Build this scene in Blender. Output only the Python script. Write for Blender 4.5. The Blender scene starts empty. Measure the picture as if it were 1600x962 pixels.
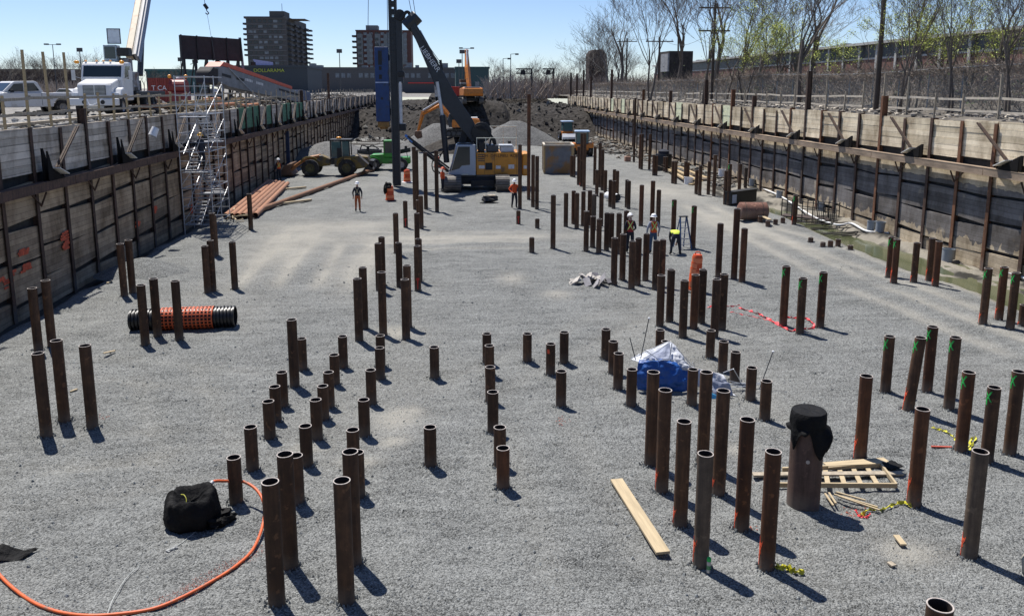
import bpy, math, random, numpy as np
from mathutils import Vector, Matrix, noise
random.seed(7)
R = math.radians
SC = bpy.context.scene
COL = SC.collection
# ------------------------------------------------------------------ camera, sky, sun, exposure
FL, PX, PY, CAMH = 1260.0, 800.0, 362.0, 7.4          # focal length and principal point in photo pixels, eye height
PITCH = math.atan((PY - 138) / FL)
YAW = math.atan((PX - 692) / (FL / math.cos(PITCH)))
cf = Vector((math.sin(YAW) * math.cos(PITCH), math.cos(YAW) * math.cos(PITCH), -math.sin(PITCH)))
cr = Vector((math.cos(YAW), -math.sin(YAW), 0))
cu = cr.cross(cf)
EYE = Vector((0, 0, CAMH))
cd = bpy.data.cameras.new('camera'); cam = bpy.data.objects.new('camera', cd); COL.objects.link(cam)
cd.sensor_width = 36; cd.lens = FL / 1600 * 36; cd.shift_y = -119 / 1600; cd.clip_start = .1; cd.clip_end = 6000
cam.matrix_world = Matrix(((cr.x, cu.x, -cf.x, 0), (cr.y, cu.y, -cf.y, 0), (cr.z, cu.z, -cf.z, CAMH), (0, 0, 0, 1)))
SC.camera = cam
SUN_EL, SUN_AZ = R(64.5), R(-30)                        # azimuth from +Y towards +X
w = bpy.data.worlds.new('World'); SC.world = w; w.use_nodes = True
wn = w.node_tree; bg = wn.nodes['Background']
sky = wn.nodes.new('ShaderNodeTexSky'); sky.sky_type = 'NISHITA'; sky.sun_disc = False
sky.sun_elevation = SUN_EL; sky.sun_rotation = SUN_AZ; sky.air_density = .8; sky.dust_density = .12; sky.ozone_density = 1.0; sky.altitude = 0
tint = wn.nodes.new('ShaderNodeMixRGB'); tint.blend_type = 'MULTIPLY'; tint.inputs[0].default_value = 1; tint.inputs[2].default_value = (.93, 1.0, 1.18, 1)
wn.links.new(sky.outputs[0], tint.inputs[1]); wn.links.new(tint.outputs[0], bg.inputs[0]); bg.inputs[1].default_value = .082
sl = bpy.data.lights.new('sun', 'SUN'); sl.energy = 5.0; sl.angle = R(.5); sl.color = (1, .955, .89)
so = bpy.data.objects.new('sun', sl); COL.objects.link(so)
sdir = Vector((math.sin(SUN_AZ) * math.cos(SUN_EL), math.cos(SUN_AZ) * math.cos(SUN_EL), math.sin(SUN_EL)))
so.rotation_euler = sdir.to_track_quat('Z', 'Y').to_euler()
SC.view_settings.view_transform = 'Standard'; SC.view_settings.look = 'None'
SC.view_settings.exposure = 0.45; SC.view_settings.gamma = 1; SC.view_settings.use_curve_mapping = False
SC.cycles.max_bounces = 6; SC.cycles.transparent_max_bounces = 12

# ------------------------------------------------------------------ pixel helpers (photo pixel -> point on a real plane)
def ray(x, y): return cf * FL + cr * (x - PX) - cu * (y - PY)
def AZ(x, y, z=0.0): d = ray(x, y); return EYE + d * ((z - CAMH) / d.z)
def AX(x, y, X): d = ray(x, y); return EYE + d * (X / d.x)
def AY(x, y, Y): d = ray(x, y); return EYE + d * (Y / d.y)

# ------------------------------------------------------------------ mesh helpers
class MB:
    def __init__(s): s.v = []; s.f = []; s.m = []; s.mi = 0
    def add(s, vs, fs):
        o = len(s.v); s.v += [tuple(p) for p in vs]; s.f += [tuple(i + o for i in f) for f in fs]; s.m += [s.mi] * len(fs); return s
    def box(s, x0, x1, y0, y1, z0, z1):
        return s.add([(x0,y0,z0),(x1,y0,z0),(x1,y1,z0),(x0,y1,z0),(x0,y0,z1),(x1,y0,z1),(x1,y1,z1),(x0,y1,z1)],
                     [(3,2,1,0),(4,5,6,7),(0,1,5,4),(1,2,6,5),(2,3,7,6),(3,0,4,7)])
    def bar(s, p, q, w, h, up=(0,0,1)):
        p, q = Vector(p), Vector(q); d = (q - p).normalized(); u = Vector(up)
        if abs(d.dot(u)) > .98: u = Vector((0,1,0))
        a = d.cross(u).normalized(); b = a.cross(d).normalized(); a = a * w / 2; b = b * h / 2
        return s.add([p-a-b,p+a-b,p+a+b,p-a+b,q-a-b,q+a-b,q+a+b,q-a+b],
                     [(0,1,2,3),(7,6,5,4),(4,5,1,0),(5,6,2,1),(6,7,3,2),(7,4,0,3)])
    def cyl(s, p, q, r0, r1=None, n=12, cap=True):
        r1 = r0 if r1 is None else r1
        p, q = Vector(p), Vector(q); d = (q - p).normalized(); u = Vector((0,0,1)) if abs(d.z) < .9 else Vector((1,0,0))
        a = d.cross(u).normalized(); b = d.cross(a)
        vs = []
        for c, r in ((p, r0), (q, r1)):
            for i in range(n):
                t = 2 * math.pi * i / n; vs.append(c + a * math.cos(t) * r + b * math.sin(t) * r)
        fs = [(i, (i+1) % n, n + (i+1) % n, n + i) for i in range(n)]
        if cap: fs += [tuple(range(n))[::-1], tuple(range(n, 2*n))]
        return s.add(vs, fs)
    def tube(s, pts, r, n=8):
        pts = [Vector(p) for p in pts]; vs = []; L = len(pts); rr = r if isinstance(r, (list, tuple)) else [r] * L
        a = None
        for i, p in enumerate(pts):
            d = (pts[min(i+1, L-1)] - pts[max(i-1, 0)]).normalized()
            if a is None: a = d.cross(Vector((0,0,1)) if abs(d.z) < .9 else Vector((1,0,0))).normalized()
            a = (a - d * a.dot(d)).normalized(); b = d.cross(a)
            for k in range(n):
                t = 2*math.pi*k/n; vs.append(p + (a*math.cos(t) + b*math.sin(t)) * rr[i])
        fs = [(i*n+k, i*n+(k+1) % n, (i+1)*n+(k+1) % n, (i+1)*n+k) for i in range(L-1) for k in range(n)]
        fs += [tuple(range(n))[::-1], tuple(range((L-1)*n, L*n))]
        return s.add(vs, fs)
    def prism(s, poly, axis, a, b):          # poly of 2d points in the plane normal to axis
        def P(u, v, t): return {'x': (t,u,v), 'y': (u,t,v), 'z': (u,v,t)}[axis]
        n = len(poly)
        return s.add([P(u,v,a) for u,v in poly] + [P(u,v,b) for u,v in poly],
                     [tuple(range(n)), tuple(range(n, 2*n))[::-1]] + [(i, n+i, n+(i+1) % n, (i+1) % n) for i in range(n)])
    def lathe(s, prof, n=20, c=(0,0,0)):
        vs = [(c[0]+r*math.cos(2*math.pi*k/n), c[1]+r*math.sin(2*math.pi*k/n), c[2]+z) for r, z in prof for k in range(n)]
        return s.add(vs, [(i*n+k, i*n+(k+1) % n, (i+1)*n+(k+1) % n, (i+1)*n+k) for i in range(len(prof)-1) for k in range(n)])
    def blob(s, c, rx, ry, rz, rnd=.15, n=8, m=5, sd=0):
        vs = []
        for j in range(m+1):
            ph = math.pi * j / m
            for k in range(n):
                th = 2*math.pi*k/n
                d = Vector((math.sin(ph)*math.cos(th), math.sin(ph)*math.sin(th), math.cos(ph)))
                q = 1 + rnd * noise.noise(d * 1.7 + Vector((sd*3.1, sd*1.7, c[0]))) * 2
                vs.append((c[0]+d.x*rx*q, c[1]+d.y*ry*q, c[2]+d.z*rz*q))
        return s.add(vs, [(j*n+k, j*n+(k+1) % n, (j+1)*n+(k+1) % n, (j+1)*n+k) for j in range(m) for k in range(n)])
    def build(s, name, mat, parent=None, bevel=0, smooth=False, loc=None, rz=0):
        me = bpy.data.meshes.new(name); me.from_pydata(s.v, [], s.f)
        for m_ in (mat if isinstance(mat, (list, tuple)) else [mat]): me.materials.append(m_)
        if any(s.m): me.polygons.foreach_set('material_index', s.m)
        me.validate(); me.update()
        import bmesh
        bm = bmesh.new(); bm.from_mesh(me)
        bmesh.ops.recalc_face_normals(bm, faces=bm.faces); bm.to_mesh(me); bm.free()
        if smooth: me.polygons.foreach_set('use_smooth', [True] * len(me.polygons)); me.set_sharp_from_angle(angle=R(42))
        o = bpy.data.objects.new(name, me); COL.objects.link(o)
        if parent: o.parent = parent
        if loc is not None: o.location = loc
        if rz: o.rotation_euler.z = rz
        if bevel:
            b = o.modifiers.new('bevel', 'BEVEL'); b.width = bevel; b.segments = 2; b.limit_method = 'ANGLE'; b.angle_limit = R(40)
        return o
def tag(o, label=None, cat=None, group=None, kind=None):
    if label: o['label'] = label
    if cat: o['category'] = cat
    if group: o['group'] = group
    if kind: o['kind'] = kind
    return o
def empty(name, loc, rz=0, label=None, cat=None, group=None):
    o = bpy.data.objects.new(name, None); COL.objects.link(o); o.location = loc; o.rotation_euler.z = rz; o.empty_display_size = .2
    return tag(o, label, cat, group)
def kids(o): return [c for c in bpy.data.objects if c.parent == o]
def copy_tree(o, parent=None, memo={}):
    if o.name not in memo: memo[o.name] = kids(o)
    c = o.copy(); COL.objects.link(c); c.parent = parent
    for ch in memo[o.name]: copy_tree(ch, c)
    return c
ORD = ['first','second','third','fourth','fifth','sixth','seventh','eighth','ninth','tenth','eleventh','twelfth','thirteenth','fourteenth','fifteenth','sixteenth','seventeenth','eighteenth','nineteenth','twentieth']
def ordinal(i, n):
    return 'leftmost' if i == 0 else 'rightmost' if i == n - 1 else ORD[i] + ' from left'
def text_mesh(name, s, size, mat, parent, loc, rot, extrude=.004, align='CENTER', sx=1.0):
    c = bpy.data.curves.new(name, 'FONT'); c.body = s; c.size = size; c.extrude = extrude; c.align_x = align; c.align_y = 'CENTER'
    t = bpy.data.objects.new(name, c); COL.objects.link(t); bpy.context.view_layer.update()
    me = bpy.data.meshes.new_from_object(t.evaluated_get(bpy.context.evaluated_depsgraph_get()))
    bpy.data.objects.remove(t)
    me.materials.clear(); me.materials.append(mat)
    o = bpy.data.objects.new(name, me); COL.objects.link(o); o.parent = parent; o.location = loc; o.rotation_euler = rot; o.scale = (sx, 1, 1)
    return o

# ------------------------------------------------------------------ materials
MATS = {}
def nt(m): return m.node_tree.nodes, m.node_tree.links
def mat(name, col, rough=.7, metal=0., var=.18, scale=3., bump=0., stretch=None, spec=.5, dirt=None, dscale=1.2, dthr=.55, alpha=None):
    if name in MATS: return MATS[name]
    m = bpy.data.materials.new(name); m.use_nodes = True; N, L = nt(m); b = N['Principled BSDF']
    b.inputs['Roughness'].default_value = rough; b.inputs['Metallic'].default_value = metal
    b.inputs['Specular IOR Level'].default_value = spec
    tc = N.new('ShaderNodeTexCoord'); mp = N.new('ShaderNodeMapping'); L.new(tc.outputs['Object'], mp.inputs[0])
    if stretch: mp.inputs['Scale'].default_value = stretch
    n = N.new('ShaderNodeTexNoise'); n.inputs['Scale'].default_value = scale; n.inputs['Detail'].default_value = 6; n.inputs['Roughness'].default_value = .65
    L.new(mp.outputs[0], n.inputs[0])
    cr_ = N.new('ShaderNodeValToRGB'); e = cr_.color_ramp.elements
    e[0].position = .3; e[1].position = .7
    e[0].color = tuple(max(0, c*(1-var)) for c in col) + (1,); e[1].color = tuple(min(1, c*(1+var)) for c in col) + (1,)
    L.new(n.outputs[0], cr_.inputs[0]); out = cr_.outputs[0]
    if dirt:
        n2 = N.new('ShaderNodeTexNoise'); n2.inputs['Scale'].default_value = dscale; n2.inputs['Detail'].default_value = 8; L.new(tc.outputs['Object'], n2.inputs[0])
        r2 = N.new('ShaderNodeValToRGB'); r2.color_ramp.elements[0].position = dthr-.05; r2.color_ramp.elements[1].position = dthr+.08
        L.new(n2.outputs[0], r2.inputs[0])
        mx = N.new('ShaderNodeMixRGB'); mx.inputs[2].default_value = tuple(dirt)+(1,); L.new(r2.outputs[0], mx.inputs[0]); L.new(out, mx.inputs[1]); out = mx.outputs[0]
    L.new(out, b.inputs['Base Color'])
    if bump:
        bp = N.new('ShaderNodeBump'); bp.inputs['Strength'].default_value = .6; bp.inputs['Distance'].default_value = bump
        L.new(n.outputs[0], bp.inputs['Height']); L.new(bp.outputs[0], b.inputs['Normal'])
    MATS[name] = m; return m

def wood_mat(name, base, dark, board=.2, grain=(1,1,14), axis='Z', gap=.035, dark_band=None, seedv=0., zoff=0):
    """stacked planks: board lines along one object axis, tone per board, grain, dark gaps"""
    m = bpy.data.materials.new(name); m.use_nodes = True; N, L = nt(m); b = N['Principled BSDF']
    b.inputs['Roughness'].default_value = .85; b.inputs['Specular IOR Level'].default_value = .2
    tc = N.new('ShaderNodeTexCoord'); sp = N.new('ShaderNodeSeparateXYZ'); L.new(tc.outputs['Object'], sp.inputs[0])
    def M(op, a, c=None, v=None):
        q = N.new('ShaderNodeMath'); q.operation = op
        for i, t in ((0, a), (1, c)):
            if t is None: continue
            if isinstance(t, (int, float)): q.inputs[i].default_value = t
            else: L.new(t, q.inputs[i])
        return q.outputs[0]
    n0 = N.new('ShaderNodeTexNoise'); n0.inputs['Scale'].default_value = .6; L.new(tc.outputs['Object'], n0.inputs[0])
    wob = M('MULTIPLY', n0.outputs[0], .08)
    z = M('DIVIDE', M('ADD', sp.outputs['Z'], wob), board); idx = M('FLOOR', z); fr = M('FRACT', z)
    bay = M('FLOOR', M('DIVIDE', M('SUBTRACT', sp.outputs['Y'], 14.0), 2.25))
    wn_ = N.new('ShaderNodeTexWhiteNoise'); wn_.noise_dimensions = '2D'; cb = N.new('ShaderNodeCombineXYZ'); L.new(idx, cb.inputs[0]); L.new(bay, cb.inputs[1]); L.new(cb.outputs[0], wn_.inputs[0])
    wb = N.new('ShaderNodeTexWhiteNoise'); wb.noise_dimensions = '1D'; L.new(bay, wb.inputs['W'])
    mp = N.new('ShaderNodeMapping'); mp.inputs['Scale'].default_value = (1, .22, 12); mp.inputs['Location'].default_value = (.37, .2, .1); L.new(tc.outputs['Object'], mp.inputs[0])
    gn = N.new('ShaderNodeTexNoise'); gn.inputs['Scale'].default_value = 2.2; gn.inputs['Detail'].default_value = 8; gn.inputs['Roughness'].default_value = .7; L.new(mp.outputs[0], gn.inputs[0])
    f = M('ADD', M('ADD', M('MULTIPLY', wn_.outputs[0], .4), M('MULTIPLY', wb.outputs[0], .25)), M('MULTIPLY', gn.outputs[0], .55))
    rp = N.new('ShaderNodeValToRGB'); rp.color_ramp.elements[0].position = .3; rp.color_ramp.elements[1].position = .85
    rp.color_ramp.elements[0].color = tuple(dark)+(1,); rp.color_ramp.elements[1].color = tuple(base)+(1,); L.new(f, rp.inputs[0])
    col = rp.outputs[0]
    if dark_band:      # (colour, z low, z high): darker band with a ragged, dripping outline
        sc, zl, zh = dark_band
        mp2 = N.new('ShaderNodeMapping'); mp2.inputs['Scale'].default_value = (1, 2.1, .8); mp2.inputs['Rotation'].default_value = (.12, 0, 0); mp2.inputs['Location'].default_value = (.3, .3, .2); L.new(tc.outputs['Object'], mp2.inputs[0])
        n3 = N.new('ShaderNodeTexNoise'); n3.inputs['Scale'].default_value = 1.1; n3.inputs['Detail'].default_value = 6; L.new(mp2.outputs[0], n3.inputs[0])
        off = M('MULTIPLY', M('SUBTRACT', n3.outputs[0], .5), 1.5)
        zz = M('ADD', sp.outputs['Z'], off)
        a = M('MULTIPLY', M('GREATER_THAN', zz, zl), M('LESS_THAN', M('ADD', sp.outputs['Z'], M('MULTIPLY', off, .25)), zh))
        n4 = N.new('ShaderNodeTexNoise'); n4.inputs['Scale'].default_value = .9; n4.inputs['Detail'].default_value = 7; L.new(tc.outputs['Object'], n4.inputs[0])
        r4 = N.new('ShaderNodeValToRGB'); r4.color_ramp.elements[0].position = .62; r4.color_ramp.elements[1].position = .70
        r4.color_ramp.elements[0].color = (1,1,1,1); r4.color_ramp.elements[1].color = (.55,.55,.55,1); L.new(n4.outputs[0], r4.inputs[0])
        a = M('MULTIPLY', a, r4.outputs[0])
        dk = N.new('ShaderNodeMixRGB'); dk.blend_type = 'MULTIPLY'; dk.inputs[0].default_value = 1; dk.inputs[1].default_value = tuple(sc)+(1,)
        r5 = N.new('ShaderNodeValToRGB'); r5.color_ramp.elements[0].color = (.45,.45,.45,1); r5.color_ramp.elements[1].color = (1.0,1.0,1.0,1); r5.color_ramp.elements[0].position=.3; r5.color_ramp.elements[1].position=.75; L.new(f, r5.inputs[0]); L.new(r5.outputs[0], dk.inputs[2])
        mx = N.new('ShaderNodeMixRGB'); L.new(a, mx.inputs[0]); L.new(col, mx.inputs[1]); L.new(dk.outputs[0], mx.inputs[2]); col = mx.outputs[0]
    mps = N.new('ShaderNodeMapping'); mps.inputs['Scale'].default_value = (1, .85, .5); mps.inputs['Rotation'].default_value = (.5, 0, 0); mps.inputs['Location'].default_value = (.4, .3, .2); L.new(tc.outputs['Object'], mps.inputs[0])
    ns = N.new('ShaderNodeTexNoise'); ns.inputs['Scale'].default_value = 1.1; ns.inputs['Detail'].default_value = 9; ns.inputs['Roughness'].default_value = .7; L.new(mps.outputs[0], ns.inputs[0])
    rs5 = N.new('ShaderNodeValToRGB'); rs5.color_ramp.elements[0].position = .34; rs5.color_ramp.elements[0].color = (.5,.46,.42,1); rs5.color_ramp.elements[1].position = .6; rs5.color_ramp.elements[1].color = (1.1,1.1,1.1,1); L.new(ns.outputs[0], rs5.inputs[0])
    mstn = N.new('ShaderNodeMixRGB'); mstn.blend_type = 'MULTIPLY'; mstn.inputs[0].default_value = 1; L.new(col, mstn.inputs[1]); L.new(rs5.outputs[0], mstn.inputs[2]); col = mstn.outputs[0]
    gp = M('LESS_THAN', fr, gap)
    mg = N.new('ShaderNodeMixRGB'); mg.inputs[2].default_value = (.012,.011,.010,1); L.new(M('MULTIPLY', gp, .85), mg.inputs[0]); L.new(col, mg.inputs[1])
    L.new(mg.outputs[0], b.inputs['Base Color'])
    bp = N.new('ShaderNodeBump'); bp.inputs['Distance'].default_value = .015; bp.inputs['Strength'].default_value = .7
    L.new(M('SUBTRACT', M('MULTIPLY', gn.outputs[0], .5), gp), bp.inputs['Height']); L.new(bp.outputs[0], b.inputs['Normal'])
    return m

def rust_pile_mat(name, c0, c1, c2, rough=.75):
    m = bpy.data.materials.new(name); m.use_nodes = True; N, L = nt(m); b = N['Principled BSDF']
    b.inputs['Roughness'].default_value = rough; b.inputs['Metallic'].default_value = 0.0; b.inputs['Specular IOR Level'].default_value = .35
    tc = N.new('ShaderNodeTexCoord'); oi = N.new('ShaderNodeObjectInfo')
    ad = N.new('ShaderNodeVectorMath'); ad.operation = 'ADD'; mm = N.new('ShaderNodeMath'); mm.operation = 'MULTIPLY'; mm.inputs[1].default_value = 40; L.new(oi.outputs['Random'], mm.inputs[0])
    L.new(tc.outputs['Object'], ad.inputs[0]); L.new(mm.outputs[0], ad.inputs[1])
    mp = N.new('ShaderNodeMapping'); mp.inputs['Scale'].default_value = (9, 9, .9); L.new(ad.outputs[0], mp.inputs[0])
    n = N.new('ShaderNodeTexNoise'); n.inputs['Scale'].default_value = 1; n.inputs['Detail'].default_value = 9; n.inputs['Roughness'].default_value = .7; L.new(mp.outputs[0], n.inputs[0])
    n2 = N.new('ShaderNodeTexNoise'); n2.inputs['Scale'].default_value = 3; n2.inputs['Detail'].default_value = 9; n2.inputs['Roughness'].default_value = .75; L.new(ad.outputs[0], n2.inputs[0])
    r = N.new('ShaderNodeValToRGB'); e = r.color_ramp.elements; e[0].position = .34; e[0].color = tuple(c0)+(1,); e[1].position = .7; e[1].color = tuple(c2)+(1,)
    k = e.new(.52); k.color = tuple(c1)+(1,)
    mx = N.new('ShaderNodeMath'); mx.operation = 'MULTIPLY_ADD'; mx.inputs[1].default_value = .55; L.new(n.outputs[0], mx.inputs[0])
    m2 = N.new('ShaderNodeMath'); m2.operation = 'MULTIPLY'; m2.inputs[1].default_value = .45; L.new(n2.outputs[0], m2.inputs[0]); L.new(m2.outputs[0], mx.inputs[2])
    L.new(mx.outputs[0], r.inputs[0])
    hv = N.new('ShaderNodeHueSaturation'); L.new(r.outputs[0], hv.inputs['Color'])
    v = N.new('ShaderNodeMapRange'); v.inputs[3].default_value = .72; v.inputs[4].default_value = 1.3; L.new(oi.outputs['Random'], v.inputs[0]); L.new(v.outputs[0], hv.inputs['Value'])
    L.new(hv.outputs[0], b.inputs['Base Color'])
    sz = N.new('ShaderNodeSeparateXYZ'); L.new(tc.outputs['Object'], sz.inputs[0])
    mr = N.new('ShaderNodeMapRange'); mr.inputs[1].default_value = .0; mr.inputs[2].default_value = .34; mr.inputs[3].default_value = 1; mr.inputs[4].default_value = 0; L.new(sz.outputs['Z'], mr.inputs[0])
    ml = N.new('ShaderNodeMath'); ml.operation = 'MULTIPLY'; L.new(mr.outputs[0], ml.inputs[0]); L.new(n2.outputs[0], ml.inputs[1])
    md = N.new('ShaderNodeMixRGB'); md.inputs[2].default_value = (.17,.155,.135,1); L.new(ml.outputs[0], md.inputs[0]); L.new(hv.outputs[0], md.inputs[1])
    n5 = N.new('ShaderNodeTexNoise'); n5.inputs['Scale'].default_value = 7; n5.inputs['Detail'].default_value = 5; L.new(ad.outputs[0], n5.inputs[0])
    r5 = N.new('ShaderNodeValToRGB'); r5.color_ramp.elements[0].position = .62; r5.color_ramp.elements[1].position = .68; r5.color_ramp.elements[1].color = (.55,.55,.55,1); L.new(n5.outputs[0], r5.inputs[0])
    mf = N.new('ShaderNodeMixRGB'); mf.inputs[2].default_value = tuple(min(1, c*1.35) for c in c2)+(1,); L.new(r5.outputs[0], mf.inputs[0]); L.new(md.outputs[0], mf.inputs[1]); L.new(mf.outputs[0], b.inputs['Base Color'])
    bp = N.new('ShaderNodeBump'); bp.inputs['Distance'].default_value = .004; bp.inputs['Strength'].default_value = .7; L.new(n2.outputs[0], bp.inputs['Height']); L.new(bp.outputs[0], b.inputs['Normal'])
    return m

def gravel_mat(name, c_lo, c_hi, scale=26, dust=(.33,.315,.275), attr=True, big=.42):
    m = bpy.data.materials.new(name); m.use_nodes = True; N, L = nt(m); b = N['Principled BSDF']
    b.inputs['Roughness'].default_value = .9; b.inputs['Specular IOR Level'].default_value = .25
    tc = N.new('ShaderNodeTexCoord')
    v = N.new('ShaderNodeTexVoronoi'); v.inputs['Scale'].default_value = scale; L.new(tc.outputs['Object'], v.inputs[0])
    v2 = N.new('ShaderNodeTexVoronoi'); v2.inputs['Scale'].default_value = scale*.42; L.new(tc.outputs['Object'], v2.inputs[0])
    n = N.new('ShaderNodeTexNoise'); n.inputs['Scale'].default_value = .55; n.inputs['Detail'].default_value = 10; n.inputs['Roughness'].default_value = .62; L.new(tc.outputs['Object'], n.inputs[0])
    s1 = N.new('ShaderNodeSeparateXYZ'); L.new(v.outputs['Color'], s1.inputs[0])
    s2 = N.new('ShaderNodeSeparateXYZ'); L.new(v2.outputs['Color'], s2.inputs[0])
    def M(op, a, c, d=None):
        q = N.new('ShaderNodeMath'); q.operation = op
        for i, t in enumerate((a, c, d)):
            if t is None: continue
            if isinstance(t, (int, float)): q.inputs[i].default_value = t
            else: L.new(t, q.inputs[i])
        return q.outputs[0]
    f = M('ADD', M('ADD', M('MULTIPLY', s1.outputs[0], .60), M('MULTIPLY', s2.outputs[0], .18)), M('MULTIPLY', n.outputs[0], big))
    mp7 = N.new('ShaderNodeMapping'); mp7.inputs['Scale'].default_value = (.55, 3.2, 1); mp7.inputs['Rotation'].default_value = (0, 0, .22); L.new(tc.outputs['Object'], mp7.inputs[0])
    n7 = N.new('ShaderNodeTexNoise'); n7.inputs['Scale'].default_value = 1; n7.inputs['Detail'].default_value = 7; n7.inputs['Roughness'].default_value = .6; n7.inputs['Distortion'].default_value = .6; L.new(mp7.outputs[0], n7.inputs[0])
    f = M('ADD', f, M('MULTIPLY', M('SUBTRACT', n7.outputs[0], .5), .55))
    r = N.new('ShaderNodeValToRGB'); r.color_ramp.elements[0].position = .14; r.color_ramp.elements[1].position = 1.0
    r.color_ramp.elements[0].color = tuple(c_lo)+(1,); r.color_ramp.elements[1].color = tuple(c_hi)+(1,); L.new(f, r.inputs[0])
    mx = N.new('ShaderNodeMixRGB'); mx.inputs[2].default_value = tuple(dust)+(1,); L.new(r.outputs[0], mx.inputs[1]); mx.inputs[0].default_value = 0
    if attr:
        at = N.new('ShaderNodeAttribute'); at.attribute_name = 'dust'
        L.new(M('MULTIPLY', at.outputs['Fac'], M('ADD', n.outputs[0], M('MULTIPLY', s1.outputs[1], .5))), mx.inputs[0])
        at2 = N.new('ShaderNodeAttribute'); at2.attribute_name = 'wet'  # soaked mud at right, painted wall shade at left
        at3 = N.new('ShaderNodeAttribute'); at3.attribute_name = 'mud'; mm3 = N.new('ShaderNodeMixRGB'); mm3.inputs[2].default_value = (.27,.245,.20,1); L.new(at3.outputs['Fac'], mm3.inputs[0]); L.new(mx.outputs[0], mm3.inputs[1])
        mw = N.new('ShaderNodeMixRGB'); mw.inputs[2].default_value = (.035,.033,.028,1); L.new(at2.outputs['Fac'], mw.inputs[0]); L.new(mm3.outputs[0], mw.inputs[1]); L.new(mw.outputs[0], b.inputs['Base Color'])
    else: L.new(mx.outputs[0], b.inputs['Base Color'])
    h = M('ADD', M('MULTIPLY', v.outputs['Distance'], -.6), M('MULTIPLY', v2.outputs['Distance'], -.6))
    bp = N.new('ShaderNodeBump'); bp.inputs['Distance'].default_value = .028; bp.inputs['Strength'].default_value = 1.0; L.new(h, bp.inputs['Height'])
    bp2 = N.new('ShaderNodeBump'); bp2.inputs['Distance'].default_value = .07; bp2.inputs['Strength'].default_value = .5
    n9 = N.new('ShaderNodeTexNoise'); n9.inputs['Scale'].default_value = 4.5; n9.inputs['Detail'].default_value = 6; L.new(tc.outputs['Object'], n9.inputs[0])
    L.new(n9.outputs[0], bp2.inputs['Height']); L.new(bp.outputs[0], bp2.inputs['Normal']); L.new(bp2.outputs[0], b.inputs['Normal'])
    return m
def glass_mat(name='dark_window_glass', col=(.02,.03,.035)):
    if name in MATS: return MATS[name]
    m = bpy.data.materials.new(name); m.use_nodes = True; b = m.node_tree.nodes['Principled BSDF']
    b.inputs['Base Color'].default_value = col+(1,); b.inputs['Roughness'].default_value = .08; b.inputs['Specular IOR Level'].default_value = .6
    MATS[name] = m; return m

GRAVEL = gravel_mat('crushed_stone', (.004,.0048,.005), (.300,.308,.298), scale=50)
HEAPM = gravel_mat('fine_crushed_stone', (.055,.055,.055), (.19,.19,.185), scale=12, attr=False)
STREET = gravel_mat('street_gravel', (.06,.057,.053), (.29,.275,.25), scale=6, attr=False, big=.6)
SOIL = mat('dark_spoil_soil', (.042,.038,.034), .95, var=.75, scale=1.6, bump=.25, spec=.15)
MUD = mat('pale_mud', (.16,.145,.125), .9, var=.45, scale=1.4, bump=.1)
PILE = rust_pile_mat('brown_rust_steel', (.026,.015,.010), (.080,.042,.023), (.17,.085,.042))
PILE_O = rust_pile_mat('orange_rust_steel', (.035,.016,.010), (.095,.040,.019), (.20,.078,.034))
PILE_G = rust_pile_mat('grey_mill_scale_steel', (.032,.024,.018), (.088,.064,.046), (.17,.125,.085))
BEAMR = rust_pile_mat('rusted_beam_steel', (.03,.018,.014), (.085,.05,.036), (.16,.09,.06))
BEAMB = rust_pile_mat('bright_rusted_beam_steel', (.07,.032,.018), (.16,.075,.04), (.30,.14,.07))
RIM = mat('cut_steel_edge', (.42,.37,.33), .5, .0, var=.3, scale=20)
INK = mat('pile_inside_rust', (.03,.018,.013), .9, var=.3)
BLACK = mat('black_steel', (.012,.0125,.014), .6, .0, var=.3, scale=4)
DKGREY = mat('dark_grey_paint', (.045,.048,.055), .45, .0, var=.25, scale=3)
WHITE = mat('white_paint', (.66,.66,.66), .35, var=.06, dirt=(.42,.38,.32), dscale=1.5, dthr=.66)
WHITEP = mat('white_plastic', (.75,.76,.78), .45, var=.08)
ORANGE = mat('construction_orange_paint', (.62,.20,.025), .45, var=.15, dirt=(.16,.10,.06), dscale=2.2, dthr=.62)
YELLOW = mat('machine_yellow_paint', (.58,.33,.03), .5, var=.2, dirt=(.12,.10,.07), dscale=2.0, dthr=.55)
RIGORANGE = mat('rig_ochre_paint', (.56,.235,.025), .45, var=.12, dirt=(.22,.13,.06), dscale=1.8, dthr=.66)
GREEN = mat('bright_green_paint', (.04,.26,.03), .4, var=.15, dirt=(.08,.12,.05), dscale=2., dthr=.6)
BLUE = mat('blue_paint', (.005,.036,.14), .45, var=.2, dirt=(.02,.03,.05), dscale=1.6, dthr=.62)
RUBBER = mat('tyre_rubber', (.022,.021,.02), .9, var=.3, dirt=(.12,.11,.10), dscale=4, dthr=.6)
LUMBER = mat('new_lumber', (.40,.30,.165), .8, var=.25, scale=2.5, stretch=(1,1,6), bump=.003)
LUMBER_O = mat('weathered_lumber', (.34,.29,.22), .85, var=.3, scale=2.5, stretch=(5,5,1), bump=.003)
PLY = mat('plywood', (.50,.35,.19), .8, var=.2, scale=1.5)
ALU = mat('galvanised_tube', (.34,.35,.37), .5, .3, var=.2)
STEELC = mat('silver_tube', (.55,.56,.58), .4, .3, var=.2)
HIVIS = mat('hi_vis_orange_cloth', (.72,.10,.02), .8, var=.12)
HIYEL = mat('hi_vis_yellow_cloth', (.62,.75,.08), .8, var=.1)
NAVY = mat('dark_navy_cloth', (.02,.023,.035), .9, var=.3)
DENIM = mat('blue_denim_cloth', (.05,.09,.16), .9, var=.3)
BLKCLOTH = mat('black_geotextile', (.007,.007,.0075), .75, var=.4, scale=7, bump=.07, spec=.2)
DRUMO = mat('traffic_drum_orange', (.62,.085,.018), .5, var=.1)
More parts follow.
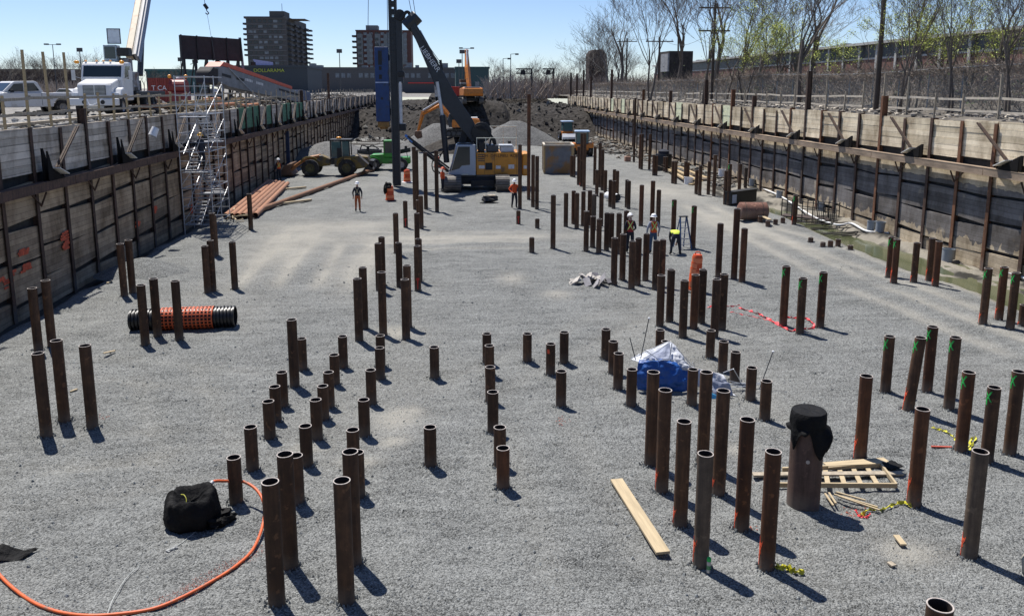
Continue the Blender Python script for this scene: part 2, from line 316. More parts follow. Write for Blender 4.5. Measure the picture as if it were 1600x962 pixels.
SPRAYG = mat('green_spray_paint', (.03,.50,.09), .7, var=.25, scale=12)
SPRAYO = mat('orange_spray_paint', (.80,.10,.035), .7, var=.3, scale=12)
BARK = mat('bare_tree_bark', (.125,.103,.085), .9, var=.35, scale=4)
BARKG = mat('grey_tree_bark', (.16,.145,.125), .9, var=.3, scale=4)
# ------------------------------------------------------------------ pit floor
XL, XR = -14.5, 23.0
def sstep(a, b, t):
    t = max(0., min(1., (t-a)/(b-a))); return t*t*(3-2*t)
def right_edge(y): return 19.25 + .35*math.sin(y*.31) + .2*noise.noise(Vector((y*.5, 3, 0))) - 1.1*sstep(30, 20, y)
def left_edge(y): return -13.35 + .3*noise.noise(Vector((y*.45, 9, 1))) - .6*sstep(50, 75, y)
def rut(x, y, x0, y0, x1, y1, half=.75, wdt=.28):
    dx, dy = x1-x0, y1-y0; L = math.hypot(dx, dy); t = ((x-x0)*dx+(y-y0)*dy)/L
    if t < 0 or t > L: return 0
    d = ((x-x0)*dy-(y-y0)*dx)/L
    g = math.exp(-((abs(d)-half)/wdt)**2) * min(1, t/1.5, (L-t)/1.5)
    return g
RUTS = [(AZ(1085,318), AZ(1330,440)), (AZ(1330,440), AZ(1640,560)), (AZ(1180,350), AZ(1620,500)), (AZ(395,455), AZ(470,360)), (AZ(520,455), AZ(560,375)),
        (AZ(540,366), AZ(860,366)), (AZ(540,385), AZ(860,381)), (AZ(0,700), AZ(360,690)), (AZ(0,770), AZ(420,700)), (AZ(60,560), AZ(420,600)), (AZ(250,560), AZ(330,760)), (AZ(830,640), AZ(960,962)), (AZ(700,620), AZ(1000,480)), (AZ(1130,600), AZ(1400,962))]
def floor_z(x, y, det=True):
    z = .07*noise.noise(Vector((x*.35, y*.35, 0))) + .06*noise.noise(Vector((x*.9, y*.9, 5)))
    if det and y < 60:
        z += .028*noise.noise(Vector((x*2.6, y*2.6, 2))) + (.014*noise.noise(Vector((x*6.5, y*6.5, 9))) if y < 26 else 0)
        for k, (a, b) in enumerate(RUTS):
            q = rut(x, y, a.x, a.y, b.x, b.y)
            if q > .01: z -= (.05 if k < 5 else .04) * q - .016*q*math.sin((x+y*1.3)*15)
    re = right_edge(y); dpt = sstep(60, 45, y)
    tr = sstep(re, re+1.1, x)
    mud = .55*noise.noise(Vector((x*.5, y*.16, 7))) + .20*noise.noise(Vector((x*2, y*1.2, 1))) + .07*noise.noise(Vector((x*6, y*3, 1)))
    z += tr * dpt * (-.52 + mud*.75 + .34*sstep(21.0, 22.4, x))
    z += sstep(re, 23, x)*(1-dpt)*(.25 + .25*noise.noise(Vector((x*.9, y*.9, 4))))
    le = left_edge(y)
    z += sstep(le, le-.7, x) * (-.45)
    return z
def patch(x, y, c, rx, ry): return math.exp(-((x-c.x)/rx)**2 - ((y-c.y)/ry)**2)
DP = [(AZ(620,655), .55, .55), (AZ(615,690), .35, .25), (AZ(480,700), .3, .2), (AZ(440,390), 1.6, 4.5), (AZ(560,420), .9, 3.5), (AZ(530,355), 4, 2.2), (AZ(700,372), 7, 1.1),
      (AZ(800,435), .5, 1), (AZ(1150,700), .4, .3), (AZ(1040,300), 3, 6), (AZ(870,460), .5, .6), (AZ(620,520), .6, .7), (AZ(1140,350), 1.8, 4), (AZ(1420,860), .5, .4), (AZ(560,720), .4, .25), (AZ(640,640), .3, .3)]
xs = np.concatenate([np.arange(-14.62, -9, .22), np.arange(-9, 13, .09), np.arange(13, 23.15, .2)])
ys = [-6.0]
while ys[-1] < 190: ys.append(ys[-1] + (1.2 if ys[-1] < 5 else max(.09, ys[-1]*.0062)))
nx, ny = len(xs), len(ys)
vs = []; dust = []; wet = []; mudA = []
for y in ys:
    for x in xs:
        x = float(x); z = floor_z(x, y); vs.append((x, y, z))
        d = sum(patch(x, y, c, rx, ry) for c, rx, ry in DP)*.9
        if y < 62:
            for k, (a, b) in enumerate(RUTS): d += (.75 if k < 5 else .45 if k < 7 else .12)*rut(x, y, a.x, a.y, b.x, b.y, .75, .34)
        d += .15*sstep(35, 70, y) + .3*max(0, noise.noise(Vector((x*.22, y*.12, 11))))
        dust.append(min(1., d))
        re = right_edge(y); mq = sstep(re-.1, re+.5, x); mudA.append(mq*.9*sstep(75, 50, y)); wv = mq*max(0, min(1, (noise.noise(Vector((x*1.1, y*.5, 3)))+.35*noise.noise(Vector((x*4, y*2.2, 3)))-.02)*4))
        wv = max(wv, sstep(left_edge(y)+.1, left_edge(y)-.5, x)*.85)  # shade at the foot of the left wall painted as a dark strip
        wet.append(max(0., min(1., wv)))
me = bpy.data.meshes.new('pit_floor'); me.from_pydata(vs, [], [(j*nx+i, j*nx+i+1, (j+1)*nx+i+1, (j+1)*nx+i) for j in range(ny-1) for i in range(nx-1)])
for nm, arr in (('dust', dust), ('wet', wet), ('mud', mudA)):
    a = me.attributes.new(nm, 'FLOAT', 'POINT'); a.data.foreach_set('value', arr)
me.polygons.foreach_set('use_smooth', [True]*len(me.polygons)); me.materials.append(GRAVEL)
pf = bpy.data.objects.new('pit_floor', me); COL.objects.link(pf); tag(pf, kind='structure')
# coarse loose stones lying on the crushed stone
rs = random.Random(3); m = MB()
for i in range(26000):
    y = 8 + 26*rs.random()**1.5; x = rs.uniform(-9.5 if y < 20 else -12.5, 11 if y < 20 else 17); s_ = rs.uniform(.007, .017)*(1+1.2*(rs.random() < .05))*(1+y*.014); z = floor_z(x, y)
    a = rs.uniform(0, 6.3); c, s2 = math.cos(a)*s_, math.sin(a)*s_; h = s_*rs.uniform(.6, 1.1)
    m.add([(x+c, y+s2, z), (x-s2*.8, y+c*.8, z+.2*h), (x-c, y-s2, z), (x+s2, y-c, z+.1*h), (x+c*.3, y+s2*.3, z+h), (x-c*.3, y-s2*.4, z+h*.8)],
          [(0,1,4),(1,2,5),(1,5,4),(2,3,5),(3,0,4),(3,4,5)])
gs = m.build('loose_stones', mat('loose_pale_stone', (.175,.187,.187), .9, var=.97, scale=22)); tag(gs, 'loose coarse grey stones strewn over the crushed stone floor', 'gravel', kind='stuff')
# ------------------------------------------------------------------ ground at street level (one sheet with the pit cut out)
def street_z(x, y): return 5.86 + .06*noise.noise(Vector((x*.3, y*.3, 0))) + (.25*max(0, noise.noise(Vector((x*.12, y*.09, 8)))) if abs(y) < 200 and abs(x) < 80 else 0)
gx = [-2500,-900,-300,-150,-90,-70,-55] + [float(v) for v in np.arange(-45, -14.7, .8)] + [-14.66] + [23.16] + [float(v) for v in np.arange(24, 60, 1.0)] + [70,90,150,300,900,2500]
gy = [-600,-100,-30,-6.0] + [float(v) for v in np.arange(-4, 120, .9)] + [float(v) for v in np.arange(121, 188, 3)] + [188.] + [200,220,260,320,420,600,900,1500,3500]
m = MB(); L_ = len(gx)
m.v = [(x, y, street_z(x, y) - (.5 if (y > 187 and -14.7 < x < 23.2) else 0)) for y in gy for x in gx]
for j in range(len(gy)-1):
    for i in range(L_-1):
        if gx[i] > -14.7 and gx[i+1] < 23.2 and gy[j] >= -6.01 and gy[j+1] <= 188.01: continue
        m.f.append((j*L_+i, j*L_+i+1, (j+1)*L_+i+1, (j+1)*L_+i)); m.m.append(0)
m.add([(-14.66,-6,5.9),(23.16,-6,5.9),(23.16,-6,-.6),(-14.66,-6,-.6)], [(0,1,2,3)])
tag(m.build('ground', STREET, smooth=True), kind='structure')
# dark soil strip behind the right wall, and dark stockpile ground on the left
m = MB(); rx = [float(v) for v in np.arange(23.2, 60, .7)]; ry = [float(v) for v in np.arange(16, 190, 1.1)]
def soil_z(x, y): return 6.02 + .22*noise.noise(Vector((x*.7, y*.5, 2))) + .10*noise.noise(Vector((x*2.2, y*2.2, 2))) + 1.6*sstep(26, 34, x)
m.v = [(x, y, soil_z(x, y) if x > 23.3 else 5.95) for y in ry for x in rx]
m.f = [(j*len(rx)+i, j*len(rx)+i+1, (j+1)*len(rx)+i+1, (j+1)*len(rx)+i) for j in range(len(ry)-1) for i in range(len(rx)-1)]; m.m = [0]*len(m.f)
tag(m.build('soil_bank', mat('brown_grey_soil', (.11,.097,.08), .95, var=.6, scale=2.2, bump=.2), smooth=True), kind='structure')
# ------------------------------------------------------------------ far end of the pit: spoil bank
def bank_z(x, y):
    r = 0
    for o, (f, a) in enumerate(((.09, 2.2), (.28, 1.2), (.8, .75), (2.1, .42))):
        n_ = noise.noise(Vector((x*f, y*f*.8, 20+o))); r += a*(1-abs(n_)*2.2)*.5
    front = 118 + 2.5*math.sin(x*.35) - 5*sstep(8, 16, x)*0 + 9*sstep(0, -9, x)
    top = 4.6 - .5*sstep(2, -6, x)
    z = sstep(front-2, front+10, y)*(top-.9) + r*.45*sstep(front-6, front+4, y) - .6*sstep(front, front-8, y)
    # broad flat-topped mound in the middle
    z = max(z, (5.0 + .25*r)*sstep(11.5, 9.0, x)*sstep(-4.5, -2.5, x)*sstep(117, 124, y))
    # spoil running down along the left
    return z + .9*sstep(168, 187, y)
m = MB(); bx = [float(v) for v in np.arange(-14.5, 23.2, .3)]; by = [float(v) for v in np.arange(104, 170, .32)] + [float(v) for v in np.arange(170, 190, 1.)]
m.v = [(x, y, bank_z(x, y)) for y in by for x in bx]; nb = len(bx)
m.f = [(j*nb+i, j*nb+i+1, (j+1)*nb+i+1, (j+1)*nb+i) for j in range(len(by)-1) for i in range(nb-1)]; m.m = [0]*len(m.f)
tag(m.build('dirt_bank', SOIL), kind='structure')
# broken slabs and clods on the bank
rs = random.Random(12); m = MB(); m2 = MB()
for i in range(1300):
    x = rs.uniform(-14, 22.5); y = rs.uniform(112, 165); z = bank_z(x, y); s_ = rs.uniform(.07, .22)*(1+rs.random()**6*2)
    t = m2 if rs.random() < .16 and (x > 11 or x < -2) else m
    t.blob((x, y, z+s_*.1), s_*rs.uniform(.6,1), s_*rs.uniform(.5,1.0), s_*rs.uniform(.6,1.2), .7, 6, 4, i)
tag(m.build('soil_clods', SOIL), 'dark soil clods strewn over the spoil bank', 'soil', kind='stuff')
tag(m2.build('broken_concrete', mat('pale_rubble', (.15,.145,.13), .9, var=.5)), 'grey broken concrete rubble on the dark spoil bank', 'rubble', kind='stuff')
# ------------------------------------------------------------------ trench water on the right
w_m = bpy.data.materials.new('murky_green_water'); w_m.use_nodes = True; b = w_m.node_tree.nodes['Principled BSDF']
b.inputs['Base Color'].default_value = (.085,.095,.05,1); b.inputs['Roughness'].default_value = .12; b.inputs['Specular IOR Level'].default_value = .35
m = MB(); m.add([(18.0,15,-.33),(22.9,15,-.33),(22.9,52,-.33),(18.0,52,-.33)], [(0,1,2,3)])
tag(m.build('water', w_m), kind='structure')
# ------------------------------------------------------------------ shoring walls
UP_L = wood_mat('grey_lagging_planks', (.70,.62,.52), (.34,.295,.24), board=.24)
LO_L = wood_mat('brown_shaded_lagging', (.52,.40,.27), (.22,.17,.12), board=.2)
UP_R = wood_mat('pale_lagging_planks', (.88,.76,.56), (.50,.42,.29), board=.26)
LO_R = wood_mat('tar_stained_lagging', (.62,.52,.37), (.32,.26,.19), board=.22, dark_band=((.21,.195,.185), .8, 3.25))
GRNP = mat('faded_green_plywood', (.09,.20,.12), .85, var=.25)
GRNW = mat('pale_green_washed_board', (.66,.68,.46), .85, var=.25)
SP = 2.25
BEAMT = rust_pile_mat('tarred_rusty_beam', (.022,.016,.014), (.06,.04,.03), (.13,.075,.048))
def wall(side, y0, y1, tall, name, label):
    X = XL if side < 0 else XR; s = 1 if side < 0 else -1      # s: towards the pit
    root = empty(name, (0,0,0), 0, label, 'retaining wall')
    rs = random.Random(5 if side < 0 else 6)
    ks = int((y1-y0)/SP)
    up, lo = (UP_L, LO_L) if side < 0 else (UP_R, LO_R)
    for k in range(ks+1):
        y = y0 + k*SP
        # soldier beam: H section, flange towards the pit
        zt = 6.0 + rs.uniform(-.12, .14)
        for ty, tz in tall:
            if abs(ty - y) < SP/2: zt = tz
        d = .16; fw = .20
        mb = MB(); xa = X + s*.07; lean = 0
        mb.box(min(xa, xa+s*.02), max(xa, xa+s*.02), y-fw/2, y+fw/2, -.8, zt)
        mb.box(min(xa-s*.28, xa-s*.26), max(xa-s*.28, xa-s*.26), y-fw/2, y+fw/2, -.8, zt)
        mb.box(min(xa-s*.26, xa), max(xa-s*.26, xa), y-.01, y+.01, -.8, zt)
        mb.build('soldier_beam', (rs.choice((BEAMB,BEAMR,BEAMR,BEAMT)) if side > 0 else BEAMR), root)
        if k == ks: break
        if y > (75 if side < 0 else 200) and False: pass
        a, b_ = y+fw*.52, y+SP-fw*.52
        # upper lagging
        mb = MB(); zz = 6.0 + rs.uniform(-.06, .06); zb = 4.35 + rs.uniform(-.1, .2)
        xo = rs.uniform(-.02, .03)
        n_b = 6; hh = (zz-zb)/n_b
        for q in range(n_b):
            o_ = rs.uniform(-.012, .012); x0_, x1_ = sorted((X+s*(xo+o_), X+s*(xo+o_)-s*.09))
            mb.box(x0_, x1_, a-.08, b_+.08, zb+q*hh+.004, zb+(q+1)*hh-.004)
        mt = up
        if side < 0 and 58 < y < 90 and rs.random() < .22: mt = GRNP
        if side > 0 and 48 < y < 110 and rs.random() < .25: mt = GRNW
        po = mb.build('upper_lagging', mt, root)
        # lower lagging: courses of planks with ragged gaps showing dark soil
        mb = MB(); z = 4.05
        while z > -.7:
            h = rs.uniform(.95, 1.25); x0_, x1_ = sorted((X+s*rs.uniform(-.03,.03), X-s*.11))
            sl_ = rs.uniform(-.11, .11)
            z0_ = max(-.8, z-h)
            mb.add([(x0_,a-.08,z0_),(x1_,a-.08,z0_),(x1_,b_+.08,z0_+sl_),(x0_,b_+.08,z0_+sl_),(x0_,a-.08,z),(x1_,a-.08,z),(x1_,b_+.08,z+sl_),(x0_,b_+.08,z+sl_)],
                   [(3,2,1,0),(4,5,6,7),(0,1,5,4),(1,2,6,5),(2,3,7,6),(3,0,4,7)])
            z = z0_ - rs.uniform(.07, .20)
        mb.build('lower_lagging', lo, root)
    # dark earth behind the gaps
    mb = MB(); x0_, x1_ = sorted((X-s*.14, X-s*.16)); mb.box(x0_, x1_, y0, y1, -.9, 5.8)
    mb.build('earth_backing', mat('damp_black_earth', (.03,.028,.025), .95, var=.5), root)
    # waler: continuous beam with knee brackets
    mb = MB(); xa = X + s*.17
    yy = y0
    while yy < y1:
        ye = min(y1, yy+9.0)
        mb.box(*sorted((xa, xa+s*.30)), yy+.02, ye-.02, 4.10, 4.13); mb.box(*sorted((xa, xa+s*.30)), yy+.02, ye-.02, 3.80, 3.83)
        mb.box(*sorted((xa+s*.27, xa+s*.29)), yy+.02, ye-.02, 3.83, 4.10); yy = ye
    mb.build('waler', BEAMR if side < 0 else mat('pale_rusted_waler', (.27,.20,.14), .8, var=.45, scale=2, stretch=(1,.3,1)), root)
    for k in range(1, ks, 2):
        y = y0 + k*SP; mb = MB(); mb.bar((xa+s*.01, y, 3.25), (xa+s*.25, y-.02, 3.77), .05, .05); mb.bar((xa+s*.02, y-.6, 3.76), (xa+s*.02, y, 3.3), .05, .05)
        mb.build('knee_bracket', BEAMR, root)
    for k in range(1, ks, 3):
        y = y0 + k*SP + .2
        mb = MB(); tp = 5.3 if side < 0 else 4.78; mb.prism([(y, 4.14), (y+1.5, 4.14), (y+1.25, 4.25), (y+.40, 4.65), (y+.10, tp), (y, tp)], 'x', xa+s*.08, xa+s*.13)
        mb.prism([(y, 4.14), (y+1.3, 4.14), (y+1.1, 4.2), (y+.35, 4.55), (y+.08, tp-.1), (y, tp-.1)], 'x', xa+s*.26, xa+s*.29)
        mb.build('gusset', mat('tarred_gusset', (.010,.009,.009), .9, var=.3, spec=.15), root)
        mb = MB(); mb.bar((xa+s*.24, y+.55, 4.56), (xa+s*.24, y+1.25, 4.28), .42, .03)
        mb.build('anchor_seat', mat('bright_worn_steel', (.75,.72,.66), .5, 0, var=.25, scale=6), root)  # sun glare on the seat plate painted in as near white
        mb = MB(); mb.bar((xa+s*.22, y+.75, 4.55), (xa+s*.18, y+2.75, 5.92), .07, .08); mb.bar((xa+s*.32, y+.75, 4.58), (xa+s*.28, y+2.75, 5.96), .04, .07)
        mb.build('anchor_channel', BEAMT, root)
    return root
tl = []
WR = [(AX(px, 170, XR).y, z) for px, z in ()]
for px, pt in ((1268,111),(1383,150),(1101,125),(1139,140),(1183,150),(957,109),(925,120),(911,110),(902,115),(891,114),(1050,142),(1006,140)):
    # vertical beam on the right wall: find its y from the foot line z=6
    yy = 60.0
    for _ in range(30):
        q = AX(px, pt, XR); yy = q.y
    tl.append((q.y, q.z))
wall(1, 14, 151, tl, 'shoring_wall', 'right timber shoring wall with dark banded lower planks and pale lagging above the rusty waler')
wl = wall(-1, 14, 183, [(33.9, 6.6), (AX(515,124,XL).y, 9.3), (86, 7.2)], 'shoring_wall', 'left timber shoring wall in shade with orange spray marks on its grey planks')
# spray marks on the left wall
def spray(parent, cx, cy, w_, h_, X, mt, n=14, sd=0):
    r_ = random.Random(sd); mb = MB(); c = AX(cx, cy, X)
    for i in range(n):
        y = c.y + r_.uniform(-w_, w_); z = c.z + r_.uniform(-h_, h_); l = r_.uniform(.15, .4); a = r_.uniform(-.5, .5)
        mb.box(X, X+.006+i*.0005, y-l/2, y+l/2, z-.03-abs(a)*.05, z+.03+abs(a)*.04)
    return mb.build('spray_mark', mt, parent)
FADEO = mat('faded_orange_spray', (.55,.10,.045), .85, var=.45, scale=5)
for i, (a, b_, w_, h_) in enumerate(((10,440,.6,.25),(38,393,.25,.08),(40,418,.25,.1),(101,368,.35,.15),(103,382,.15,.18),(215,350,.2,.12),(243,328,.12,.2),(300,326,.3,.25))):
    spray(wl, a, b_, w_, h_, XL+.045, FADEO, 12, i)
# ------------------------------------------------------------------ guard rails along both edges
def guard(name, label, X, y0, y1, step, zr, postx, ztop, tallp, rail_m, post_m, zg=5.9, sag=.05, sd=1, broken=()):
    root = empty(name, (X, y0, zg), 0, label, 'guard rail'); r_ = random.Random(sd)
    n = int((y1-y0)/step); P = []
    for k in range(n+1):
        y = k*step + r_.uniform(-.15, .15); zt = ztop + r_.uniform(-.12, .12)
        for ty, tz in tallp:
            if abs(y0+y-ty) < step/2: zt = tz
        lx = r_.uniform(-.07, .07); ly = r_.uniform(-.08, .08)
        mb = MB(); mb.bar((0, y, -.25), (lx, y+ly, zt-zg), .09, .05, up=(0,1,0)); mb.build('post', post_m, root); P.append(y)
    for z in zr:
        for k in range(n):
            if k in broken: continue
            mb = MB(); a = z-zg + r_.uniform(-sag, sag); b2 = z-zg + r_.uniform(-sag, sag)
            mb.bar((.05, P[k]-.1, a), (.052, P[k+1]+.1+.001*k, b2), .035, .10); mb.build('rail', rail_m, root)
    return root
PALE = mat('sunbleached_rail_wood', (.52,.46,.37), .8, var=.2)
guard('guard_rail', 'pale timber guard rail along the top of the right shoring wall', 24.0, 22, 150, 2.3, (6.38, 6.92), 0, 7.25,
      [(AX(px, 170, 24).y, z) for px, z in ((1571,8.0),(1421,8.0),(1380,8.2),(1352,7.8),(1303,8.0),(1233,7.7))], PALE, LUMBER_O, sd=4, broken=(9, 25))
guard('guard_rail', 'brown timber guard rail along the top of the left shoring wall', -14.95, 20, 62, 1.55, (6.5, 7.02), 0, 7.12,
      [(AX(40,200,-14.95).y, 7.15), (AX(62,198,-14.95).y, 8.75), (AX(87,196,-14.95).y, 8.75), (AX(117,192,-14.95).y, 8.8)], LUMBER_O, LUMBER, sd=8)
guard('guard_rail', 'timber guard rail beside the stacked pipes on the left bank', -15.0, 64, 180, 2.3, (6.6,), 0, 7.2, [], LUMBER_O, LUMBER_O, sd=9, broken=(11,12,13))
# ------------------------------------------------------------------ steel pipe piles
VY = PY + FL / math.tan(PITCH)
MARK = {'g': SPRAYG, 'o': SPRAYO}
def ring(z, r, n=24): return [(r*math.cos(2*math.pi*k/n), r*math.sin(2*math.pi*k/n), z) for k in range(n)]
def pile_at(x, y, h, lean=(0,0), rad=.1225, style='b', marks='', label='', group='', name='steel_pile'):
    n = 24 if y < 30 else 14
    root = empty(name, (x, y, 0), 0, label, 'pile', group)
    mb = MB(); z0 = -.35; vs = []; t = .012
    lx, ly = lean
    prof = [(rad, z0), (rad, h), (rad-t, h), (rad-t, h-.9 if h > 1.3 else .25)]
    for r, z in prof:
        q = (z-z0)/(h-z0)
        for k in range(n):
            a = 2*math.pi*k/n + .1; vs.append((r*math.cos(a)+lx*q, r*math.sin(a)+ly*q, z))
    fs = [(i*n+k, i*n+(k+1) % n, (i+1)*n+(k+1) % n, (i+1)*n+k) for i in range(3) for k in range(n)] + [tuple(range(3*n, 4*n))]
    mb.v = vs; mb.f = fs; mb.m = [0]*n + [0]*n + [1]*n + [1]
    mt = {'b': PILE, 'o': PILE_O, 'g': PILE_G}[style]
    mb.build('pipe_shaft', [mt, INK], root, smooth=True)
    mb = MB()   # worn bright cut edge
    mb.v = [((r*math.cos(2*math.pi*k/n+.1))+lx, (r*math.sin(2*math.pi*k/n+.1))+ly, z) for r, z in ((rad+.001, h-.006), (rad+.001, h+.002), (rad-t-.001, h+.002), (rad-t-.001, h-.006)) for k in range(n)]
    mb.f = [(i*n+k, i*n+(k+1) % n, (i+1)*n+(k+1) % n, (i+1)*n+k) for i in range(3) for k in range(n)]; mb.m = [0]*len(mb.f)
    mb.build('cut_rim', RIM, root)
    rs_ = random.Random(int(x*100)+int(y*10))
    def patchm(mt, za, zb, ang, wid, tilt=0, nm='paint_mark'):
        mb = MB(); c = 5; vs = []
        for j in range(4):
            z = za + (zb-za)*j/3; q = (z-z0)/(h-z0)
            for i in range(c+1):
                a = ang + (i/c-.5)*wid*(.7+.5*rs_.random()) + tilt*(j/3-.5); vs.append((lx*q+(rad+.0035)*math.cos(a), ly*q+(rad+.0035)*math.sin(a), z+rs_.uniform(-.012,.012)))
        mb.v = vs; mb.f = [(j*(c+1)+i, j*(c+1)+i+1, (j+1)*(c+1)+i+1, (j+1)*(c+1)+i) for j in range(3) for i in range(c)]; mb.m = [0]*len(mb.f)
        mb.build(nm, mt, root)
    face = math.atan2(-y, -x)
    if 'g' in marks:
        patchm(SPRAYG, h-.30, h-.06, face-.75, .28, .9); patchm(SPRAYG, h-.28, h-.10, face-.75, .28, -.9)
        patchm(SPRAYG, h-.36, h-.2, face-1.0, .22)
    if 'o' in marks:
        q0 = rs_.uniform(.25,.5) if h > 1 else .12; patchm(SPRAYO, .02, q0, face-1.35, .34, .1); patchm(SPRAYO, q0*.55, q0*1.25, face-1.15, .16, -.25); patchm(SPRAYO, q0*.9, q0*1.02, face-.95, .5, .0)
        if h > 1: patchm(SPRAYO, q0*.75, q0*1.15, face-.8, .10, .35)
    if 'r' in marks: patchm(mat('red_spray', (.55,.03,.02), .7), .08, .5, face, .35); patchm(MATS['red_spray'], .42, .5, face, 1.1)
    if 't' in marks: patchm(SPRAYO, h-.24, h-.12, face-.5, .5)
    return root
def solve(xt, yt, yb):
    xb = 800 + (xt-800)*(VY-yb)/(VY-yt)
    g = AZ(xb, yb); d = Vector((g.x, g.y, 0)).normalized()*.12     # photo shows the near edge of the foot
    p = g + d
    top = AY(xt, yt, p.y)
    return p.x, p.y, top.z
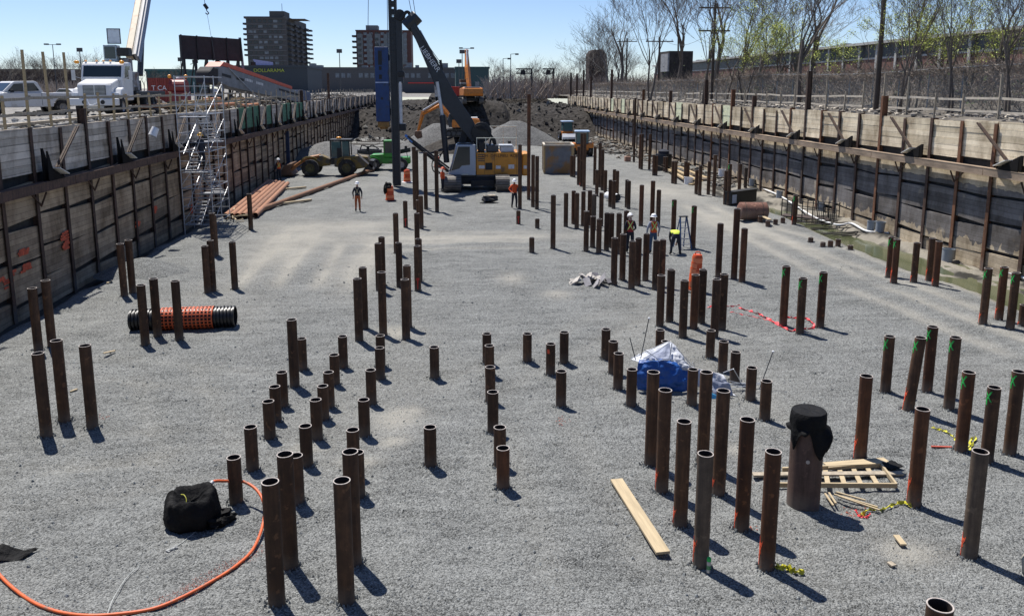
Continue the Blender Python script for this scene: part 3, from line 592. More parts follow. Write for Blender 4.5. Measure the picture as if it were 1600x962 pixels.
# entries: x top, y top centre, y of foot, [style, marks]
CL = [
 ('of the five at far left', 'piles at the far left', [(50,450,549),(71,438,543),(59,551.6,683),(88,531.6,660),(132.5,539.4,668)]),
 ('of three standing before the black ribbed pipe', 'piles by the ribbed pipe', [(219.8,445,541),(239.5,435,527),(273.5,438.7,533)]),
 ('of two beside the small gravel mound', 'piles by the gravel mound', [(187.5,380.8,464.5),(200.5,375,459.5)]),
 ('of three near the left bank', 'piles near the left bank', [(319.7,384,459),(328,375.6,455.5),(362.7,377.7,452.5)]),
 ('of two below the scaffold stair tower', 'piles below the scaffold', [(331,333,402.5),(333.5,336,400.5)]),
 ('beside the stacked orange pipes', 'pile by stacked pipes', [(389,302.7,360.5)]),
 ('of the four tall foreground piles near the orange hose', 'tall foreground piles', [(422,752,953,'b'),(445,709,894),(534,750,946),(547,705,887)]),
 ('in the short row nearest the black bag', 'short row by the bag', [(365,714,791),(391,666.5,737),(419,626.5,690),(429,603.5,662),(440,581,639)]),
 ('of the unequal pair behind the left short row', 'unequal pair', [(455.5,499,606),(471,528.5,579)]),
 ('in the second slanting row of short piles', 'second short row', [(462,711,789),(477,665,732),(493,624,688),(504,602.6,658),(513,581,638),(522,554,605),(535,525,577)]),
 ('in the third slanting row of short piles', 'third short row', [(551,671,742),(558,706,779),(568,624,684),(579,577.6,634),(593,543,593),(594,524,575)]),
 ('of two short piles standing alone left of centre', 'lone short piles', [(678.4,541.8,592),(671.8,666.8,735)]),
 ('in the centre column of six short piles', 'centre column', [(760.7,521,570),(764.7,539.6,590),(766,573,628),(770,612,678),(781,667,733,'b'),(786,699.5,767,'o')]),
 ('of four scattered short piles right of the centre column', 'scattered short piles', [(824,521,568),(860.5,536.8,588,'b','t'),(881.7,518.7,569),(877,579.5,637)]),
 ('of five tall piles behind the third short row', 'five tall piles', [(558,435,536),(566.6,417.7,514),(596,425,525),(635.6,414.5,513),(632.5,436.4,533)]),
 ('of seven tall piles left of centre', 'seven tall piles', [(590.3,380,456),(596,370,446),(618,333,397),(622.8,379,449),(651,333,388),(654,373,441),(651.5,384,455,'b','r')]),
 ('of three medium piles before the drilling rig mast', 'piles before the mast', [(633,314,355.5,'b','r'),(653.5,312.5,352),(657.5,306,357)]),
 ('of four very tall piles left of the rig tracks', 'very tall piles', [(646.5,229.5,329),(650.2,234.6,322),(664,237.7,328),(681.4,235,331)]),
 ('of four very tall piles right of the rig tracks', 'very tall piles right', [(812.5,226,328),(826.6,147,312,'o'),(833,242,324),(839.4,244,328)]),
 ('of three short stubs standing alone near the rig', 'lone stubs', [(810,329,352,'b','r'),(831,371,394.5),(839.5,341.7,357)]),
 ('standing alone right of the centre stubs', 'lone tall pile', [(864.7,304.8,389)]),
 ('in the far row of the dense group', 'dense far row', [(884.6,301.7,355),(896.6,298,351,'o'),(901.8,301.7,357.5),(911.8,299,354),(922,297.5,353),(928.6,303.7,359,'g'),(940,301,354)]),
 ('in the near row of the dense group', 'dense near row', [(916.6,330,392.5),(926.6,338,387),(936.4,342,396),(948.6,332.5,392),(956,333,387),(967.6,333,396),(979,329,386)]),
 ('of five piles around the bending workers', 'piles round the workers', [(1003,289,353,'o'),(1020.6,282.6,352,'o'),(1029.7,296.7,354),(1053.8,312,370,'o','g'),(1085,321.6,389.5,'o','g')]),
 ('of seven between the dense group and the rusty bin', 'piles beyond the dense group', [(933,265.5,307),(946.5,266,301),(954,281,323),(959.5,282.6,326),(960.2,264.7,304),(965,267,307),(980,280.8,323),(983,282.6,326)]),
 ('of three by the rust stained bin corner', 'piles by the bin', [(930,229,289),(938,223,293),(942,233.5,297)]),
 ('of the pair right against the rusty bin', 'pair against the bin', [(893,243,276),(897.4,243,276.5)]),
 ('of three very tall ones before the orange roller', 'piles before the roller', [(904.5,229,289),(909.5,208,292,'b','o'),(914,208,297)]),
 ('of four tall ones by the right wall', 'tall ones by right wall', [(993,153.5,253),(1001,210,264,'o'),(1004,209,265),(1016,209.4,265)]),
 ('of nine medium piles near the drum and lumber', 'piles by the lumber', [(1022,242,274),(1026,243,274),(1038.6,245,269),(1041.7,245,270.5),(1052,252,287),(1056.5,252,288),(1071.5,252,286.5),(1075.5,253.8,286),(1089,265.5,303.5),(1095,258.5,305)]),
 ('of six by the rusty tank near the right wall', 'piles by the tank', [(1108.7,252,304),(1118,242,306.5),(1135,267,320.5),(1141,256,321.5,'b','g'),(1157,256,301.5),(1166,262,299,'g')]),
 ('of three tall ones right of the orange drums', 'tall ones right of drums', [(1126,349,434),(1152,326,438.5,'o'),(1163.6,356.7,444,'o')]),
 ('standing alone at the water trench with a red foot', 'lone trench pile', [(1243.4,305,352,'b','go')]),
 ('of seven tall ones right of the pale rubble heap', 'tall ones by rubble', [(960.6,371.6,445.5),(974,365.7,439),(988.4,376.5,453),(998,371.6,445.5),(1010.5,365,438),(1026,375.7,454),(1036,374,448,'b')]),
 ('of seven tall ones beside the orange drums', 'tall ones by the drums', [(1033.5,430,514),(1049,421,507),(1070,438,529),(1087,429,517,'o'),(1099,421,507),(1120,436,528),(1132,428,516)]),
 ('of the five short ones behind the collapsed canopy', 'short ones behind the canopy', [(1031.6,515,556),(1040.6,533,578),(1111,516,562),(1131,533,582),(1149.7,549.6,597)]),
 ('of three short ones right of the collapsed canopy', 'short ones right of canopy', [(1083,576.7,634),(1175,574,625.5),(1198,595,659)]),
 ('of four short ones left of the collapsed canopy', 'short ones left of canopy', [(947,514,563.5),(958.5,533,585),(966.8,551.7,610),(987.6,576.7,636)]),
 ('of four tall ones in front of the collapsed canopy', 'tall ones before canopy', [(1021,581,730,'b'),(1039.5,609,770,'b','o'),(1104,581,729),(1130.4,610,775,'b','o')]),
 ('of the near four left of the covered pipe', 'near ones by covered pipe', [(1069,658,824,'b','o'),(1102.5,708.4,886,'g','o'),(1168,655,831,'o','o'),(1208.6,705,890,'o','o')]),
 ('of three with pink tape round their feet', 'piles with pink tape', [(1229,415.6,510,'o','g'),(1255,434,522,'b','g'),(1287,425,513,'o','g')]),
 ('of five by the murky trench water', 'piles by the trench water', [(1393.7,370,432,'o','go'),(1402,373.7,443,'o','go'),(1433,379,442,'b','o'),(1457.3,372,440,'b','o'),(1467.7,376.8,449,'o','o')]),
 ('of four at the right edge beside the green water', 'piles at the right edge', [(1544.6,419,506,'b','go'),(1569.6,417,500,'o','go'),(1588,425.7,515,'b','g'),(1600.5,476,510,'b','o')]),
 ('of the seven with green marks near the yellow tape', 'green marked piles', [(1390.4,525,615,'b','g'),(1457.8,510,612,'o','g'),(1493.5,526.7,640,'b','g'),(1514,581,708,'o','g'),(1553.9,604.8,725,'b','g'),(1592,580,712,'b','g')]),
 ('of two flanking the covered pipe and wood frame', 'piles by the frame', [(1354,587,721,'o','o'),(1441.8,638.5,788,'o','o')]),
]
LOOK = {'b': 'dark rusty', 'o': 'orange rusty', 'g': 'grey scaled'}
NP = 0
for desc, grp, L in CL:
    desc = desc.replace(' standing', '')
    L = sorted(L, key=lambda e: e[0]); n = len(L)
    for i, e in enumerate(L):
        st = e[3] if len(e) > 3 else 'b'; mk = e[4] if len(e) > 4 else ''
        x, y, h = solve(e[0], e[1], e[2])
        dd = desc
        for wd in ('five','seven','four','three','nine','six'):
            dd = dd.replace('of '+wd, 'of '+{2:'two',3:'three',4:'four',5:'five',6:'six',7:'seven',8:'eight',9:'nine',10:'ten'}.get(n, wd)) if dd.startswith('of '+wd) else dd
        lb = f"{LOOK[st]} pile" + (f", {ordinal(i, n)} {dd}" if n > 1 else ' '+dd)
        pile_at(x, y, h, (0,0), .1225, st, mk, lb, grp); NP += 1
# one visibly leaning pile, the very near one, the stubs
x, y, h = solve(1432, 527.4, 645); g = AZ(1419, 645); pile_at(g.x+.03, g.y+.11, h, (AY(1438.6,527.4,g.y+.11).x-g.x-.03, 0), .1225, 'b', 'go', 'visibly leaning dark rusty steel pile with green mark, among the green marked group', 'green marked piles')
x, y, h = solve(1532, 704.6, 876); pile_at(x, y, h, (0,0), .1225, 'g', 'o', 'tall streaked grey and rust steel pile standing alone near bottom right', 'near piles at right')
p = AY(1469, 945, 6.75); pile_at(p.x, p.y, p.z, (0,0), .1225, 'b', '', 'open topped steel pile cut off by the bottom edge at right', 'near piles at right')
stubs = [(1188,338,348.5),(1200,345,353.5),(1212,342.7,351.5),(1223.5,340,349),(1267,371,380),(1286,379,387),(1298,376,388.5),(1310,373.5,386),(1329,383,392)]
for i, e in enumerate(stubs):
    x, y, h = solve(*e); pile_at(x, y, max(.2, h), (0,0), .1225, 'o', '', f'short orange rusty pile stub, {ordinal(i, len(stubs))} in the stub row by the trench', 'pile stubs')
# big capped casing with black cloth
g = AZ(1262, 797); cxp, cyp = g.x+.03, g.y+.26; top = AY(1269, 640, cyp).z
root = empty('casing_pipe', (cxp, cyp, 0), 0, 'wide brown steel casing with its top wrapped in black cloth', 'casing')
m = MB(); m.cyl((0,0,-.4), (0,0,top-.03), .285, n=40); m.build('casing_shaft', rust_pile_mat('brown_casing_steel', (.05,.032,.026), (.095,.06,.048), (.14,.085,.065)), root, smooth=True)
m = MB(); a = -1.75; m.cyl((.286*math.cos(a-.15), .286*math.sin(a-.15), top*.52), (.296*math.cos(a-.15), .296*math.sin(a-.15), top*.52), .035, n=12); m.build('lifting_hole', RIM, root)
m = MB(); n = 72; rows = []; r_ = random.Random(4)
for k in range(n):
    t = 2*math.pi*k/n
    fold = .5+.5*math.sin(t*5+.6) ; fold2 = .5+.5*math.sin(t*9+2)
    tri = lambda c_, w_: max(0., 1-abs((t-c_+math.pi) % (2*math.pi)-math.pi)/w_)
    tip = tri(-1.35,.55)*.50 + tri(-.25,.42)*.46 + tri(-2.75,.45)*.34 + tri(1.6,.8)*.4 + tri(-.75,.2)*.1 + .34 + .03*math.sin(t*11)
    col = []
    for j, (r, z) in enumerate(((0,top),(.2,top+.004),(.285,top),(.302,top-.03),(.302+.012*fold2,top-.10),(.303+.02*fold,top-.22),(.300+.015*fold2,top-.27))):
        col.append((r*math.cos(t), r*math.sin(t), z+.006*noise.noise(Vector((r*9*math.cos(t), r*9*math.sin(t), 0)))))
    for j in range(1, 7):
        q = j/6; rr = .30 + .085*q*(fold+.5*fold2)*(.6+1.1*max(0,math.cos(t+.2))*1) + .03*math.sin(q*3.1)*fold2; col.append((rr*math.cos(t), rr*math.sin(t), top-.27-(tip-.27)*q if tip > .3 else top-.27-.05*q))
    rows.append(col)
nr = len(rows[0]); m.v = [rows[k][j] for k in range(n) for j in range(nr)]
m.f = [(k*nr+j, ((k+1) % n)*nr+j, ((k+1) % n)*nr+j+1, k*nr+j+1) for k in range(n) for j in range(nr-1)]; m.m = [0]*len(m.f)
o = m.build('black_cover', BLKCLOTH, root, smooth=True); o.modifiers.new('s', 'SOLIDIFY').thickness = .004

# stones and crumbs of spoil collected round the feet of the near piles
rs = random.Random(77); m = MB()
for o in [o for o in bpy.data.objects if o.name.startswith('steel_pile') and o.type == 'EMPTY' and o.location.y < 40]:
    px_, py_ = o.location.x, o.location.y
    for i in range(46 if py_ < 22 else 22):
        a = rs.uniform(0, 6.3); r = .125 + abs(rs.gauss(0,.06)); s_ = rs.uniform(.010,.026); x, y = px_+r*math.cos(a), py_+r*math.sin(a); z = floor_z(x,y)+.03*max(0,1-(r-.125)/.15)
        b = rs.uniform(0, 6.3); c, s2 = math.cos(b)*s_, math.sin(b)*s_; h = s_*rs.uniform(.7,1.3)
        m.add([(x+c,y+s2,z-.02),(x-s2*.8,y+c*.8,z-.02),(x-c,y-s2,z-.02),(x+s2,y-c,z-.02),(x+c*.3,y+s2*.3,z+h),(x-c*.3,y-s2*.4,z+h*.8)],[(0,1,4),(1,2,5),(1,5,4),(2,3,5),(3,0,4),(3,4,5)])
tag(m.build('foot_stones', MATS['loose_pale_stone']), 'small stones banked up round the feet of the steel piles', 'gravel', kind='stuff')
# ------------------------------------------------------------------ things on the pit floor, near
def cat_rom(pts, n=8):
    P = [Vector(p) for p in pts]; P = [P[0]*2-P[1]] + P + [P[-1]*2-P[-2]]; out = []
    for i in range(1, len(P)-2):
        for k in range(n):
            t = k/n; a, b, c, d = P[i-1:i+3]
            out.append(.5*((2*b)+(c-a)*t+(2*a-5*b+4*c-d)*t*t+(3*b-a-3*c+d)*t**3))
    return out + [P[-2]]
def gp(px, py, h=0): p = AZ(px, py, h); return Vector((p.x, p.y, h))
# black ribbed drain pipe with orange mesh wrap
a, b = gp(204, 500, .34), gp(368, 494, .34); L = (b-a).length; yaw = math.atan2((b-a).y, (b-a).x)
root = empty('drain_pipe', (a.x, a.y, 0), yaw, 'thick black corrugated drain pipe lying on the gravel, wrapped in orange mesh mid length', 'drain pipe')
def ribs(x0, x1, R0, m, step=.105, n=28):
    prof = []; x = x0
    while x < x1 - 1e-6:
        for q, dr in ((0,-.045),(.2,-.045),(.32,0),(.75,0),(.88,-.045)): prof.append((x+q*step, R0+dr))
        x += step
    vs = [(x_, r*math.cos(2*math.pi*k/n), .34+r*math.sin(2*math.pi*k/n)) for x_, r in prof for k in range(n)]
    m.add(vs, [(i*n+k, i*n+(k+1) % n, (i+1)*n+(k+1) % n, (i+1)*n+k) for i in range(len(prof)-1) for k in range(n)])
PLAS = mat('black_ribbed_plastic', (.012,.012,.013), .42, var=.2)
m = MB(); ribs(0, L, .34, m); m.cyl((.02,0,.34), (L-.02,0,.34), .25, n=20, cap=False); m.build('ribbed_wall', PLAS, root, smooth=True)
m = MB(); x0 = L*.30
for k in range(14):
    xx = x0 + k*.105*1.02 + .05
    for q in range(30):
        t0 = 2*math.pi*q/30; t1 = t0+.2
        if q % 2 == 0 or (k % 3): m.bar((xx, .347*math.cos(t0), .34+.347*math.sin(t0)), (xx+.01, .347*math.cos(t1), .34+.347*math.sin(t1)), .006, .055, up=(0,math.cos(t0),math.sin(t0)) if False else (1,0,0))
    for q in range(0, 30, 3):
        t = 2*math.pi*q/30; m.bar((xx-.05, .35*math.cos(t), .34+.35*math.sin(t)), (xx+.05, .35*math.cos(t), .34+.35*math.sin(t)), .03, .004)
m = MB(); NX, NK = 40, 60
m.v = [(x0+i*.039, (.352+.006*math.sin(i*2.4))*math.cos(2*math.pi*k/NK), .34+(.352+.006*math.sin(i*2.4))*math.sin(2*math.pi*k/NK)) for i in range(NX+1) for k in range(NK)]
m.f = [(i*NK+k, i*NK+(k+1) % NK, (i+1)*NK+(k+1) % NK, (i+1)*NK+k) for i in range(NX) for k in range(NK) if i % 3 == 0 or k % 3 == 0]; m.m = [0]*len(m.f)
m.build('orange_mesh', mat('orange_plastic_mesh', (.60,.11,.035), .6, var=.2), root)
# black sack with the hose coming out
c = gp(298, 822); root = empty('debris_bag', (c.x, c.y+.10, 0), 0, 'slumped black fabric sack standing open on the gravel beside the orange hose', 'bag')
m = MB(); n = 72; prof = [(.29,0),(.33,.03),(.35,.08),(.36,.14),(.365,.2),(.36,.26),(.355,.32),(.34,.38),(.325,.43),(.30,.47),(.27,.49),(.235,.48),(.20,.44),(.16,.39),(.12,.35),(.06,.32),(0,.31)]
for j, (r, z) in enumerate(prof):
    for k in range(n):
        t = 2*math.pi*k/n; q = 1+.13*noise.noise(Vector((math.cos(t)*2, math.sin(t)*2, z*4)))+.10*(abs(noise.noise(Vector((math.cos(t)*4.5+z*3, math.sin(t)*4.5, z*5+3))))-.2)+.03*abs(math.sin(t*6+z*9+2*noise.noise(Vector((t,z*4,1)))))
        m.v.append((r*1.12*q*math.cos(t), r*.95*q*math.sin(t), z*(1+.12*math.cos(t-.8)+.07*math.sin(3*t)+.10*noise.noise(Vector((math.cos(t)*5,math.sin(t)*5,z*6))))))
m.f = [(j*n+k, j*n+(k+1) % n, (j+1)*n+(k+1) % n, (j+1)*n+k) for j in range(len(prof)-1) for k in range(n)]; m.m = [0]*len(m.f)
root.scale = (1.12,1.1,1.15); m.build('sack_body', BLKCLOTH, root, smooth=True)
m = MB()
for k, (x, y, s_) in enumerate(((.42,.05,.13),(.52,.0,.1),(.46,-.1,.09),(.38,-.14,.1),(.58,.06,.07))): m.blob((x, y, s_*.7), s_*1.2, s_, s_*.8, .5, 10, 7, k)
m.build('crumpled_flap', BLKCLOTH, root, smooth=True)
m = MB(); m.tube(cat_rom([(-.12,-.05,.5),(-.05,-.12,.52),(.0,-.2,.46),(-.02,-.34,.3)]), .006, 6); m.build('yellow_tie', mat('yellow_cord', (.45,.45,.05), .6), root)
# orange hose
HOSE = mat('orange_hose_rubber', (.62,.115,.03), .5, var=.2, scale=6, dirt=(.30,.13,.08), dscale=7, dthr=.6)
pts = [gp(322,763,.50), gp(333,752,.56), gp(352,751,.5), gp(380,752,.42), gp(402,766,.33), gp(413,790,.2), gp(410,822,.08), gp(395,858,.045), gp(368,884,.04), gp(330,908,.035), gp(285,932,.032), gp(240,950,.03), gp(190,958,.03), gp(140,961,.032), gp(95,956,.03), gp(55,942,.032), gp(20,918,.04), gp(-5,893,.08), gp(-22,872,.16)]
m = MB(); m.tube(cat_rom(pts, 8), .026, 10); m.build('x', HOSE, smooth=True).name = 'air_hose'; o = bpy.data.objects['air_hose']; tag(o, 'orange hose looping over the gravel from the black sack to the left edge', 'hose')
m = MB(); m.cyl(pts[0], pts[1]+Vector((0,0,.005)), .034, n=10); h_ = m.build('hose_coupling', mat('hose_tape_white', (.5,.5,.5), .5), None, smooth=True); h_.parent = o
cw = mat('thin_white_cord', (.42,.44,.42), .6)
m = MB(); m.tube([p + Vector((0,0,floor_z(p.x,p.y)+.008)) if True else p for p in cat_rom([gp(336,768), gp(330,790), gp(318,815), gp(300,836), gp(283,850), gp(266,858)])], .006, 6); tag(m.build('cord', cw, smooth=True), 'thin pale cord trailing from the black sack to a small knot', 'cord')
m = MB()
for k in range(7): p = gp(262+k*2.2, 862-k*1.0); m.blob((p.x, p.y, .02), .035, .03, .025, .4, 7, 4, k)
tag(m.build('cord_knot', mat('dirty_pale_rag', (.34,.35,.34), .8)), 'small grey knotted rag at the end of the thin cord', 'rag')
m = MB(); m.tube([p + Vector((0,0,.01)) for p in cat_rom([gp(218,884), gp(200,900), gp(186,920), gp(174,942), gp(166,966)])], .006, 6); tag(m.build('cord', cw, smooth=True), 'thin pale cord crossing the gravel near the bottom left', 'cord')
# red spray dust and line beneath the hose
m = MB(); r_ = random.Random(5)
for i in range(700):
    t = r_.random(); px = 250+165*t+r_.gauss(0,6); py = 940-85*t**1.1+r_.gauss(0,5); p = AZ(px, py); z = floor_z(p.x, p.y)+.012; s_ = r_.uniform(.004,.010)
    m.add([(p.x-s_,p.y,z),(p.x,p.y-s_,z+.006),(p.x+s_,p.y,z),(p.x,p.y+s_,z+.004)], [(0,1,2,3)])
for (px, py, n_, sp_) in ((1170,826,30,6),(880,660,22,6),(160,650,16,4),(1333,797,40,9),(1165,750,14,5),(640,312,30,12),(905,455,10,5),(600,500,10,7)):
    for i in range(n_):
        p = AZ(px+r_.gauss(0,sp_), py+r_.gauss(0,sp_*.6)); z = floor_z(p.x, p.y)+.012; s_ = r_.uniform(.008,.02)
        m.add([(p.x-s_,p.y,z),(p.x,p.y-s_,z+.006),(p.x+s_,p.y,z),(p.x,p.y+s_,z+.004)], [(0,1,2,3)])
tag(m.build('spray_dust', mat('faded_red_spray', (.30,.085,.055), .9, var=.3)), 'faint orange red spray paint specks on the gravel', 'paint', kind='stuff')
# black fabric scrap at the left edge
c = gp(6, 880); m = MB(); n = 12
for j in range(n):
    for i in range(n):
        u, v = i/(n-1), j/(n-1); m.v.append(((u-.5)*.75+.12*(v-.5), (v-.5)*.30+.22*(u-.5), .015+.30*math.exp(-((u-.35)/.25)**2)*(1-v*.35)*(.4+.6*v)+.05*noise.noise(Vector((u*5,v*5,0)))))
m.f = [(j*n+i, j*n+i+1, (j+1)*n+i+1, (j+1)*n+i) for j in range(n-1) for i in range(n-1)]; m.m = [0]*len(m.f)
o = m.build('fabric_scrap', BLKCLOTH, smooth=True, loc=(c.x-.08, c.y+.12, 0)); o.modifiers.new('s','SOLIDIFY').thickness = .006
tag(o, 'crumpled black fabric scrap at the left edge by the hose end', 'fabric')
# plank in the foreground
def plank(name, a, b, w_, t_, mt, label, z=.0, cat='plank', group=None, tilt=0):
    a, b = Vector(a), Vector(b); L = (b-a).length; yaw = math.atan2((b-a).y, (b-a).x)
    m = MB(); m.box(0, L, -w_/2, w_/2, 0, t_); o = m.build(name, mt, bevel=.003); o.location = (a.x, a.y, a.z+z); o.rotation_euler = (tilt, -math.asin(max(-1,min(1,(b.z-a.z)/L))), yaw)
    return tag(o, label, cat, group)
LUMBX = mat('new_lumber_long', (.42,.335,.21), .8, var=.22, scale=2.5, stretch=(.5,6,6), bump=.003)
plank('plank', gp(963,753), gp(1036,868), .235, .045, LUMBX, 'long pale timber plank lying alone on the gravel in the foreground', .03)
for px, py, qx, qy, w_, lb in ((162,553,180,549,.07,'pale wood offcut on gravel right of the far left piles'),(110,613,121,609,.05,'thin pale wood offcut between the far left piles'),(168,443,174,439,.09,'tiny wood offcut by the small gravel mound'),(1400,838,1412,853,.10,'small pale wood offcut lying alone at lower right'),(1389,880,1397,886,.09,'small dark wooden block at lower right')):
    plank('wood_offcut', gp(px,py), gp(qx,qy), w_, .03, LUMBX if 'dark' not in lb else LUMBER_O, lb, .01, 'offcut')
# wooden frame like a ladder, with a board behind
p0, p1 = gp(1180,742), gp(1405,765)
yaw = math.atan2(0, 1)
A_, B_, C_, D_ = gp(1216,762), gp(1400,763), gp(1376,731), gp(1222,738)
root = empty('wooden_ladder', (A_.x, A_.y, 0), 0, 'ladder shaped timber frame lying on the gravel behind the wrapped casing', 'frame')
def loc(p): return Vector((p.x-A_.x, p.y-A_.y, .0))
a, b, c_, d = map(loc, (A_, B_, C_, D_)); h = .09; up = Vector((0,0,h/2+.02))
m = MB(); m.bar(a+up, b+up, .04, h); m.build('near_rail', LUMBX, root); m = MB(); m.bar(d+up, c_+up, .04, h); m.build('far_rail', LUMBX, root)
m = MB(); m.bar(b+up, c_+up, .038, h-.004); m.build('end_rail', LUMBX, root)
for k in range(1, 7):
    t = k/7; m = MB(); m.bar(a.lerp(b,t)+Vector((0,.02,.03)), d.lerp(c_,t)+Vector((0,-.02,.03)), .09, .02); m.build('rung', LUMBX, root)
plank('board', gp(1176,744), gp(1410,742), .14, .04, LUMBER_O, 'weathered board lying behind the ladder shaped frame', .02)
plank('board', gp(1290,733), gp(1385,725), .22, .03, LUMBX, 'short pale board beyond the ladder shaped frame', .07)
m = MB(); n = 8; c = gp(1392, 733)
for j in range(n):
    for i in range(n): m.v.append(((i/7-.5)*.36, (j/7-.5)*.30, .10+.02*noise.noise(Vector((i*.7,j*.7,1)))))
m.f = [(j*n+i, j*n+i+1, (j+1)*n+i+1, (j+1)*n+i) for j in range(n-1) for i in range(n-1)]; m.m = [0]*len(m.f)
o = m.build('cloth_scrap', BLKCLOTH, smooth=True, loc=(c.x, c.y, .0), rz=.3); o.modifiers.new('s','SOLIDIFY').thickness = .01; tag(o, 'black cloth scrap draped on the board end behind the frame', 'cloth')
for i, (a, b) in enumerate((((1289,773),(1302,792)),((1295,772),(1306,789)),((1303,775),(1371,795)),((1310,778),(1374,800)),((1306,772),(1352,785)))):
    plank('wood_stake', gp(*a), gp(*b), .035, .025, LUMBX, f'thin wooden stake on gravel by the wrapped casing, {ORD[i]} from left', .02+.004*i, 'stake', 'stakes by the casing')
# caution tape and flagging: thin twisted ribbons
def ribbon(name, pts, w_, mt, label, cat='tape', h=.03, sd=0):
    P = cat_rom([gp(*q) for q in pts], 10); m = MB(); r_ = random.Random(sd); vs = []
    for i, p in enumerate(P):
        a = i*.9+r_.uniform(-.6,.6); off = Vector((math.cos(a), math.sin(a)*.5, .8*abs(math.sin(a*.7))))*w_/2
        z = floor_z(p.x, p.y)+h*.4+h*abs(math.sin(i*.8+sd)); c0 = Vector((p.x, p.y, z)); vs += [c0-off, c0+off]
    m.v = [tuple(v) for v in vs]; m.f = [(2*i, 2*i+1, 2*i+3, 2*i+2) for i in range(len(P)-1)]; m.m = [0]*len(m.f)
    o = m.build(name, mt); o.modifiers.new('s','SOLIDIFY').thickness = .002; return tag(o, label, cat)
YT = mat('yellow_caution_tape', (.62,.58,.04), .5, var=.15, dirt=(.03,.03,.02), dscale=9, dthr=.6)
PT = mat('pink_flagging_tape', (.85,.07,.08), .5, var=.15)
ribbon('caution_tape', [(1345,800),(1360,795),(1375,797),(1392,790),(1408,783),(1425,788)], .07, YT, 'yellow caution tape strewn from the casing stakes to a pile', sd=1, h=.05)
ribbon('caution_tape', [(1213,886),(1222,889),(1232,888),(1240,892),(1256,893)], .10, YT, 'crumpled yellow caution tape at the foot of a near pile', sd=2, h=.05)
ribbon('caution_tape', [(1456,668),(1470,672),(1487,681),(1495,690),(1512,700),(1517,688),(1525,686),(1514,705)], .06, YT, 'yellow caution tape winding between the green marked piles', sd=3)
ribbon('flagging_tape', [(1106,482),(1120,476),(1140,478),(1156,477)], .06, PT, 'short pink flagging tape behind the tall centre right piles', sd=4)
ribbon('flagging_tape', [(1155,481),(1180,489),(1200,498),(1218,508),(1236,518),(1250,514),(1272,512),(1262,502),(1240,498),(1228,497)], .09, PT, 'pink flagging tape running to three green marked piles', sd=5)
ribbon('flagging_tape', [(1140,490),(1165,494),(1195,499),(1222,511)], .03, PT, 'thin strand of pink flagging tape alongside the wider one', sd=6)
ribbon('flagging_tape', [(1337,792),(1344,800),(1352,803),(1360,800)], .05, PT, 'small knot of pink tape near the casing stakes', sd=7)
# survey stake with red paint lying near the yellow tape
plank('survey_stake', gp(1455,699), gp(1487,700), .045, .03, mat('red_painted_wood', (.45,.08,.05), .7), 'red painted survey stake lying on the gravel', .01, 'stake')
# spray can
c = gp(1107, 893); root = empty('spray_can', (c.x, c.y, 0), 0, 'green topped spray paint can standing by the grey near pile', 'spray can')
m = MB(); m.lathe([(0,0),(.033,0),(.033,.17),(.026,.185)], 16); m.build('can_body', mat('can_silver', (.5,.5,.5), .3, .6), root, smooth=True)
m = MB(); m.lathe([(.033,.186),(.033,.235),(.028,.245),(0,.245)], 16); m.build('cap', SPRAYG, root, smooth=True)
m = MB(); m.lathe([(.0338,.05),(.0338,.12)], 16); m.build('label_band', mat('can_label_green', (.1,.3,.12), .5), root, smooth=True)
# object cut by the right edge: pale work boot, trouser leg with black strap
c = gp(1612, 905)
root = empty('tool_bag', (c.x, c.y, 0), 0, 'pale canvas sack with a black strap cut by the right edge', 'bag')
m = MB(); m.blob((0,0,.30), .17, .16, .36, .2, 16, 10, 2); m.build('canvas_body', mat('pale_canvas', (.45,.42,.34), .9, bump=.01), root, smooth=True)
m = MB(); m.tube(cat_rom([(-.05,-.1,.60),(-.16,-.08,.70),(-.17,-.05,.9),(-.06,0,1.02),(.05,0,.95)]), .018, 8); m.build('strap', BLKCLOTH, root, smooth=True)
# collapsed canopy: blue side sheet, white sheet peak and frame poles
def sheet(name, pts3, mt, parent, sub=3, noise_a=.03, thick=.004):
    me = bpy.data.meshes.new(name); vs, fs = pts3; me.from_pydata([tuple(v) for v in vs], [], fs); me.materials.append(mt)
    o = bpy.data.objects.new(name, me); COL.objects.link(o); o.parent = parent
    s1 = o.modifiers.new('s','SUBSURF'); s1.levels = s1.render_levels = sub; s1.subdivision_type = 'SIMPLE'
    tx = bpy.data.textures.new(name, 'CLOUDS'); tx.noise_scale = .15; tx.noise_depth = 3; d = o.modifiers.new('d','DISPLACE'); d.texture = tx; d.strength = noise_a*3.6; d.mid_level = .5
    k = o.modifiers.new('t','SOLIDIFY'); k.thickness = thick; me.polygons.foreach_set('use_smooth', [True]*len(me.polygons)); return o
base = gp(1040, 615); root = empty('collapsed_canopy', (base.x, base.y, 0), 0, 'collapsed blue and white pop up canopy with bent frame poles, lying among short piles', 'canopy')
Y0 = base.y+.15
def cv(px, py, dy=0): p = AY(px, py, Y0+dy); return Vector((p.x-base.x, p.y-base.y, p.z))
BL = mat('blue_tarp', (.012,.085,.33), .5, var=.25, scale=2); WH = mat('white_canopy_cloth', (.55,.57,.61), .7, var=.12); GR = mat('shade_tinted_canopy_cloth', (.30,.33,.42), .7, var=.2); LB = mat('light_blue_cloth', (.08,.42,.72), .6)  # GR is the white cloth with its shade mixed into the colour
def PT_(p): return p
v = [cv(996,606,.1), cv(1030,613,-.05), cv(1072,618,-.1), cv(1082,610,0), cv(994,588,.05), cv(1030,592,-.12), cv(1065,596,-.12), cv(1076,592,-.05), cv(997,566,.15), cv(1030,563,.0), cv(1052,568,0), cv(1076,583,.05), cv(1000,562,.3), cv(1035,561,.25), cv(1058,566,.2), cv(1078,580,.2)]
for q in v[:4]: q.z = .02
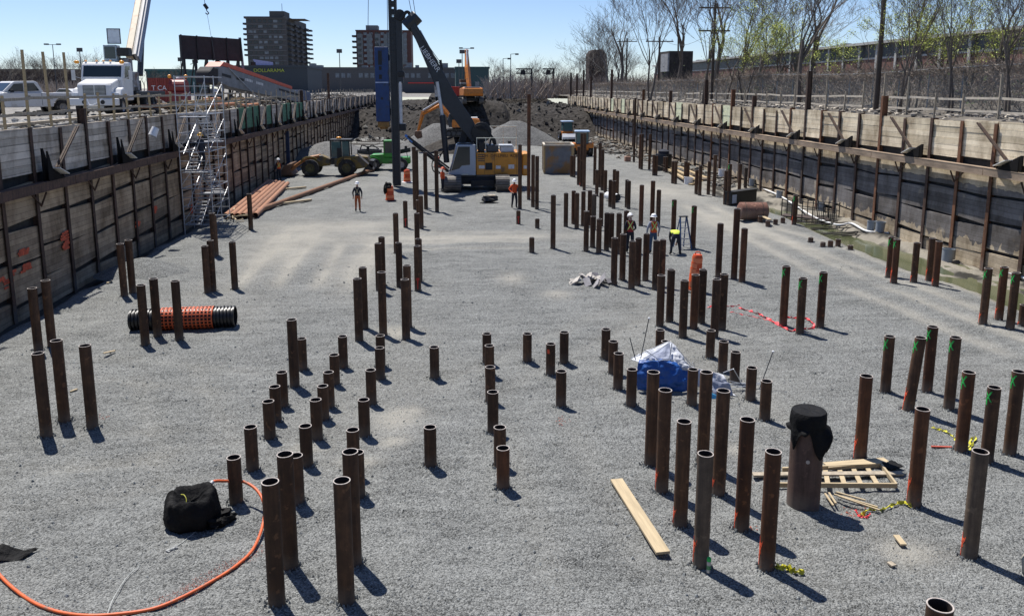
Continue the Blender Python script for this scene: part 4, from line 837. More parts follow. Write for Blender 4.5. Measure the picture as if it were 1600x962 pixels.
sheet('blue_side', (v, [(0,1,5,4),(1,2,6,5),(2,3,7,6),(4,5,9,8),(5,6,10,9),(6,7,11,10),(8,9,13,12),(9,10,14,13),(10,11,15,14)]), BL, root, 4, .04)
v = [cv(998,566,.25), cv(986,560,.5), cv(1010,548,.75), cv(1047,533,.85), cv(1056,540,.8), cv(1068,560,.55), cv(1082,575,.4), cv(1056,566,.28), cv(1030,561,.28), cv(1050,550,.55), cv(1022,556,.5)]
sheet('white_roof', (v, [(0,10,2,1),(2,10,3),(3,10,9),(3,9,5,4),(0,8,10),(8,7,9,10),(7,6,5,9)]), WH, root, 4, .035)
v = [cv(1004,560,.2), cv(1046,535,.62), cv(1050,562,.2), cv(1025,561,.18)]
sheet('grey_inner_fold', (v, [(0,1,3),(1,2,3)]), GR, root, 4, .02)
v = [cv(1060,566,.1), cv(1095,577,.0), cv(1130,585,-.1), cv(1146,612,-.4), cv(1150,622,-.5), cv(1112,618,-.3), cv(1085,600,.0), cv(1068,585,.05), cv(1105,595,-.1)]
for i in (4,5,3): v[i].z = max(.04, v[i].z*.5)
sheet('white_sheet', (v, [(0,1,8,7),(1,2,3,8),(3,4,5,8),(5,6,7,8)]), WH, root, 4, .05)
v = [cv(1112,590,-.3), cv(1140,598,-.45), cv(1146,618,-.55), cv(1115,617,-.5), cv(1128,603,-.42)]; v[3].z = .05; v[2].z = .05
sheet('grey_sheet', (v, [(0,1,4),(1,2,4),(2,3,4),(3,0,4)]), GR, root, 3, .03)
v = [cv(1108,612,-.55), cv(1122,618,-.6), cv(1121,625,-.62), cv(1108,622,-.62)]; v[2].z = v[3].z = .02
sheet('light_blue_flap', (v, [(0,1,2,3)]), LB, root, 3, .01)
PO = mat('white_canopy_tube', (.6,.62,.64), .35, .3)
for a, b in (((1001,560),(1014,497)),((993,562),(984,527)),((986,559),(1003,553)),((1000,563),(1067,562)),((1045,533),(987,559)),((1047,534),(1008,562)),((1050,535),(1046,562)),((1056,542),(1085,575)),((1066,560),(1090,583)),((1082,566),(1086,572)),((1130,582),(1146,576)),((1146,576),(1160,600)),((1112,600),(1188,598)),((1120,612),(1188,600)),((1140,595),(1178,610)),((1005,545),(1030,562)),((1135,600),(1165,612)),((1186,620),(1208,549))):
    m = MB(); dk = a[1]-b[1] > 30 or (a, b) == ((1186,620),(1208,549)); p_, q_ = cv(*a, dy=-.05), cv(*b, dy=.1)
    p_.z = max(p_.z, .02); q_.z = max(q_.z, .02)
    m.cyl(p_, q_, .010 if not dk else .012, n=7); m.build('frame_pole', DKGREY if dk else PO, root, smooth=True)
for a in ((1014,497),(1208,549)):
    m = MB(); c_ = cv(*a, dy=.1); m.blob(tuple(c_), .03, .03, .025, .0, 8, 6); m.build('pole_cap', WHITEP, root, smooth=True)
# pale rubble heap of bags and boards
c = gp(925, 447); root_r = random.Random(8)
for i in range(26):
    a = root_r.uniform(0, 6.3); r = root_r.random()**.6; x = c.x + .75*r*math.cos(a); y = c.y+.35 + .5*r*math.sin(a); s_ = root_r.uniform(.07,.19)
    if i < 17:
        m = MB(); m.blob((0,0,0), s_*1.4, s_, s_*.45, .5, 8, 5, i); o = m.build('plaster_chunk', mat('pale_plaster', (.45,.42,.38), .85, var=.2), smooth=False, loc=(x, y, .05+.28*(1-r)))
        o.rotation_euler = (root_r.uniform(-.6,.6), root_r.uniform(-.6,.6), root_r.uniform(0,3)); tag(o, ('pale plaster chunk low on the left side of the small rubble heap' if x < c.x-.25 else 'pale plaster chunk low on the right side of the small rubble heap' if x > c.x+.25 else 'pale plaster chunk in the middle of the small rubble heap'), 'rubble', 'chunks in the pale rubble heap')
    else:
        m = MB(); m.box(-s_*1.6, s_*1.6, -s_, s_, -.015, .015); o = m.build('board_fragment', mat('grey_board', (.28,.27,.28), .8, var=.25), loc=(x+.2, y-.15, .10+.22*(1-r)))
        o.rotation_euler = (root_r.uniform(-.9,.9), root_r.uniform(-.9,.9), root_r.uniform(0,3)); tag(o, 'grey broken board fragment in the small rubble heap', 'board', 'fragments in the pale rubble heap')
# small and large crushed stone heaps
def heap(cx, cy, rx, ry, h, label, mt=HEAPM, sd=0, peaks=None, base=0):
    m = MB(); n = 44; R_ = 18
    for j in range(R_+1):
        q = j/R_
        for k in range(n):
            t = 2*math.pi*k/n; w_ = 1+.12*noise.noise(Vector((math.cos(t)*1.5, math.sin(t)*1.5, sd)))
            x, y = rx*q*w_*math.cos(t), ry*q*w_*math.sin(t); z = h*max(0, 1-q**1.25)*1.0
            z += .05*h*noise.noise(Vector((x*1.1, y*1.1, sd))) * (1-q)
            if q < .12: z = min(z, h*.93)
            m.v.append((x, y, z-.06*q))
    m.f = [(j*n+k, j*n+(k+1) % n, (j+1)*n+(k+1) % n, (j+1)*n+k) for j in range(R_) for k in range(n)]; m.m = [0]*len(m.f)
    return tag(m.build('gravel_heap', mt, smooth=True, loc=(cx, cy, base)), label, 'gravel heap')
heap(-12.3, 33.4, 1.9, 1.5, .62, 'small grey gravel mound at the left bank behind two piles', GRAVEL, 1)
g = AZ(500, 250); heap(-11.4, 84, 6.2, 5.6, 2.2, 'low grey gravel heap behind the wheel loader against the left wall', HEAPM, 2)
heap(-.6, 101, 5.6, 4.6, 3.35, 'large grey gravel heap behind the drilling rig boom', HEAPM, 3)
heap(4.9, 110, 4.8, 4, 2.8, 'low grey gravel heap behind the rig counterweight', HEAPM, 4)
heap(9.6, 109, 6.4, 4.4, 3.3, 'large grey gravel heap behind the rusty bin', HEAPM, 5)
# stacked rusty pipes on the left and the long single pipe
RP = rust_pile_mat('fresh_orange_pipe', (.22,.085,.035), (.36,.15,.07), (.48,.22,.11))
p0, p1 = AZ(368, 337, .2), AZ(431, 283, .2)
d = (p1-p0).normalized(); pr = Vector((d.y, -d.x, 0))
for i in range(6):
    a = p0 + pr*(i*.33-.55); b = p1 + pr*(i*.33-.55) - d*(i*.35); m = MB(); mid = a
    L = (b-a).length; root = empty('steel_pipe', (a.x, a.y, .17+.03), math.atan2(d.y, d.x), f'orange rusty pipe, {ordinal(i, 6)} in the stack by the left wall', 'pipe', 'stacked orange pipes')
    m = MB(); m.cyl((0,0,0), (L,0,0), .155, n=20, cap=False); m.cyl((0.001,0,0), (L,0,0), .14, n=20, cap=False); m.lathe([], 3)
    m.build('pipe_shell', RP, root, smooth=True); m = MB(); m.cyl((.3,0,0), (.32,0,0), .139, n=20); m.build('dark_bore', INK, root)  # dark disc inside the pipe paints the shade of its bore
a, b = AZ(400, 330, .16), AZ(585, 264, .16); m = MB(); m.cyl((a.x,a.y,.17), (b.x,b.y,.17), .15, n=18); tag(m.build('long_pipe', rust_pile_mat('brown_long_pipe', (.12,.06,.035), (.22,.11,.06), (.32,.17,.09)), smooth=True), 'single long rusty pipe lying diagonally behind the workers left of the mast', 'pipe')
for a, b, w_, lb in (((440,320),(486,314),.22,'split log like timber lying in front of the long pipe'),((436,298),(478,294),.2,'brown timber lying behind the long pipe'),((398,334),(412,328),.16,'short timber end by the stacked pipes')):
    plank('timber', gp(*a), gp(*b), w_, .12, LUMBX, lb, .02, 'timber')
r_ = random.Random(6)
for i in range(14):
    a = gp(r_.uniform(345,375), r_.uniform(335,352)); t = r_.uniform(-.5,2.4); l = r_.uniform(.4,1.0)
    plank('kindling', a, a+Vector((math.cos(t)*l, math.sin(t)*l, r_.uniform(0,.15))), .06, .03, LUMBX, 'pale splintered wood offcut piled at the foot of the scaffold', .03+.02*i, 'offcut', 'splintered offcuts by the scaffold')
# object on the ground in front of the rig: dark motor lump with straps
c = gp(765, 316); root = empty('pile_cushion', (c.x, c.y, 0), .1, 'dark round steel block with pale wood top lying before the drilling rig', 'steel block')
m = MB(); m.blob((0,0,.24), .55, .4, .24, .25, 14, 8, 3); m.build('block_body', BLACK, root); m = MB(); m.box(-.38,.38,-.25,.2,.42,.48); m.build('wood_top', LUMBER_O, root, bevel=.01)
m = MB(); m.tube(cat_rom([(-.5,-.2,.05),(-.7,-.5,.03),(-.4,-.75,.03),(0,-.6,.03),(.4,-.7,.03)]), .02, 6); m.build('sling', BLACK, root)
# ------------------------------------------------------------------ piling rig
def P1(m, name, mt, root, **k): return m.build(name, mt, root, **k)
GLASS = glass_mat()
def track(root, x0, x1, y0, y1, z1, name='track'):
    """crawler: y along travel; shoes round the loop"""
    r = z1/2; m = MB(); n = 10
    prof = [(y0+r - r*math.sin(a), r - r*math.cos(a)) for a in [math.pi*k/n for k in range(n+1)]] + [(y1-r + r*math.sin(a), r + r*math.cos(a)) for a in [math.pi*k/n for k in range(n+1)]]
    m.prism(prof, 'x', x0+.06, x1-.06)
    t = m.build(name, RUBBER, root)
    m = MB(); P = prof + [prof[0]]; per = []; 
    for a, b in zip(P, P[1:]):
        L = math.hypot(b[0]-a[0], b[1]-a[1]); k = max(1, int(L/.2))
        for q in range(k):
            u = (q+.5)/k; y, z = a[0]+(b[0]-a[0])*u, a[1]+(b[1]-a[1])*u; dy, dz = (b[0]-a[0])/L, (b[1]-a[1])/L
            m.bar(Vector(((x0+x1)/2, y, z))-Vector((0, dy, dz))*.075, Vector(((x0+x1)/2, y, z))+Vector((0, dy, dz))*.075, x1-x0, .07, up=(0, -dz, dy))
    m.build('track_shoes', mat('worn_track_steel', (.12,.11,.10), .6, .2, var=.35), t)
    m = MB()
    for yy in np.linspace(y0+r, y1-r, 6): m.cyl((x0+.03, yy, r*.8), (x1-.03, yy, r*.8), r*.55, n=14)
    m.build('rollers', DKGREY, t)
RY = 60.5
def rx(px, py=262, y=RY-1.2): return AY(px, py, y).x
def rz(py, px=760, y=RY-1.2): return AY(px, py, y).z
X0 = rx(700)
rig = empty('drilling_rig', (2.35, RY, 0), 0, 'crawler piling rig with ochre engine house, white cab, black mast and blue hammer', 'piling rig')
def lx(px, py=262, y=RY-1.2): return AY(px, py, y).x - 2.35
tz = rz(274)
# tracks point towards the camera
track(rig, lx(694,290,57.6), lx(721,290,57.6), -2.9, 2.6, 1.15)
track(rig, lx(775,290,57.6), lx(797,290,57.6), -2.9, 2.6, 1.15)
m = MB(); m.box(lx(721)-.1, lx(775)+.1, -1.5, 1.5, .45, .95); m.cyl((0,0,.9),(0,0,1.35),1.0,n=24); m.box(lx(735), lx(772), -1.9,-1.5,.35,.8); P1(m, 'undercarriage', BLACK, rig, bevel=.03)
zt, zb = rz(238), rz(273)
m = MB(); m.box(lx(744), lx(815), -1.45, 1.45, zb, zt); P1(m, 'engine_house', RIGORANGE, rig, bevel=.04)
m = MB(); m.box(lx(744)-.02, lx(815)+.02, -1.47, 1.47, zb-.14, zb+.02); m.box(lx(700), lx(744), -1.3, 1.3, zb-.16, zb); P1(m, 'deck', DKGREY, rig, bevel=.02)
m = MB(); m.prism([(-1.3,zb-.1),(1.3,zb-.1),(1.3,zt-.1),(-1.3,zt-.1)], 'x', lx(815)+.03, lx(828)); P1(m, 'counterweight', RIGORANGE, rig, bevel=.1)
# panel seams, vents, dark hatch, pale stickers on the camera side
for a, b, c_, d in ((758,775,257,268),):
    pass
m = MB(); m.box(lx(758), lx(769), -1.475, -1.452, rz(265), rz(254)); P1(m, 'vent_grille', BLACK, rig)
for a in (757, 772.5, 807):
    m = MB(); m.box(lx(a)-.012, lx(a)+.012, -1.458, -1.451, zb+.05, zt-.05); P1(m, 'door_seam', mat('seam_brown', (.18,.08,.02), .7), rig)
for a, b, c_, d in ((774.5,782,258.5,263.5),(794,803,257,263.5),(818,823,259,264),(748,757,258,263)):
    m = MB(); m.box(lx(a), lx(b), -1.468, -1.452, rz(d), rz(c_)) if a < 815 else m.box(lx(a), lx(b), -1.318, -1.302, rz(d), rz(c_)); P1(m, 'sticker', mat('pale_sticker', (.6,.6,.62), .4, var=.3, scale=14), rig)
m = MB(); 
for k in range(4): m.box(lx(746.5), lx(757), -1.465, -1.452, rz(242+k*3.2), rz(240.6+k*3.2))
P1(m, 'louvre', DKGREY, rig)
text_mesh('side_lettering', 'LIM  DPI-LPIEU  ROBI', .30, mat('brown_lettering', (.08,.03,.015), .6), rig, ((lx(760)+lx(804))/2, -1.47, rz(243.5)), (R(90),0,0), .004)
# handrails on top
HR = mat('pale_handrail', (.62,.62,.52), .4, .1)
def rail3(name, xs_, y0, y1, z0, z1, mids=1):
    m = MB(); 
    for x in xs_:
        for y in {y0, y1}: m.cyl((x,y,z0),(x,y,z1),.03,n=6)
    for y in {y0, y1}:
        m.cyl((xs_[0],y,z1),(xs_[-1],y,z1),.03,n=6)
        if mids: m.cyl((xs_[0],y,(z0+z1)/2),(xs_[-1],y,(z0+z1)/2),.018,n=6)
    for x in (xs_[0], xs_[-1]): m.cyl((x,y0,z1),(x,y1,z1),.03,n=6)
    return P1(m, name, HR, rig, smooth=True)
rail3('hand_rail', [lx(745), lx(759), lx(808)], -1.4, -1.35, zt, rz(215.5), 0)
rail3('hand_rail', [lx(766), lx(790), lx(811)], 1.2, 1.25, zt, rz(200), 1)
m = MB(); m.box(lx(761), lx(779), -1.2, .6, zt+.01, rz(227)); P1(m, 'hydraulic_block', DKGREY, rig, bevel=.05)
m = MB(); m.box(lx(782), lx(803), -1.25, -.2, zt+.01, rz(229)); m.box(lx(780), lx(801), -1.35, -.3, rz(229)+.01, rz(226.5)); P1(m, 'exhaust_cover', mat('pale_grey_paint', (.5,.52,.55), .4, var=.1), rig, bevel=.03)
m = MB(); m.tube(cat_rom([(lx(766),-.6,zt+.3),(lx(768),-.6,rz(219)),(lx(774),-.6,rz(219)),(lx(776),-.6,zt+.3)]), .07, 8); m.cyl((lx(798),-.1,zt),(lx(798),-.1,rz(222)),.12,n=10); P1(m, 'exhaust_pipe', BLACK, rig, smooth=True)
m = MB(); m.box(lx(748), lx(757), -1.2, 1.2, zt+.01, rz(222)); P1(m, 'winch_housing', BLACK, rig, bevel=.04)
# small cabin box white with dark windows
cz0, cz1 = zb, rz(225.5)
m = MB(); cxa, cxb = lx(700), lx(743)
m.prism([(cxa, cz0),(cxb, cz0),(cxb, cz1),(cxa+.62, cz1),(cxa+.28, cz0+.9)], 'y', -1.62, -.35); cab = P1(m, 'cab', mat('cab_pale_grey_paint', (.36,.41,.47), .35, var=.06), rig, bevel=.04)
m = MB(); m.prism([(cxa+.10, cz0+.32),(cxa+.80, cz0+.50),(cxa+1.0, cz0+.72),(cxb-.42, cz0+.78),(cxb-.42, cz1-.14),(cxa+.72, cz1-.14),(cxa+.36, cz0+.95)], 'y', -1.636, -1.622); P1(m, 'side_window', GLASS, cab)
m = MB(); m.bar((cxa+.28,-.98,cz0+.92),(cxa+.60,-.98,cz1-.1),1.05,.02, up=(1,0,0)) ; P1(m, 'windscreen', GLASS, cab)
m = MB(); m.box(cxa+1.0, cxb-.55, -1.66, -1.638, cz0+.05, cz0+.12); m.cyl((cxa+.2,-1.7,cz0+.3),(cxa+.75,-1.7,cz1-.1),.02,n=6); P1(m, 'cab_grab_rail', HR, cab)
m = MB(); m.blob((lx(712),-1.0,rz(243)),.16,.16,.17,.05,10,7); m.blob((lx(711),-1.0,rz(251)),.2,.22,.36,.05,10,7); P1(m, 'seat', mat('cab_seat_grey', (.25,.25,.25), .8), cab, smooth=True)
m = MB(); m.box(cxa+.7, cxb-.1, -1.5, -.5, cz1+.01, cz1+.09); P1(m, 'roof_hatch', DKGREY, cab, bevel=.02)
# boom and A frame
def bp(px, py, y=RY): return Vector((AY(px,py,y).x-2.35, y-RY, AY(px,py,y).z))
b0, b1, b2 = bp(745,218), bp(684,118), bp(638,27)
m = MB()
def seg(pts_w, ya, yb, mt, name, bevel=.04):
    """boom web: centre line points with heights, extruded in y"""
    up_, dn = [], []
    for i, (p, h) in enumerate(pts_w):
        a = pts_w[max(0,i-1)][0]; b = pts_w[min(len(pts_w)-1,i+1)][0]; d = (b-a).normalized(); nrm = Vector((-d.z,0,d.x))
        up_.append((p.x+nrm.x*h/2, p.z+nrm.z*h/2)); dn.append((p.x-nrm.x*h/2, p.z-nrm.z*h/2))
    m = MB(); m.prism(up_+dn[::-1], 'y', ya, yb); return P1(m, name, mt, rig, bevel=bevel)
DKB = mat('dark_slate_paint', (.017,.021,.028), .45, var=.25, scale=3)
seg([(b0,.8),(bp(728,192),1.1),(bp(700,152),1.18),(b1,.95),(bp(660,68),.68),(b2,.42)], -.42, .42, DKB, 'boom')
m = MB(); 
for k in range(1): pass
d = (bp(688,108)-bp(650,55)).normalized(); ang = math.atan2(d.z, d.x)
q = bp(673,93)
text_mesh('boom_lettering', 'LIEBHERR', .5, mat('pale_lettering', (.62,.64,.66), .5), rig, (q.x-.05, -.45, q.z-.0), (R(90), -ang if False else 0, 0), .005)
tm = bpy.data.objects['boom_lettering']; tm.rotation_euler = Matrix.Rotation(0,3,'X').to_euler()
mr = Matrix.Rotation(-ang, 4, 'Y') @ Matrix.Rotation(R(90), 4, 'X'); tm.matrix_basis = Matrix.Translation((q.x-.05, -.45, q.z)) @ mr
m = MB(); m.cyl((bp(752,206)+Vector((0,-.5,0))), (bp(752,206)+Vector((0,.5,0))), .62, n=22); m.cyl((bp(752,206)+Vector((0,-.65,0))), (bp(752,206)+Vector((0,-.52,0))), .74, n=22); P1(m, 'winch_drum', BLACK, rig, bevel=.03)
m = MB()
for k in range(5): m.tube(cat_rom([bp(742+k*2,198+k,RY-.7), bp(752+k*2,196+k*2,RY-.75), bp(762+k*1.5,203+k*2,RY-.75), bp(770+k,222,RY-.75), bp(775,236,RY-.7)]), .035, 6)
P1(m, 'hydraulic_hoses', BLACK, rig, smooth=True)
m = MB(); m.bar(bp(718,236), bp(728,200), .3, .5); m.bar(bp(742,236), bp(745,210), .3, .5); P1(m, 'boom_foot', BLACK, rig)
# hydraulic lift cylinder
m = MB(); m.cyl(bp(698,254,RY-.6), bp(691,180,RY-.6), .22, n=14); P1(m, 'lift_cylinder', DKB, rig, smooth=True)
m = MB(); m.cyl(bp(691,180,RY-.6), bp(683,128,RY-.6), .12, n=12); P1(m, 'cylinder_rod', STEELC, rig, smooth=True)
m = MB(); 
for o_ in (0, .35):
    m.cyl(bp(637,213,RY-.5-o_), bp(702,263,RY-.5-o_), .07, n=8)
m.cyl(bp(640,219,RY+.4), bp(706,272,RY+.4), .12, n=8); P1(m, 'mast_struts', BLACK, rig, smooth=True)
m = MB(); m.cyl(bp(633,211,RY-.7), bp(645,222,RY-.7), .10, n=8); P1(m, 'blue_rod_end', mat('blue_hose_collar', (.06,.2,.55), .4), rig, smooth=True)
m = MB(); m.tube(cat_rom([bp(690,240,RY-.8), bp(676,252,RY-.8), bp(678,268,RY-.8), bp(694,272,RY-.8)]), .045, 6); m.tube(cat_rom([bp(692,236,RY-.8), bp(682,262,RY-.8), bp(700,280,RY-.8)]), .04, 6); P1(m, 'slack_hoses', BLACK, rig, smooth=True)
# mast (leader): box with lightening holes at its top
MY = RY+1.2
def mp_(px, py, y=MY): return Vector((AY(px,py,y).x-2.35, y-RY, AY(px,py,y).z))
ma, mbt = mp_(614.5, -60), mp_(622, 285)
xm = AY(620.5,285,MY).x-2.35; w2 = .29; zt_ = 15.6; zs = AY(612, 36, MY).z
m = MB(); m.box(xm-w2, xm+w2, -w2+1.2, w2+1.2, .12, zs)
m.box(xm-w2, xm-.085, 1.2-w2, 1.2+w2, zs+.001, zt_+4); m.box(xm+.085, xm+w2, 1.2-w2, 1.2+w2, zs+.001, zt_+4)
z = zs+.001
while z < zt_+4:
    m.box(xm-.084, xm+.084, 1.2-.25, 1.2+.25, z, z+.40); z += .57
for k in range(34): zz = .8+k*.42; m.box(xm-.18, xm+.18, 1.2-w2-.05, 1.2-w2+.01, zz, zz+.07)
P1(m, 'mast', DKB, rig)
m = MB(); m.box(xm-w2-.02, xm-w2+.06, 1.2-w2-.12, 1.2-w2-.002, .3, zt_+4); m.box(xm+w2-.06, xm+w2+.02, 1.2-w2-.12, 1.2-w2-.002, .3, zt_+4); P1(m, 'guide_rails', mat('greased_rail', (.07,.072,.078), .35, .3, var=.4), rig)
# second column right of the mast
xs2 = mp_(625.5, 120).x
m = MB(); m.box(xs2-.20, xs2+.24, .4, .9, AY(632,130,RY).z, AY(632,20,RY).z); P1(m, 'mast_slide', DKB, rig, bevel=.03)
m = MB(); m.box(xs2-.22, xs2+.30, .35, .95, AY(632,30,RY).z, AY(632,16,RY).z); m.cyl((xs2+.1,.3,AY(632,23,RY).z),(xs2+.1,1.0,AY(632,23,RY).z),.4,n=14); P1(m, 'slide_head', BLACK, rig, bevel=.04)
m = MB(); m.cyl((xs2+.02,.5,AY(632,195,RY).z),(xs2+.02,.5,AY(632,128,RY).z),.13,n=10); P1(m, 'slide_rod', STEELC, rig, smooth=True)
m = MB(); m.box(xm+w2, xs2+.35, .3, 1.4, AY(632,205,RY).z, AY(632,194,RY).z); m.box(xm+w2, xs2+.35, .3, 1.4, AY(632,120,RY).z, AY(632,112,RY).z); P1(m, 'mast_bracket', BLACK, rig, bevel=.03)
m = MB(); m.tube(cat_rom([bp(626,32), bp(634,20), bp(640,22), bp(641,36), bp(650,42)]), .12, 8); P1(m, 'hose_guide', BLACK, rig, smooth=True)
m = MB(); c_ = bp(645,33); m.cyl(c_+Vector((-.5,0,-.45)), c_+Vector((.35,0,.35)), .5, n=12); P1(m, 'swivel_motor', DKB, rig, bevel=.05)
m = MB()
for (a, b) in (((646,52),(655,68)),((665,78),(668,70)),((690,110),(688,94)),((640,44),(650,40))): m.bar(bp(*a), bp(*b), .2, .2)
P1(m, 'boom_brackets', BLACK, rig)
m = MB(); m.cyl(bp(656,48,RY-.3), bp(730,185,RY-.3), .07, n=8); P1(m, 'luffing_cylinder_rod', STEELC, rig, smooth=True)
# hammer
hx = mp_(598,130).x; h0, h1 = mp_(598,190).z, mp_(598,74).z
m = MB(); m.box(hx-.52, hx+.50, .75, 1.7, h0, h1); P1(m, 'hammer_casing', BLUE, rig, bevel=.05)
m = MB()
for a, b, wd in ((80,102,.28),(104,110,.2),(117,124,.22)): m.box(hx-.12-wd/2, hx-.12+wd/2, .735, .748, mp_(598,b).z, mp_(598,a).z)
m.cyl((hx-.05,.73,mp_(598,154).z),(hx-.05,.748,mp_(598,154).z),.1,n=12); P1(m, 'hammer_slot', BLACK, rig)
m = MB(); m.box(hx-.50, hx+.45, .742, .749, mp_(598,130).z, mp_(598,128.2).z); P1(m, 'hammer_marking', mat('pale_blue_marking', (.35,.42,.6), .5), rig)
m = MB(); m.box(hx-.42, hx+.42, .85, 1.6, mp_(598,199).z, h0-.01); m.cyl((hx,1.2,mp_(598,202).z),(hx,1.2,mp_(598,197).z),.3,n=16); P1(m, 'drive_cap', mat('dirty_yellow_cap', (.25,.13,.03), .6, var=.35), rig, bevel=.03)
m = MB(); m.box(hx+.5, xm-w2, 1.0, 1.5, mp_(598,180).z, mp_(598,170).z); m.box(hx+.5, xm-w2, 1.0, 1.5, mp_(598,95).z, mp_(598,86).z); P1(m, 'hammer_bracket', BLACK, rig)
CAB = mat('steel_cable_dark', (.08,.085,.09), .5, .3)
for (a, b, yy) in (((576,-40),(575,45),MY),((604.5,-40),(606,80),MY),((637,-10),(645,30),RY),((639,-40),(650,28),RY),((648,42),(689,103),RY-.6),((650,44),(693,105),RY-.6),((575,45),(594,75),MY)):
    m = MB(); m.cyl(mp_(a[0],a[1],yy), mp_(b[0],b[1],yy), .022, n=5); P1(m, 'hoist_cable', CAB, rig, smooth=True)

# ------------------------------------------------------------------ generic wheel
def wheel(root, x, y, r, w_, z=None, axis='y', rimm=None, n=26):
    z = r if z is None else z
    def P(t, rr, th): 
        return (x+rr*math.cos(th), y+t, z+rr*math.sin(th)) if axis == 'y' else (x+t, y+rr*math.cos(th), z+rr*math.sin(th))
    prof = [(-w_/2, r*.55), (-w_/2, r*.9), (-w_*.38, r), (w_*.38, r), (w_/2, r*.9), (w_/2, r*.55)]
    m = MB(); m.v = [P(t, rr*(1+.02*((k % 2) if rr > r*.95 else 0)), 2*math.pi*k/n) for t, rr in prof for k in range(n)]
    m.f = [(i*n+k, i*n+(k+1) % n, (i+1)*n+(k+1) % n, (i+1)*n+k) for i in range(len(prof)-1) for k in range(n)]; m.m = [0]*len(m.f)
    e = m.build('wheel', RUBBER, root, smooth=True)
    m = MB(); 
    for sgn in (-1, 1):
        a = P(sgn*w_*.5, 0, 0); m2 = MB()
    def ringp(t, rr): return [P(t, rr, 2*math.pi*k/n) for k in range(n)]
    vs = ringp(-w_*.42, r*.56)+ringp(-w_*.2, r*.45)+ringp(-w_*.2, r*.2)+ringp(-w_*.42, r*.18)+ringp(w_*.42, r*.18)+ringp(w_*.2, r*.2)+ringp(w_*.2, r*.45)+ringp(w_*.42, r*.56)
    m.v = vs; m.f = [(i*n+k, i*n+(k+1) % n, (i+1)*n+(k+1) % n, (i+1)*n+k) for i in range(7) for k in range(n)] + [tuple(range(3*n,4*n)), tuple(range(4*n,5*n))]; m.m = [0]*len(m.f)
    m.build('rim', rimm or mat('wheel_rim_grey', (.35,.35,.36), .4, .5), e, smooth=True)
    return e
# ------------------------------------------------------------------ white pickup
t = AZ(60, 178, 5.9)
pk = empty('pickup_truck', (AY(38,178,49).x, 49, 5.92), R(50), 'white pickup truck parked behind the left guard rail', 'pickup')
# local x: length, front towards -x; camera side is -y
Lh = 2.75
body = [(-2.75,.45),(-2.75,.95),(-2.6,1.12),(-1.45,1.22),(-1.35,1.25),(-.85,1.78),(-.70,1.86),(.35,1.88),(.52,1.80),(.78,1.26),(.85,1.22),(2.70,1.20),(2.78,.95),(2.78,.5)]
def arch(cx, r): return [(cx+r*math.cos(a), .42+r*math.sin(a)) for a in [math.pi*k/8 for k in range(9)]]
low = [(2.35,.42)] + [p for p in arch(1.75,.50)][0:] + arch(-1.85,.50) + [(-2.45,.42)]
m = MB(); m.prism(body[:4]+[(-1.35,1.24),(.80,1.24)]+body[10:]+low, 'y', -.95, .95); m.build('body', WHITE, pk, bevel=.05)
m = MB(); m.prism([(-1.40,1.245),(-.85,1.78),(-.70,1.86),(.35,1.88),(.52,1.80),(.80,1.245)], 'y', -.82, .82); cabp = m.build('cab_roof', WHITE, pk, bevel=.04)
for sg in (-1,1):
    m = MB(); m.prism([(-1.12,1.30),(-.76,1.72),(-.28,1.75),(-.28,1.30)], 'y', sg*.826, sg*.832); m.build('side_window', GLASS, cabp)
    m = MB(); m.prism([(-.20,1.30),(-.20,1.75),(.30,1.76),(.58,1.34)], 'y', sg*.826, sg*.832); m.build('side_window', GLASS, cabp)
m = MB(); m.bar((-1.33,0,1.31),(-.87,0,1.77),1.45,.02,up=(1,0,0)); m.build('windscreen', GLASS, cabp)
m = MB(); m.box(.86, 2.66, -.80, .80, 1.205, 1.212); m.build('cargo_bed', BLACK, pk)
m = MB(); m.box(-1.05,-.9,-1.12,-.96,1.24,1.42); m.build('side_mirror', BLACK, pk, bevel=.02)
for sg in (-1,1):
    m = MB(); m.box(-2.765,-2.70, sg*.62-.2, sg*.62+.2, .82, .98); m.build('headlight', mat('lamp_glass', (.6,.62,.65), .15), pk, bevel=.02)
m = MB(); m.box(-2.77,-2.72,-.4,.4,.7,.96); m.build('grille', BLACK, pk)
m = MB(); m.box(-2.86,-2.74,-.9,.9,.45,.62); m.box(2.76,2.86,-.9,.9,.48,.62); m.build('bumper', mat('chrome_dull', (.5,.5,.5), .3, .7), pk, bevel=.02)
for x in (-.28, .62): m = MB(); m.box(x-.008,x+.008,-.958,-.951,.52,1.23); m.build('door_seam', DKGREY, pk)
m = MB(); m.box(-.15,0,-.965,-.951,1.02,1.06); m.build('door_handle', BLACK, pk)
for x in (-1.85,1.75):
    for y in (-.84,.84): wheel(pk, x, y, .40, .27)
# ------------------------------------------------------------------ boom truck: conventional cab facing the camera
bt = empty('crane_truck', (AY(150,170,44.6).x, 44.6, 5.92), R(4), 'white conventional cab crane truck with raised telescopic boom on the left bank', 'crane truck')
W = 1.22     # half width
